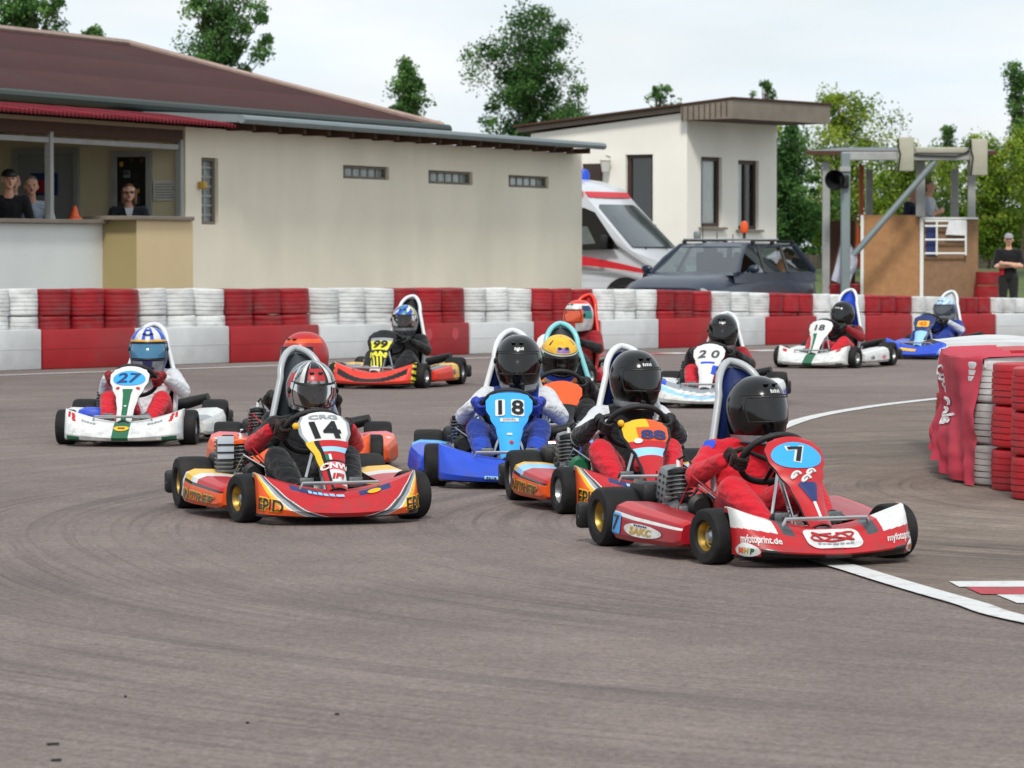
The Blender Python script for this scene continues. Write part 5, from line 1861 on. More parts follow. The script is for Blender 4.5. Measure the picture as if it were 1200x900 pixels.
r.box(((-14 + xb) / 2, .08, (ct - .05) / 2), (xb + 14, .16, ct - .05), M_LOWWALL)
r.build('low_wall', CL, 0)
r = MB(); r.box(((-14 + xb) / 2, .06, ct - .022), (xb + 14.1, .30, .05), M_GREYWOOD, .008)
r.build('counter', CL, 0)
r = MB()
xf = on_wall(226, 252, -.46)[0]
r.poly([(xb, 0, 0), (xb, -.46, 0), (xb, -.46, ct), (xb, 0, ct)], M_TAN_SHADE)
r.poly([(xb, -.46, 0), (xf, -.46, 0), (xf, -.46, ct), (xb, -.46, ct)], M_TAN)
r.poly([(xf, -.46, 0), (xf, -.004, 0), (xf, -.004, ct), (xf, -.46, ct)], M_TAN)
r.box(((xb + xf) / 2 - .1, -.16, ct + .025), (xf - xb + .1, .70, .05), M_GREYWOOD, .008)
r.build('ticket_counter', CL, 0)
r = MB()
for px in (62, 214.5):
    xx = on_wall(px, 200)[0]
    r.box((min(xx, -.06), .05, (ct + 2.7) / 2), (.085, .085, 2.7 - ct), M_POST, .01)
xx = on_wall(62, 200)[0]
r.box(((xx - .09) / 2, .05, 2.60), (-xx - .19, .05, .06), M_POST)
r.box(((xx - 14) / 2, .05, 2.60), (14 + xx - .1, .05, .06), M_POST)
r.build('porch_posts', CL, 20)
for i, px in enumerate((24, 100, 139, 175)):
    q = on_wall(px, 160, .55)
    r = MB(); r.ball((q[0], .55, 2.66), .055, paint('lamp_white', '#b9b7ad', .4), 10); r.tube([(q[0], .55, 2.70), (q[0], .55, 2.81)], .012, M_POST, 6)
    r.build('ceiling_lamp', CL, 40)
# small wall lamp beside the tall window
q = on_wall(236, 217)
r = MB(); r.box((q[0] - .06, -.05, q[1]), (.12, .09, .09), P('gold'), .02); r.build('door_bell', CL, 20)
# orange cone standing on the counter
q = on_wall(92, 252)
r = MB(); r.lathe([(.09, 0), (.085, .02), (.06, .03), (.02, .16), (.001, .165)], P('orange'), 16, Matrix.Translation((0, 0, 0)))
o = r.build('traffic_cone', None, 40); o.location = A0 + DIR * q[0] + Vector((-DIR.y, DIR.x, 0)) * .05 + Vector((0, 0, ct + .003)); tag(o, 'small orange cone standing on the porch counter', 'cone')

# ---- race control hut ---------------------------------------------------------
CZ = 68.0; C0 = at(805, 288, CZ); C0.z = 0
AL = rad(35)
HUT = thing('race_control_hut', 'pale plastered hut with slanted roof and tall brown windows behind the ambulance', 'building', C0, AL)
# local +x = along the right face away from the lens is built with local axes: X' = left face direction reversed
lx = Vector((math.cos(AL), -math.sin(AL), 0))       # outward normal of the right face
ly = Vector((math.sin(AL), math.cos(AL), 0))        # along the right face, receding
def hloc(a, b, z):
    """a along the left face (to the left), b along the right face (receding) -> world offset"""
    return -lx * a + ly * b + Vector((0, 0, z))
HUT.rotation_euler = (0, 0, 0)
def hut_left(px, py):
    d = ray(px, py); n = ly
    t = (C0 - CAM).dot(n) / d.dot(n); p = CAM + d * t - C0
    return -p.dot(lx), p.z
def hut_right(px, py):
    d = ray(px, py); n = lx
    t = (C0 - CAM).dot(n) / d.dot(n); p = CAM + d * t - C0
    return p.dot(ly), p.z
LL, RR = 3.6, hut_right(910, 250)[0]
w_ = MB()
zt_r, zt_l = 3.76, 3.54
zt_c = 3.885
def hole_rect(fn, x0, y0, x1, y1):
    a = fn(x0, y0); b = fn(x1, y1); c = fn(x0, y1); d_ = fn(x1, y0)
    return (min(a[0], b[0]), max(a[0], b[0]), (b[1] + c[1]) / 2, (a[1] + d_[1]) / 2)
hL = [hole_rect(hut_left, 733, 181, 765, 263)]
hR = [hole_rect(hut_right, 821.5, 184, 846, 266), hole_rect(hut_right, 865, 188, 889, 269)]
def place_wall(mb, Lx, z1, holes, fn, m):
    tmp = MB(); wall_holes(tmp, Lx, 0, z1, holes, m, 0, .14)
    mb.add([fn(p) for p in tmp.v], tmp.f, m)
place_wall(w_, LL, zt_l, hL, lambda p: hloc(p.x, p.y, p.z), M_PLASTW)
w_.poly([hloc(0, 0, zt_l), hloc(LL, 0, zt_l), hloc(0, 0, zt_c)], M_PLASTW)
place_wall(w_, RR, zt_r, hR, lambda p: hloc(p.y, p.x, p.z), M_PLASTW)
w_.poly([hloc(LL, 0, 0), hloc(LL, RR, 0), hloc(LL, RR, zt_l), hloc(LL, 0, zt_l)], M_PLASTW)
w_.poly([hloc(0, RR, 0), hloc(LL, RR, 0), hloc(LL, RR, zt_l), hloc(0, RR, zt_r)], M_PLASTW)
w_.build('wall', HUT, 0)
def hut_window(h, fn, mull, curt):
    f = MB()
    x0, x1, z0, z1 = h; w = .075
    B = lambda a, b, c, d, y, dd, m: f.add([fn(Vector((x, yy, z))) for x in (a, b) for yy in (y - dd / 2, y + dd / 2) for z in (c, d)],
                                        [(0, 1, 3, 2), (4, 6, 7, 5), (0, 4, 5, 1), (2, 3, 7, 6), (0, 2, 6, 4), (1, 5, 7, 3)], m)
    B(x0, x1, z0, z0 + w, .10, .06, M_FRAME); B(x0, x1, z1 - w, z1, .10, .06, M_FRAME)
    B(x0, x0 + w, z0 + w, z1 - w, .10, .06, M_FRAME); B(x1 - w, x1, z0 + w, z1 - w, .10, .06, M_FRAME)
    if mull: B((x0 + x1) / 2 - .03, (x0 + x1) / 2 + .03, z0 + w, z1 - w, .102, .05, M_FRAME)
    B(x0 - .08, x1 + .08, z0 - .05, z0 - .004, -.02, .12, M_GREYWOOD)
    o = f.build('window', HUT, 0)
    p = MB()
    p.poly([fn(Vector(q)) for q in ((x0 + w, .112, z0 + w), (x1 - w, .112, z0 + w), (x1 - w, .112, z1 - w), (x0 + w, .112, z1 - w))], glass('hut_glass', (.90, .93, .93, 1), .9))
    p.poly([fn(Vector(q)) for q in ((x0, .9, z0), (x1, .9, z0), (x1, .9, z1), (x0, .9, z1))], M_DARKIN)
    if curt:
        c0, c1 = curt
        p.grid(lambda u, v: fn(Vector((x0 + (x1 - x0) * (c0 + (c1 - c0) * u), .135 + .012 * math.sin(u * 40), z0 + (z1 - z0) * v))), 30, 1, M_CURT)
    p.build('pane', o, 0)
hut_window(hL[0], lambda p: hloc(p.x, p.y, p.z), False, None)
hut_window(hR[0], lambda p: hloc(p.y, p.x, p.z), False, (.35, .9))
hut_window(hR[1], lambda p: hloc(p.y, p.x, p.z), True, (.0, .45))
# dark door by the ambulance
a = hut_left(684, 192); b = hut_left(706, 330)
r = MB(); r.add([hloc(x, y, z) for x in (b[0], a[0]) for y in (-.03, -.004) for z in (0, a[1])], [(0, 1, 3, 2), (4, 6, 7, 5), (0, 4, 5, 1), (2, 3, 7, 6), (0, 2, 6, 4), (1, 5, 7, 3)], M_FRAME)
r.build('door', HUT, 0)
q = hut_left(715, 190)
r = MB(); p = hloc(q[0], -.16, q[1] - .05)
r.lathe([(.07, -.14), (.10, .06), (.12, .08), (.02, .14), (.001, .20)], paint('lantern', '#c8c8c0', .3), 8, Matrix.Translation(p)); r.tube([hloc(q[0], 0, q[1] + .1), hloc(q[0], -.16, q[1] + .12)], .015, M_POST, 6)
r.build('wall_lantern', HUT, 20)
# roof slab: overhangs the right face, falls to the left
r = MB()
def slab(a0, a1, b0, b1, zA, zB, th, mtop, mfr, mside, mbot):
    V = [hloc(a0, b0, zA), hloc(a1, b0, zB), hloc(a1, b1, zB), hloc(a0, b1, zA)]
    W2 = [hloc(a0, b0, zA - th[0]), hloc(a1, b0, zB - th[1]), hloc(a1, b1, zB - th[1]), hloc(a0, b1, zA - th[0])]
    r.add(V + W2, [(0, 1, 2, 3), (4, 7, 6, 5), (0, 4, 5, 1), (1, 5, 6, 2), (2, 6, 7, 3), (3, 7, 4, 0)], [mtop, mbot, mside, mside, mside, mfr])
zc = 4.10 - .44 * 1.14 / (LL + 1.37)
slab(.02, LL + .25, -.10, RR + .15, zc, 3.66, (.09, .09), M_FLATROOF, M_GREYWOOD, M_GREYWOOD, M_WOODB)
slab(-1.12, .02, -.20, RR + .15, 4.10, zc, (.36, .27), M_FLATROOF, M_GREYWOOD, M_GREYWOOD, M_WOODB)
r.add([hloc(-1.15, -.23, 4.11), hloc(LL + .28, -.23, 3.67), hloc(LL + .28, RR + .18, 3.67), hloc(-1.15, RR + .18, 4.11), hloc(-1.15, -.23, 4.145), hloc(LL + .28, -.23, 3.705), hloc(LL + .28, RR + .18, 3.705), hloc(-1.15, RR + .18, 4.145)],
      [(0, 3, 2, 1), (4, 5, 6, 7), (0, 1, 5, 4), (1, 2, 6, 5), (2, 3, 7, 6), (3, 0, 4, 7)], M_WOODB)
for k in range(9):
    u = k / 9; a = -1.0 + u * (1.1)
    r.add([hloc(a - .012 + .0, -.206, 4.08 - .10 * u - .30), hloc(a + .012, -.206, 4.08 - .1 * u - .30), hloc(a + .012, -.206, 4.06 - .1 * u), hloc(a - .012, -.206, 4.06 - .1 * u)], [(0, 1, 2, 3)], M_WOODB)
r.build('roof', HUT, 0)

# ------------------------------------------------------------------ vehicles
M_GLASSV = glass('car_glass', (.46, .53, .53, 1), 1.5)
def ngrid(secs, m, mb, nsub=6):
    """loft through closed sections (lists of points)"""
    n = len(secs[0]); vs = []
    for s in secs: vs += s
    fs = []
    for i in range(len(secs) - 1):
        for j in range(n - 1):
            fs.append((i * n + j, i * n + j + 1, (i + 1) * n + j + 1, (i + 1) * n + j))
    mb.add(vs, fs, m)
def shell(mb, prof, m, half=True):
    """prof = [(y, zlow, zhigh, halfwidth, crown)] -> rounded car body sections"""
    secs = []
    for y, zl, zh, hw, cr in prof:
        pts = []
        for k in range(25):
            a = math.pi * k / 24
            cx = math.cos(a); sx = math.sin(a)
            x = hw * math.copysign(abs(cx) ** .32, cx)
            z = zl + (zh - zl) * (abs(sx) ** .42) + cr * sx ** 4
            pts.append(Vector((x, y, z)))
        secs.append(pts)
    ngrid(secs, m, mb)
    for s in (secs[0], secs[-1]):
        mb.poly(s, m)
def road_wheel(parent, x, y, r, w):
    T = Matrix.Translation((x, y, r)) @ Matrix.Rotation(rad(90), 4, 'Y')
    h = MB(); h.lathe([(r * .62, -w / 2), (r * .9, -w / 2), (r, -w * .35), (r, w * .35), (r * .9, w / 2), (r * .62, w / 2)], M_RUBBER, 28, T)
    o = h.build('wheel', parent, 30)
    h = MB(); h.lathe([(.001, w * .42), (r * .2, w * .46), (r * .55, w * .38), (r * .63, w * .5)], M_RIMSILVER, 28, T); h.lathe([(.001, -w * .42), (r * .2, -w * .46), (r * .55, -w * .38), (r * .63, -w * .5)], M_RIMSILVER, 28, T)
    h.build('rim', o, 30)
def quad_panel(mb, a, b, c, d, m, off, inset=0.0):
    a, b, c, d = (Vector(q) for q in (a, b, c, d))
    n = (b - a).cross(d - a).normalized()
    ctr = (a + b + c + d) / 4
    if n.dot(off) < 0: n = -n
    mb.poly([q + (ctr - q) * inset + n * off.length for q in (a, b, c, d)], m)

def make_estate(loc, rz):
    M_NAVY = paint('car_navy', '#15243a', .3, coat=.35, var=.08, scale=2, dirt=.10)
    root = thing('estate_car', 'dark blue estate car with orange beacon and roof bars behind the barrier', 'car', loc, rz)
    b = MB()
    shell(b, [(-2.22, .38, .55, .60, .02), (-2.18, .30, .72, .74, .02), (-1.95, .25, .83, .82, .03), (-1.5, .22, .90, .85, .04), (-.95, .20, .95, .86, .03), (-.2, .20, .96, .87, 0),
              (1.0, .20, .97, .87, 0), (1.9, .24, .98, .84, 0), (2.15, .32, .95, .80, 0), (2.22, .42, .80, .74, 0)], M_NAVY)
    b.build('body', root, 40)
    # greenhouse: roof, pillars, panes
    B = {'fl': (-.76, -1.02, .95), 'fr': (.76, -1.02, .95), 'rl': (-.76, 2.12, .97), 'rr': (.76, 2.12, .97)}
    T = {'fl': (-.57, -.28, 1.40), 'fr': (.57, -.28, 1.40), 'rl': (-.57, 1.72, 1.40), 'rr': (.57, 1.72, 1.40)}
    r = MB()
    shell(r, [(-.34, 1.36, 1.375, .52, .0), (-.2, 1.36, 1.41, .58, .02), (.5, 1.37, 1.42, .60, .03), (1.4, 1.37, 1.41, .59, .03), (1.78, 1.36, 1.385, .55, .01)], M_NAVY)
    L_ = lambda p, q, t: Vector(p) * (1 - t) + Vector(q) * t
    for s in ('l', 'r'):
        sg = -1 if s == 'l' else 1
        r.tube([B['f' + s], L_(B['f' + s], T['f' + s], .5) + Vector((0, -.03, .02)), T['f' + s]], [.035, .03, .03], M_NAVY, 8)
        r.tube([B['r' + s], T['r' + s]], [.06, .045], M_NAVY, 8)
        for y in (.05, 1.0):
            r.tube([(sg * .78, y, .95), (sg * .58, y + .12, 1.39)], .028, M_BLACKPL, 8)
        r.tube([T['f' + s], T['r' + s]], .03, M_NAVY, 8)
    r.build('roof', root, 40)
    for sg in (-1, 1):
        r = MB(); r.grid(lambda u, v: Vector((sg * (.812 - .037 * v), -1.25 + 3.40 * u, .80 + .165 * v)), 12, 4, M_NAVY); r.build('window_sill', root, 40)
    r = MB(); r.grid(lambda u, v: Vector(((2 * u - 1) * .80, -1.22 + .22 * v, .925 + .035 * v)), 8, 2, M_NAVY); r.build('cowl', root, 40)
    g = MB()
    g.poly([B['fl'], B['fr'], T['fr'], T['fl']], M_GLASSV); g.build('windscreen', root, 0)
    g = MB(); g.poly([B['rl'], B['rr'], T['rr'], T['rl']], M_GLASSV); g.build('rear_window', root, 0)
    for s, sg in (('l', -1), ('r', 1)):
        for y0, y1 in ((-1.02, .05), (.05, 1.0), (1.0, 2.12)):
            t0 = -.28 if y0 < -1 else y0 + .12; t1 = 1.72 if y1 > 2 else y1 + .12
            g = MB(); g.poly([(sg * .775, y0, .955), (sg * .775, y1, .96), (sg * .575, t1, 1.39), (sg * .575, t0, 1.39)], M_GLASSV); g.build('side_window', root, 0)
        m = MB(); m.ball((sg * .93, -.78, 1.02), (.10, .05, .065), M_NAVY, 12); m.tube([(sg * .80, -.76, .98), (sg * .9, -.78, 1.0)], .02, M_NAVY, 6); m.build('wing_mirror', root, 40)
        h = MB(); h.ball((sg * .58, -2.10, .66), (.16, .08, .075), M_GLASSBLOCK, 14); h.build('headlight', root, 40)
        q = MB(); q.tube([(sg * .60, -.05, 1.47), (sg * .60, 1.6, 1.47)], .016, M_BLACKPL, 6)
        for y in (-.05, .75, 1.6): q.box((sg * .60, y, 1.445), (.05, .09, .06), M_BLACKPL, .01)
        q.build('roof_rail', root, 30)
        for y in (-1.38, 1.32): road_wheel(root, sg * .76, y, .31, .19)
    q = MB()
    for y in (.0, .9): q.tube([(-.64, y, 1.49), (.64, y, 1.49)], .018, M_STEEL, 8)
    q.build('roof_bar', root, 30)
    q = MB()
    for x in (-.33, .33):
        q.box((x, .35, .98), (.46, .14, .62), M_DARKMETAL, .05); q.box((x, .38, 1.30), (.24, .09, .16), M_DARKMETAL, .04); q.box((x, 1.2, .95), (.5, .14, .5), M_DARKMETAL, .05)
    q.tube([(.33 + .17 * math.cos(t), -.42 + .02 * math.sin(t), .99 + .17 * math.sin(t)) for t in [k * .4 for k in range(16)]], .014, M_BLACKPL, 6)
    q.build('seats', root, 30)
    q = MB()
    q.tube([(.42, .02, 1.49), (.42, .02, 1.60)], .025, M_BLACKPL, 8)
    q.lathe([(.055, 0), (.062, .02), (.065, .10), (.05, .17), (.001, .19)], P('orange'), 16, Matrix.Translation((.42, .02, 1.60)))
    q.build('beacon', root, 40)
    q = MB()
    q.tube([(-.30, 0, 1.49), (-.30, 0, 1.74)], .008, M_BLACKPL, 6); q.build('aerial', root, 30)
    q = MB(); q.box((-.42, .05, 1.56), (.12, .08, .13), M_FASCIA, .03); q.build('work_lamp', root, 30)
    for x, z in ((-.18, 1.62), (.1, 1.58)):
        q = MB(); q.tube([(x, .3, 1.42), (x, .3, z)], .008, M_BLACKPL, 6); q.build('aerial', root, 30)
    return root
cc = at(846, 360, 57.5)
make_estate(Vector((cc.x - .02, 57.8, -.03)), rad(-27))

def make_ambulance(loc, rz):
    M_VW = paint('van_white', '#c9cdd2', .28, coat=.6, var=.04, scale=1.5, dirt=.08)
    M_VR = paint('van_red', '#c8202c', .4, var=.05)
    root = thing('ambulance', 'white ambulance van with red stripes half hidden by the cream clubhouse wall', 'van', loc, rz)
    # side outline (y, z), front at -y
    prof = [(-2.70, .42), (-2.78, .62), (-2.74, .88), (-2.60, 1.02), (-1.92, 1.26), (-1.84, 1.32), (-1.08, 2.10), (-.86, 2.36), (-.45, 2.50), (.4, 2.56), (2.7, 2.56), (2.78, 2.4), (2.78, .40)]
    def hw(z): return .97 - (.0 if z < 1.2 else .13 * (z - 1.2) / 1.36)
    def hwp(y, z): return hw(z) * (1 - .16 * max(0, (-2.2 - y) / .58) ** 2)
    b = MB()
    for s in (-1, 1):
        b.poly([(s * hwp(y, z), y, z) for y, z in prof], M_VW)
    n = len(prof)
    for i in range(n):
        (y0, z0), (y1, z1) = prof[i], prof[(i + 1) % n]
        K = 8
        for k in range(K):
            f0, f1 = -1 + 2 * k / K, -1 + 2 * (k + 1) / K
            bul = lambda f, y, z: (f * hwp(y, z), y - (.09 * (1 - f * f) if y < -1.0 else 0), z + (.03 * (1 - f * f) if z > 2.3 else 0))
            b.poly([bul(f0, y0, z0), bul(f1, y0, z0), bul(f1, y1, z1), bul(f0, y1, z1)], M_VW)
    b.build('body', root, 25, True)
    sp = lambda s, y, z, o=.006: Vector((s * (hwp(y, z) + o), y, z))
    g = MB()
    a0, a1 = (-1.86, 1.33), (-1.10, 2.07)
    g.grid(lambda u, v: Vector(((2 * u - 1) * (hw(a0[1] + (a1[1] - a0[1]) * v) - .10), a0[0] + (a1[0] - a0[0]) * v - .012 - .09 * (1 - (2 * u - 1) ** 2), a0[1] + (a1[1] - a0[1]) * v + .012)), 12, 6, paint('van_glass', '#3b4648', .06, var=.35, scale=2, coat=.4))
    g.grid(lambda u, v: Vector(((2 * u - 1) * .70, -1.80 + .35 * v - .09 * (1 - (2 * u - 1) ** 2) * .9 + .0, 1.365 + .35 * v)), 8, 2, M_PANE)
    g.build('windscreen', root, 40)
    for s in (-1, 1):
        g = MB(); g.poly([sp(s, y, z) for y, z in ((-1.66, 1.30), (-1.16, 1.94), (-.95, 2.02), (-.42, 2.02), (-.42, 1.28))], M_VISOR)
        g.poly([sp(s, y, z, .008) for y, z in ((-1.2, 1.40), (-.62, 1.36), (-.62, 1.66), (-1.02, 1.70))], M_PANE); g.build('side_window', root, 0)
        q = MB(); q.grid(lambda u, v: sp(s, 2.76 - 5.0 * u, 1.02 + .16 * v * (1 - .6 * max(0, u - .75) * 4) - .26 * max(0, u - .72) ** 1.5 * 4, .005), 40, 1, M_VR)
        q.grid(lambda u, v: sp(s, 2.7 - 3.62 * u, 2.21 + .10 * v, .022), 20, 1, M_VR)
        q.build('stripe', root, 0)
        q = MB(); q.box((s * 1.10, -1.42, 1.42), (.12, .10, .26), M_BLACKPL, .03); q.tube([(s * .95, -1.42, 1.36), (s * 1.08, -1.42, 1.38)], .02, M_BLACKPL, 6); q.build('wing_mirror', root, 30)
        q = MB()
        for z in (.62, .90): q.grid(lambda u, v: sp(s, 2.7 - 5.0 * u, z + .012 * v, .004), 10, 1, M_SEATGREY)
        q.poly([sp(s, y, z, .004) for y, z in ((-.36, .5), (-.345, .5), (-.345, 2.0), (-.36, 2.0))], M_DARKMETAL)
        q.box((s * .985, -.55, 1.05), (.03, .16, .035), M_BLACKPL, .008)
        q.build('door_trim', root, 0)
        q = MB(); q.lathe([(.001, 0), (.42, 0)], M_BLACKPL, 28, Matrix.Translation(sp(s, -1.78, .40, .004)) @ Matrix.Rotation(rad(90) * s, 4, 'Y')); q.build('wheel_arch', root, 0)
        road_wheel(root, s * .90, -1.78, .345, .22); road_wheel(root, s * .88, 1.7, .345, .22)
        h = MB(); h.box((s * .66, -2.66, .93), (.30, .16, .24), M_GLASSBLOCK, .05); h.build('headlight', root, 40)
    q = MB(); q.box((0, -2.76, .52), (1.6, .16, .26), M_SEATGREY, .05); q.build('bumper', root, 30)
    for x in (-.45, .45):
        q = MB(); q.lathe([(.11, 0), (.11, .10), (.08, .18), (.001, .20)], P('blue'), 16, Matrix.Translation((x, -.25, 2.53))); q.build('blue_light', root, 40)
    q = MB(); q.grid(lambda u, v: Vector(((2 * u - 1) * .845, -.985 + .085 * v - .09 * (1 - (2 * u - 1) ** 2) - .02, 2.205 + .10 * v)), 16, 1, M_VR); q.build('stripe', root, 0)
    q = MB(); q.tube([(-.5, -1.95, 1.30), (-.05, -1.72, 1.52)], .010, M_BLACKPL, 6); q.tube([(.2, -2.02, 1.30), (.6, -1.68, 1.53)], .010, M_BLACKPL, 6); q.build('wipers', root, 30)
    return root
# nose points to the right and a little towards the lens
va = rad(62)
nose = at(779, 330, 62.3); nose.z = 0
fwd = Vector((math.sin(va), -math.cos(va), 0))
make_ambulance(nose - fwd * 2.62 + Vector((.50, .1, 0)), va)

# ------------------------------------------------------------------ marshal's stand on the right
BY = 60.0
def bp(px, py, dy=0.0): return at(px, py, BY + dy)
ST = thing('marshal_stand', 'plywood marshal stand with flat dark roof on grey posts at the right', 'stand', bp(1078, 300))
O = ST.location.copy(); O.z = 0; ST.location = O
def stand_box(mb, x0, y0, x1, y1, dy0, dy1, m, b=0.0):
    a = bp(x0, y0) - O; c = bp(x1, y1) - O
    mb.box(((a.x + c.x) / 2, (dy0 + dy1) / 2, (a.z + c.z) / 2), (abs(c.x - a.x), dy1 - dy0, abs(a.z - c.z)), m, b)
gz = 288 + HC * 70            # photo row of the ground at that depth
r = MB()
rz0 = (bp(0, 181) - O).z
a = bp(945, 181) - O; b = bp(1163, 181) - O
r.add([(a.x - .05, -.45, rz0 - .02), (b.x, -.45, rz0 - .02), (b.x + .05, 2.6, rz0 + .12), (a.x + .85, 2.6, rz0 + .12), (a.x - .05, -.45, rz0 + .05), (b.x, -.45, rz0 + .05), (b.x + .05, 2.6, rz0 + .19), (a.x + .85, 2.6, rz0 + .19)],
      [(0, 3, 2, 1), (4, 5, 6, 7), (0, 1, 5, 4), (1, 2, 6, 5), (2, 3, 7, 6), (3, 0, 4, 7)], [M_WOODB, M_FLATROOF, M_WOODB, M_WOODB, M_WOODB, M_WOODB])
r.build('roof', ST, 0)
for x0, x1, y0, dy in ((963, 971, 190, -.2), (1135, 1143, 188, .05), (1030, 1038, 195, 2.2), (1134, 1142, 195, 2.2)):
    r = MB(); stand_box(r, x0, y0, x1, gz, dy, dy + .10, M_POST, .008); r.build('post', ST, 0)
r = MB(); stand_box(r, 1073, 186, 1083, 254, -.12, -.02, M_POST, .008); r.build('post', ST, 0)
r = MB(); stand_box(r, 1011, 192, 1016, 258, .6, .66, paint('orange_post', '#a5512d', .6), .006); r.build('brown_post', ST, 0)
r = MB(); stand_box(r, 1011, 252, 1077.5, gz, .0, .03, M_PLY, .004); r.build('plywood_panel', ST, 0)
r = MB(); stand_box(r, 1082, 257, 1146, gz, .0, .03, M_PLYD, .004); r.build('plywood_panel', ST, 0)
r = MB(); stand_box(r, 976, 258, 1010, gz, 1.2, 1.23, M_WOODB, .004); r.build('plywood_panel', ST, 0)  # dark timber colour stands for the shade inside the stand
for q in ((1008.5, 252, 1011.5, gz), (1078, 252, 1081.5, gz), (1082, 254.6, 1146, 256.9)):
    r = MB(); stand_box(r, *q, -.035, -.004, M_LOWWALL); r.build('white_trim', ST, 0)
r = MB(); a = bp(1011, 318) - O; b = bp(1146, 318) - O
r.box(((a.x + b.x) / 2, 1.1, .72), (b.x - a.x, 2.1, .06), M_PLYD); r.build('floor', ST, 0)
# white rail with hanging sheet
r = MB()
for y in (259, 265, 281, 297): 
    a = bp(1083, y) - O; b = bp(1131, y) - O
    r.tube([(a.x, -.10, a.z), (b.x, -.10, b.z)], .018, M_LOWWALL, 8)
for x in (1097, 1131):
    a = bp(x, 259) - O; b = bp(x, 299) - O; r.tube([(a.x, -.10, a.z), (a.x, -.10, b.z)], .018, M_LOWWALL, 8)
r.build('ladder_rail', ST, 30)
r = MB(); q = [bp(*p_) - O for p_ in ((1111, 258), (1131, 258), (1130, 276), (1107, 275))]
r.add([(p.x, -.13, p.z) for p in q] + [(p.x, -.122, p.z) for p in q], [(0, 1, 2, 3), (7, 6, 5, 4), (0, 4, 5, 1), (1, 5, 6, 2), (2, 6, 7, 3), (3, 7, 4, 0)], paint('white_board', '#d8dadb', .4))
o = r.build('white_board', None, 0); o.location = O; tag(o, 'blank white board hanging on the rail of the marshal stand', 'board')
# navy slab on the panel, its colour standing for a dark gap
r = MB(); stand_box(r, 1085, 262, 1096, 300, -.02, -.006, P('navy')); r.build('painted_gap', ST, 0)

# steel gantry with two beige signal boxes, in front of the stand
GT = thing('signal_gantry', 'grey steel gantry post with diagonal brace and two beige brackets beside the stand', 'gantry', O)
def gp(px, py, dy=-.8):
    p = at(px, py, BY + dy); return p - O
r = MB()
a = gp(991, 178); b = gp(991, 360)
r.box((a.x, -.8, (a.z + 0) / 2), (.15, .15, a.z), M_FASCIA, .02); r.build('post', GT, 0)
r = MB(); b = gp(1152, 183)
r.box(((a.x + b.x) / 2, -.8, gp(1000, 183).z), (b.x - a.x + .1, .14, .14), M_POST, .015); r.build('beam', GT, 0)
r = MB(); r.tube([gp(1000, 299), gp(1096, 189)], .055, M_FASCIA, 10); r.build('brace', GT, 40)
for x0, y0, x1, y1 in ((1051, 161, 1070, 201), (1136, 163, 1156, 206)):
    r = MB(); p0 = gp(x0, y0); p1 = gp(x1, y1)
    r.box(((p0.x + p1.x) / 2, -.92, (p0.z + p1.z) / 2), (p1.x - p0.x, .08, p0.z - p1.z), M_BEIGE, .03)
    r.tube([(p0.x, -.97, p0.z - .02), (p0.x + .01, -.97, (p0.z + p1.z) / 2 + .1), (p0.x + .04, -.97, (p0.z + p1.z) / 2), (p0.x + .005, -.97, p1.z)], .014, M_BLACKPL, 6)
    r.build('signal_bracket', GT, 30)
r = MB(); r.tube([gp(1053, 172, -.9), gp(1060, 179, -.9), gp(1080, 182, -.9), gp(1120, 183, -.9), gp(1134, 178, -.9), gp(1139, 168, -.9)], .016, M_BLACKPL, 6)
p0 = gp(1072, 174); p1 = gp(1132, 181); r.box(((p0.x + p1.x) / 2, -.8, (p0.z + p1.z) / 2 + .02), (p1.x - p0.x, .22, p0.z - p1.z), M_BEIGE, .02)
r.build('cable', GT, 30)
q = gp(982, 209, -.9)
SPK = thing('loudspeaker', 'black horn loudspeaker fixed to the gantry post', 'loudspeaker', O + q)
r = MB(); r.lathe([(.17, -.20), (.175, -.19), (.10, -.05), (.06, .06), (.06, .16), (.001, .17)], M_BLACKPL, 20, Matrix.Rotation(rad(-80), 4, 'X') @ Matrix.Rotation(rad(20), 4, 'Y')); r.build('horn', SPK, 40)
r = MB(); r.box((.12, .05, .15), (.18, .12, .08), M_POST, .01); r.box((.10, .03, -.05), (.16, .2, .22), M_BLACKPL, .03); r.build('bracket', SPK, 20)

# rolled flags leaning in the stand
def flag(label, x0, y0, x1, y1, w, cols, dy):
    a = at(x0, y0, BY + dy); b = at(x1, y1, BY + dy)
    f = thing('flag', label, 'flag', (b.x, b.y, max(0, b.z)), 0, 'marshal flags in the stand')
    L0 = f.location
    r = MB(); r.tube([Vector((0, 0, 0)), a - L0], .013, M_WOODB, 8); r.build('pole', f, 30)
    r = MB()
    def fn(u, v):
        p = (a - L0) * (1 - .06 - .80 * u)
        return p + Vector((w * v * (.25 + .75 * math.sin(min(1, u * 1.3) * 2.2)), -.03 + .04 * math.sin(v * 9 + u * 3), -.12 * v))
    r.grid(fn, 16, 16, lambda u, v: cols[0] if v < .6 else cols[-1])
    r.build('cloth', f, 60)
flag('furled white flag leaning on the gantry post in the stand', 988, 268, 972, 338, .34, [cloth('flag_white', '#b9bccb', .8)], -.45)
flag('furled orange and red flag inside the marshal stand', 1003, 252, 1000, 318, .18, [cloth('flag_orange', '#d2601e', .8), cloth('flag_red', '#a32128', .8)], .5)
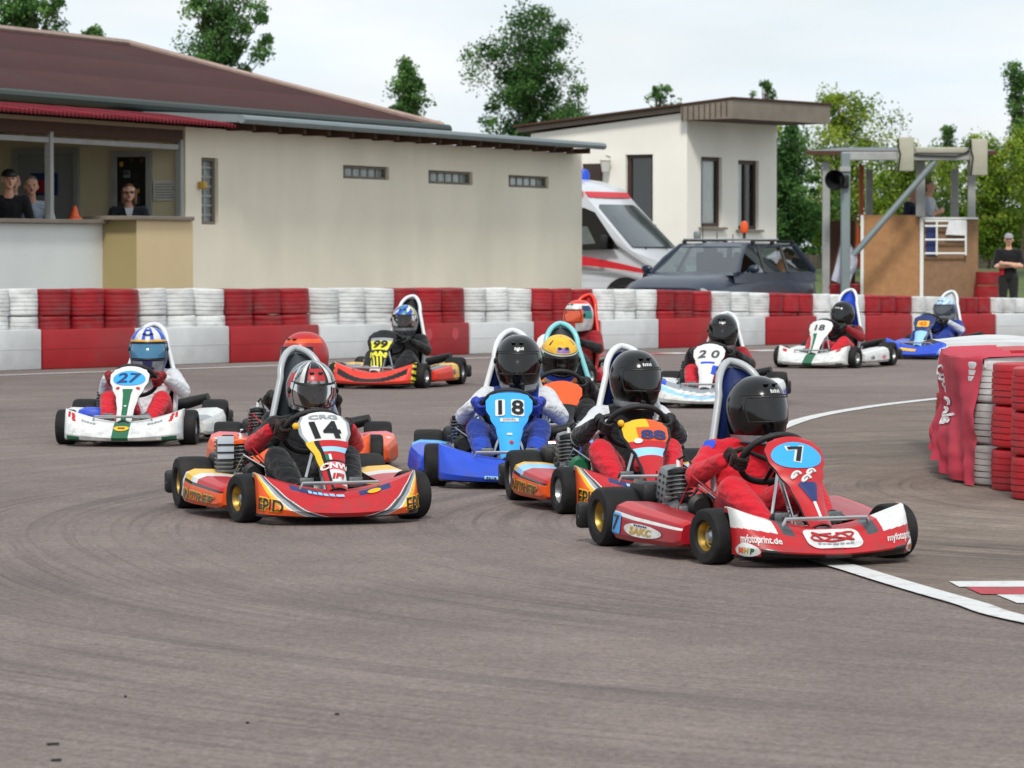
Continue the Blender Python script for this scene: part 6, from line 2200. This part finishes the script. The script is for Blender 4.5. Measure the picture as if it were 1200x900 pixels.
# red tyres beside the stand
for k, (x, y, dy, nm) in enumerate(((978, 343, .3, 'red tyre on the ground under the marshal stand, left one'), (1003, 343, .3, 'red tyre on the ground under the marshal stand, right one'),
                             (1156, 346, -.2, 'lower red tyre stacked beside the marshal stand'), (1158, 330, -.2, 'upper red tyre stacked beside the marshal stand'))):
    p = bp(x, y, dy); o = obj('painted_tyre', TM[True])
    o.scale = (.42, .42, .22); o.location = (p.x, p.y, .50 if k < 2 else (.48 if k == 2 else .71)); tag(o, nm, 'tyre')
r = MB(); p = bp(1157, 346, -.2); r.box((p.x, p.y, .239), (.5, .5, .478), M_PLYD, .01); o = r.build('plinth'); tag(o, 'wooden plinth carrying two red tyres beside the stand', 'plinth')
r = MB(); p = bp(990, 346, .3); r.box((p.x, p.y, .249), (.9, .5, .498), M_PLYD, .01); o = r.build('plinth'); tag(o, 'wooden plinth carrying two red tyres under the stand', 'plinth')

# ------------------------------------------------------------------ spectators
def make_person(label, loc, rz, H, zones, arms='down', cap=None, hairmat=M_HAIR, lean=0.0, glasses=False, group='people watching the race', turn=0.0, longhair=False, scarf=None):
    k = H / 1.75
    V = lambda x, y, z: Vector((x, y - lean * max(0, z - .95), z)) * k
    pr = []
    A = lambda a, ra, b, rb, z: pr.append((tuple(a), tuple(v * k for v in ra) if isinstance(ra, tuple) else ra * k, tuple(b), tuple(v * k for v in rb) if isinstance(rb, tuple) else rb * k, z))
    A(V(0, 0, .95), (.165, .115, .10), V(0, 0, 1.12), (.15, .10, .10), 'torso')
    A(V(0, 0, 1.12), (.15, .10, .10), V(0, .0, 1.34), (.175, .11, .10), 'torso')
    A(V(-.13, .0, 1.40), .07, V(.13, .0, 1.40), .07, 'torso')
    A(V(0, .0, 1.42), .062, V(0, -.015, 1.54), .052, 'skin')
    head = V(0, -.03, 1.635)
    hp, spots, HM = head_prims(tuple(head), turn, k * 1.02)
    pr += hp
    if longhair:
        A(head + Vector((0, .045, -.0)), (.088, .07, .10), head + Vector((0, .06, -.13)), (.085, .05, .06), 'hair')
        for q in (-1, 1): A(head + Vector((q * .07, .0, .02)), (.03, .045, .05), head + Vector((q * .075, .0, -.11)), (.026, .04, .04), 'hair')
    for s in (-1, 1):
        sh = V(s * .185, 0, 1.41)
        if arms == 'down': el, wr, hd, pn = V(s * .25, .03, 1.13), V(s * .26, -.07, .88), V(s * .26, -.1, .8) - V(s * .26, -.07, .88), Vector((-s, 0, 0))
        elif arms == 'crossed': el, wr, hd, pn = V(s * .25, -.06, 1.15), V(-s * .06, -.19 - .025 * s, 1.18 + .02 * s), Vector((-s, .12, .1)), Vector((0, 1, 0))
        elif arms == 'counter': el, wr, hd, pn = V(s * .26, -.10, 1.15), V(s * .10, -.30, 1.10), Vector((-s * .6, -1, -.1)), Vector((0, 0, -1))
        else: el, wr, hd, pn = V(s * .24, -.1, 1.16), V(s * .05, -.24, 1.22), Vector((-s, -.3, .3)), Vector((0, 1, 0))
        A(sh, .066, el, .05, 'sleeve'); A(el, .05, wr, .034, 'forearm')
        pr += hand_prims(wr, hd, pn, k, .6, 'skin', s)
        hip, kn, an = V(s * .09, 0, .93), V(s * .10, -.02, .50), V(s * .105, .01, .09)
        A(hip, .105, kn, .07, 'leg'); A(kn, .07, an, .05, 'leg')
        A(V(s * .105, .03, .045), .045, V(s * .12, -.13, .035), .038, 'shoe')
    z = dict(skin=M_SKIN, hair=hairmat, shoe=M_BLACKPL); z.update(zones)
    for q in ('sleeve', 'forearm', 'leg'):
        z.setdefault(q, z['torso'])
    me = body_mesh('person', pr, z, .011, 3, spots, .003)
    o = obj('person', me); o.location = loc; o.rotation_euler = (0, 0, rz)
    tag(o, label, 'person', group)
    if cap:
        c = MB()
        c.grid(lambda u, v: HM @ Vector((.088 * math.sin(v * 1.5) * math.cos(u * 6.2832), .098 * math.sin(v * 1.5) * math.sin(u * 6.2832) + .008, .035 + .088 * math.cos(v * 1.5))), 24, 8, cap)
        c.grid(lambda u, v: HM @ Vector((.075 * (u * 2 - 1) * (1 - .2 * v), -.075 - .075 * v * (1 - (2 * u - 1) ** 2 * .6), .045 - .015 * v)), 10, 4, cap)
        c.build('cap', o, 60)
    if scarf:
        c = MB(); c.grid(lambda u, v: Vector(((-.055 + .11 * u) * (1 - .75 * v) * k, (-.088 - .035 * math.sin(v * 2.2)) * k - lean * max(0, (1.44 - .16 * v) - .95) * k, (1.45 - .17 * v) * k)), 8, 8, scarf); c.build('collar', o, 60)
    if glasses:
        c = MB()
        for s in (-1, 1): c.ball(HM @ Vector((s * .032, -.088, .012)), (.024 * k, .006, .018 * k), M_VISOR, 10)
        c.tube([HM @ Vector((-.075, -.02, .015)), HM @ Vector((-.055, -.085, .014)), HM @ Vector((.055, -.085, .014)), HM @ Vector((.075, -.02, .015))], .003, M_BLACKPL, 5)
        c.build('glasses', o, 50)
    return o
C_BLK = cloth('shirt_black', '#17171a'); C_DEN = cloth('jacket_denim', '#aebbcb'); C_DK = cloth('jacket_dark', '#20242c'); C_JEAN = cloth('jeans', '#26324a'); C_WH = cloth('shirt_white', '#c7c9cc')
C_REDS = cloth('shirt_red', '#b01a26'); C_BR = cloth('trousers_dark', '#22221f')
M_GREYHAIR = paint('grey_hair', '#6d665c', .7, var=.3, scale=60)
def porch_person(label, px, py_head, H, yl, zones, **kw):
    n = Vector((-DIR.y, DIR.x, 0))
    d = ray(px, py_head); p0 = A0 + n * yl
    t = (p0 - CAM).dot(n) / d.dot(n); p = CAM + d * t
    Hh = max(1.2, p.z - FZ)
    p.z = FZ
    return make_person(label, p, kw.pop('rz', rad(-5)), Hh, zones, **kw)
porch_person('person in a dark cap and black top at the porch counter, far left', 7, 199, 1.7, .45, dict(torso=C_BLK, forearm=M_SKIN, leg=C_JEAN), arms='counter', cap=M_BLACKPL, lean=.25, rz=rad(18))
porch_person('person with bare forearm just behind the one in the dark cap', 15, 202, 1.7, .95, dict(torso=C_BR, forearm=M_SKIN, leg=C_JEAN), arms='counter', rz=rad(18))
porch_person('person with grey hair in a pale denim jacket leaning on the counter', 35, 207, 1.7, .42, dict(torso=C_DEN, leg=C_JEAN), arms='counter', lean=.25, hairmat=M_GREYHAIR, rz=rad(12))
porch_person('person with sunglasses, dark jacket and white collar at the ticket counter', 150, 216, 1.6, .35, dict(torso=C_DK, leg=C_BR), arms='counter', glasses=True, longhair=True, lean=.2, rz=rad(10), hairmat=paint('light_brown_hair', '#6a4a30', .7, var=.3, scale=60), scarf=C_WH)
# man with folded arms on the right, marshal in the stand
mp_ = at(1182, 275, 58.6); mp_.z = 0
MAN = make_person('person in black and red shirt with pale cap, arms folded, at the right edge', mp_, rad(-4), HC + 13 / 71.7 + .02, dict(torso=C_BLK, forearm=M_SKIN, leg=C_BR), arms='crossed', cap=paint('cap_grey', '#8d9094', .8))
sd_ = MB()
pe = MAN
kk = (HC + 13 / 71.7) / 1.75
sd_.grid(lambda u, v: Vector(((-.178 + .085 * u) * kk, (-.045 - .085 * math.sin(u * 1.5)) * kk, (1.0 + .22 * v) * kk)), 8, 6, C_REDS); sd_.build('shirt_panel', pe, 60)
pm_ = bp(1088, 210, 1.0); pm_.z = .75
make_person('person with grey hair and orange ear defenders standing in the marshal stand', pm_, rad(70), 1.72, dict(torso=C_WH, sleeve=C_DEN, forearm=M_SKIN, leg=C_JEAN), arms='phone', hairmat=M_GREYHAIR)
pm2 = bp(1068, 222, 1.25); pm2.z = .75
make_person('person in navy jacket half hidden behind the brace in the stand', pm2, rad(60), 1.62, dict(torso=C_JEAN, leg=C_JEAN), arms='down')

# ------------------------------------------------------------------ far ground, fence and trees
g = MB()
g.grid(lambda u, v: Vector((-120 + 260 * u, 84 + 500 * v ** 2, -.008 + 1.0 * min(1, v * 3) ** 1.3 + .15 * mnoise.noise(Vector((u * 20, v * 9, 0))) * min(1, v * 4))), 60, 40, M_GRASS)
struct('grass_bank', g, 40)
M_FENCE = paint('weathered_fence', '#4d463d', .9, var=.3, scale=4)
FN = thing('board_fence', 'weathered brown board fence along the grass behind the stand', 'fence', (0, 112, .40))
r = MB(); x = 5.5
while x < 26:
    r.box((x, 0, .34 + rnd.uniform(-.015, .015)), (.135, .02, .68), M_FENCE); x += .14
r.build('boards', FN, 0)
for k in range(9):
    r = MB(); r.box((5.6 + 2.5 * k, .06, .36), (.09, .09, .76), M_FENCE, .01); r.build('post', FN, 0)

def leaf_mat(name, hexcol, tr=.30):
    m, nt, out = node_mat(name)
    N = nt.nodes.new; L = nt.links.new
    d = N('ShaderNodeBsdfDiffuse'); t = N('ShaderNodeBsdfTranslucent'); mx = N('ShaderNodeMixShader'); mx.inputs[0].default_value = tr
    tc = N('ShaderNodeTexCoord'); n = N('ShaderNodeTexNoise'); n.inputs['Scale'].default_value = 1.5; n.inputs['Detail'].default_value = 5; L(tc.outputs['Object'], n.inputs['Vector'])
    mp = N('ShaderNodeMapRange'); mp.inputs[1].default_value = .3; mp.inputs[2].default_value = .7; mp.inputs[3].default_value = .6; mp.inputs[4].default_value = 1.4; L(n.outputs[0], mp.inputs[0])
    mul = N('ShaderNodeMix'); mul.data_type = 'RGBA'; mul.blend_type = 'MULTIPLY'; mul.inputs[0].default_value = 1; mul.inputs[6].default_value = lin(hexcol); L(mp.outputs[0], mul.inputs[7])
    L(mul.outputs[2], d.inputs[0]); L(mul.outputs[2], t.inputs[0]); L(d.outputs[0], mx.inputs[1]); L(t.outputs[0], mx.inputs[2]); L(mx.outputs[0], out.inputs[0])
    return m
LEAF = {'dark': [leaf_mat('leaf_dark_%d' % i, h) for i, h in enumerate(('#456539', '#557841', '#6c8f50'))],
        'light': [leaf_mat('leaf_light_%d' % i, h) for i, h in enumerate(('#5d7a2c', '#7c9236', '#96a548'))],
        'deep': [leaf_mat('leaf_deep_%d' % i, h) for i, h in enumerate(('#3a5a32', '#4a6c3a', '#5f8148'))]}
M_BARK = paint('bark', '#4a3d31', .9, var=.3, scale=8, bump=.4, bscale=20)
def make_tree(label, px, Y, py_top, w_px, kind, n, seed, py_base=None, shape='oval', group='trees behind the paddock', cat='tree', leaf=.105, zg=None, dens=1.0):
    R_ = random.Random(seed)
    s = FPX / Y
    x = (px - 600) / s; ztop = HC + (288 - py_top) / s
    zg = .7 if zg is None else zg
    zb = HC + (288 - py_base) / s if py_base else zg + (ztop - zg) * .25
    rw = w_px / s / 2; hh = (ztop - zb) / 2
    root = thing('tree' if cat == 'tree' else 'shrub', label, cat, (x, Y, zg), 0, group)
    tb = MB()
    lean = R_.uniform(-.3, .3)
    tr = [Vector((lean * (t * t) + .08 * math.sin(t * 5 + seed), .05 * math.sin(t * 4), (ztop - zg - .3) * t)) for t in [k / 10 for k in range(11)]]
    rad0 = max(.04, (ztop - zg) * .013)
    tb.tube(tr, [rad0 * (1 - .88 * k / 10) for k in range(11)], M_BARK, 8)
    clumps = []
    nb = max(14, int(36 * dens))
    for i in range(nb):
        t = R_.uniform(0, 1)
        h = zb - zg + (ztop - zb) * t
        if shape == 'oval': prof = math.sin(math.pi * min(.97, .10 + .86 * t)) ** .7
        elif shape == 'cone': prof = (1 - t) ** .75 * (.55 + .45 * min(1, t * 6))
        else: prof = math.sin(math.pi * (.25 + .7 * t)) ** .6
        a = R_.uniform(0, 2 * math.pi); rr = rw * prof * (R_.uniform(.30, .95) if R_.random() < .72 else R_.uniform(.95, 1.3))
        b0 = tr[min(10, int(max(0, h / max(.1, (ztop - zg)) - .10) * 10))]
        tip = Vector((b0.x + rr * math.cos(a), rr * math.sin(a), min(h + R_.uniform(0, .12) * hh, ztop - zg)))
        mid = (b0 + tip) / 2 + Vector((0, 0, -.05 * hh))
        tb.tube([b0, mid, tip], [rad0 * .32, rad0 * .2, rad0 * .06], M_BARK, 5)
        cr = min(rw * .40, hh * .45) * R_.uniform(.35, 1.0)
        for _ in range(2):
            clumps.append((tip * .85 + mid * .15 + Vector((R_.gauss(0, .2), R_.gauss(0, .2), R_.gauss(0, .15))) * cr, cr * R_.uniform(.6, 1.05), R_.choice((0, 0, 1, 1, 2))))
        clumps.append((mid, cr * .9, R_.choice((0, 0, 1)))); clumps.append((b0 * .5 + mid * .5, cr * 1.0, 0))
    for k in range(int(4)):
        clumps.append((tr[10] + Vector((R_.gauss(0, .15), R_.gauss(0, .1), -.12 * hh * k)), rw * .22 * (1 + .3 * k), R_.choice((0, 1, 2))))
    tb.build('trunk', root, 50)
    mats = LEAF[kind]; V = []; F = []; MI = []
    per = max(6, int(3.0 * n) // len(clumps))
    for c, r_, k in clumps:
        for _ in range(per):
            d = Vector((R_.gauss(0, 1), R_.gauss(0, 1), R_.gauss(0, .75)))
            d = d.normalized() * r_ * R_.random() ** .45
            p = c + d
            u = Vector((R_.gauss(0, 1), R_.gauss(0, 1), R_.gauss(0, 1))).normalized()
            v = u.cross(Vector((R_.gauss(0, 1), R_.gauss(0, 1), R_.gauss(0, 1)))).normalized()
            L_ = leaf * R_.uniform(.6, 1.25)
            o = len(V)
            V += [p - u * L_ * .5, p + v * L_ * .30, p + u * L_ * .5, p - v * L_ * .30]
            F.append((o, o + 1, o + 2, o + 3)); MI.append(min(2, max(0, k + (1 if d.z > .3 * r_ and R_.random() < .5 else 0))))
    me = bpy.data.meshes.new('crown'); me.from_pydata([tuple(p) for p in V], [], F)
    for m in mats: me.materials.append(m)
    me.polygons.foreach_set('material_index', MI); me.update()
    obj('crown', me, root)
    return root
T_ = make_tree
T_('dark leafy tree top above the left end of the brown roof', 44, 92, -40, 95, 'dark', 4200, 1, 60)
T_('low dark tree tip beside the far left tree, above the roof', 104, 95, 30, 50, 'dark', 1200, 2, 70)
T_('tall dark tree rising over the middle of the brown roof', 262, 90, -30, 118, 'dark', 5200, 3, 96, 'oval')
T_('slim pointed tree at the right end of the brown roof', 478, 100, 70, 84, 'dark', 2600, 4, 165, 'cone')
T_('big dense dark tree between clubhouse and hut', 622, 104, 12, 150, 'deep', 9500, 5, 190, 'oval', dens=1.7)
T_('small tree top peeking over the roof of the hut', 770, 115, 100, 42, 'dark', 900, 6, 150)
T_('thin tree top behind the overhanging roof of the hut', 902, 112, 94, 44, 'dark', 900, 7, 170)
T_('dark tree close behind the right wall of the hut', 932, 98, 150, 110, 'deep', 5200, 8, 290, 'round')
T_('broad bright green tree left of the marshal stand', 985, 106, 112, 150, 'light', 8000, 9, 270, 'oval', dens=1.5)
T_('bright green tree seen through the open marshal stand', 1060, 104, 175, 140, 'light', 5200, 10, 290, 'round')
T_('dark pointed tree top above the marshal stand', 1108, 118, 150, 70, 'dark', 1800, 11, 240, 'cone')
T_('bright green tree right of the marshal stand', 1160, 103, 158, 130, 'light', 6500, 12, 280, 'oval', dens=1.3)
T_('tall sparse dark tree at the right edge', 1196, 112, 66, 74, 'dark', 2300, 13, 190, 'cone')
T_('bright green tree at the far right edge behind the folded arms', 1232, 105, 150, 130, 'light', 4500, 14, 280, 'round')
for i, (px, w, top, lab) in enumerate(((925, 90, 246, 'dark green shrub behind the fence, between hut and stand'), (1035, 100, 252, 'dark green shrub behind the fence, seen through the stand'), (1120, 90, 248, 'dark green shrub behind the fence, under the white board'),
                                  (1185, 90, 244, 'dark green shrub behind the fence, beside the folded arms'))):
    T_(lab, px, 116, top, w, 'deep', 3200, 40 + i, 300, 'round', 'shrubs behind the fence', 'shrub', .12, .5)
# ------------------------------------------------------------------ light, sky, camera
SUN_EL, SUN_AZ = rad(47), rad(-179)      # azimuth measured from +Y clockwise: light comes from behind the lens, from the left
sd = Vector((math.sin(SUN_AZ) * math.cos(SUN_EL), math.cos(SUN_AZ) * math.cos(SUN_EL), math.sin(SUN_EL)))
w = bpy.data.worlds.new('World'); scene.world = w; w.use_nodes = True
nt = w.node_tree; nt.nodes.clear()
N = nt.nodes.new; L = nt.links.new
out = N('ShaderNodeOutputWorld'); bg = N('ShaderNodeBackground'); L(bg.outputs[0], out.inputs[0])
sky = N('ShaderNodeTexSky'); sky.sky_type = 'NISHITA'; sky.sun_disc = False
sky.sun_elevation = SUN_EL; sky.sun_rotation = SUN_AZ; sky.air_density = 1.2; sky.dust_density = 2.0; sky.altitude = 150
tc = N('ShaderNodeTexCoord')
mp = N('ShaderNodeMapping'); mp.inputs['Scale'].default_value = (1, 1, 4.5); L(tc.outputs['Generated'], mp.inputs[0])
n1 = N('ShaderNodeTexNoise'); n1.inputs['Scale'].default_value = 7; n1.inputs['Detail'].default_value = 8; n1.inputs['Roughness'].default_value = .55
n1.inputs['Distortion'].default_value = .3
L(mp.outputs[0], n1.inputs['Vector'])
rp = N('ShaderNodeValToRGB')
rp.color_ramp.elements[0].position = .34; rp.color_ramp.elements[0].color = (.80, .80, .80, 1)
rp.color_ramp.elements[1].position = .62; rp.color_ramp.elements[1].color = (1, 1, 1, 1)
L(n1.outputs[0], rp.inputs[0])
cl = N('ShaderNodeValToRGB')
cl.color_ramp.elements[0].position = .40; cl.color_ramp.elements[0].color = (8.7, 9.7, 10.5, 1)
cl.color_ramp.elements[1].position = .66; cl.color_ramp.elements[1].color = (9.8, 10.1, 10.3, 1)
n2 = N('ShaderNodeTexNoise'); n2.inputs['Scale'].default_value = 11; n2.inputs['Detail'].default_value = 6
L(mp.outputs[0], n2.inputs['Vector']); L(n2.outputs[0], cl.inputs[0])
mx = N('ShaderNodeMix'); mx.data_type = 'RGBA'
L(rp.outputs[0], mx.inputs[0]); L(sky.outputs[0], mx.inputs[6]); L(cl.outputs[0], mx.inputs[7])
L(mx.outputs[2], bg.inputs[0]); bg.inputs[1].default_value = .10
sun = bpy.data.lights.new('sun', 'SUN'); sun.energy = 2.6; sun.angle = rad(10); sun.color = (1, .955, .89)
so = bpy.data.objects.new('sun', sun); COL.objects.link(so)
so.rotation_euler = (-sd).to_track_quat('-Z', 'Y').to_euler()
so.location = sd * 50

cam = bpy.data.cameras.new('camera'); co = bpy.data.objects.new('camera', cam); COL.objects.link(co)
co.location = CAM; co.rotation_euler = (rad(90) - PITCH, 0, 0)
cam.sensor_width = 36; cam.lens = 36 * FPX / 1200; cam.clip_start = .5; cam.clip_end = 4000
cam.dof.use_dof = True; cam.dof.focus_distance = 18.5; cam.dof.aperture_fstop = 9
scene.camera = co
scene.render.engine = 'CYCLES'
scene.view_settings.view_transform = 'Standard'; scene.view_settings.look = 'None'
scene.view_settings.exposure = 0; scene.view_settings.gamma = 1
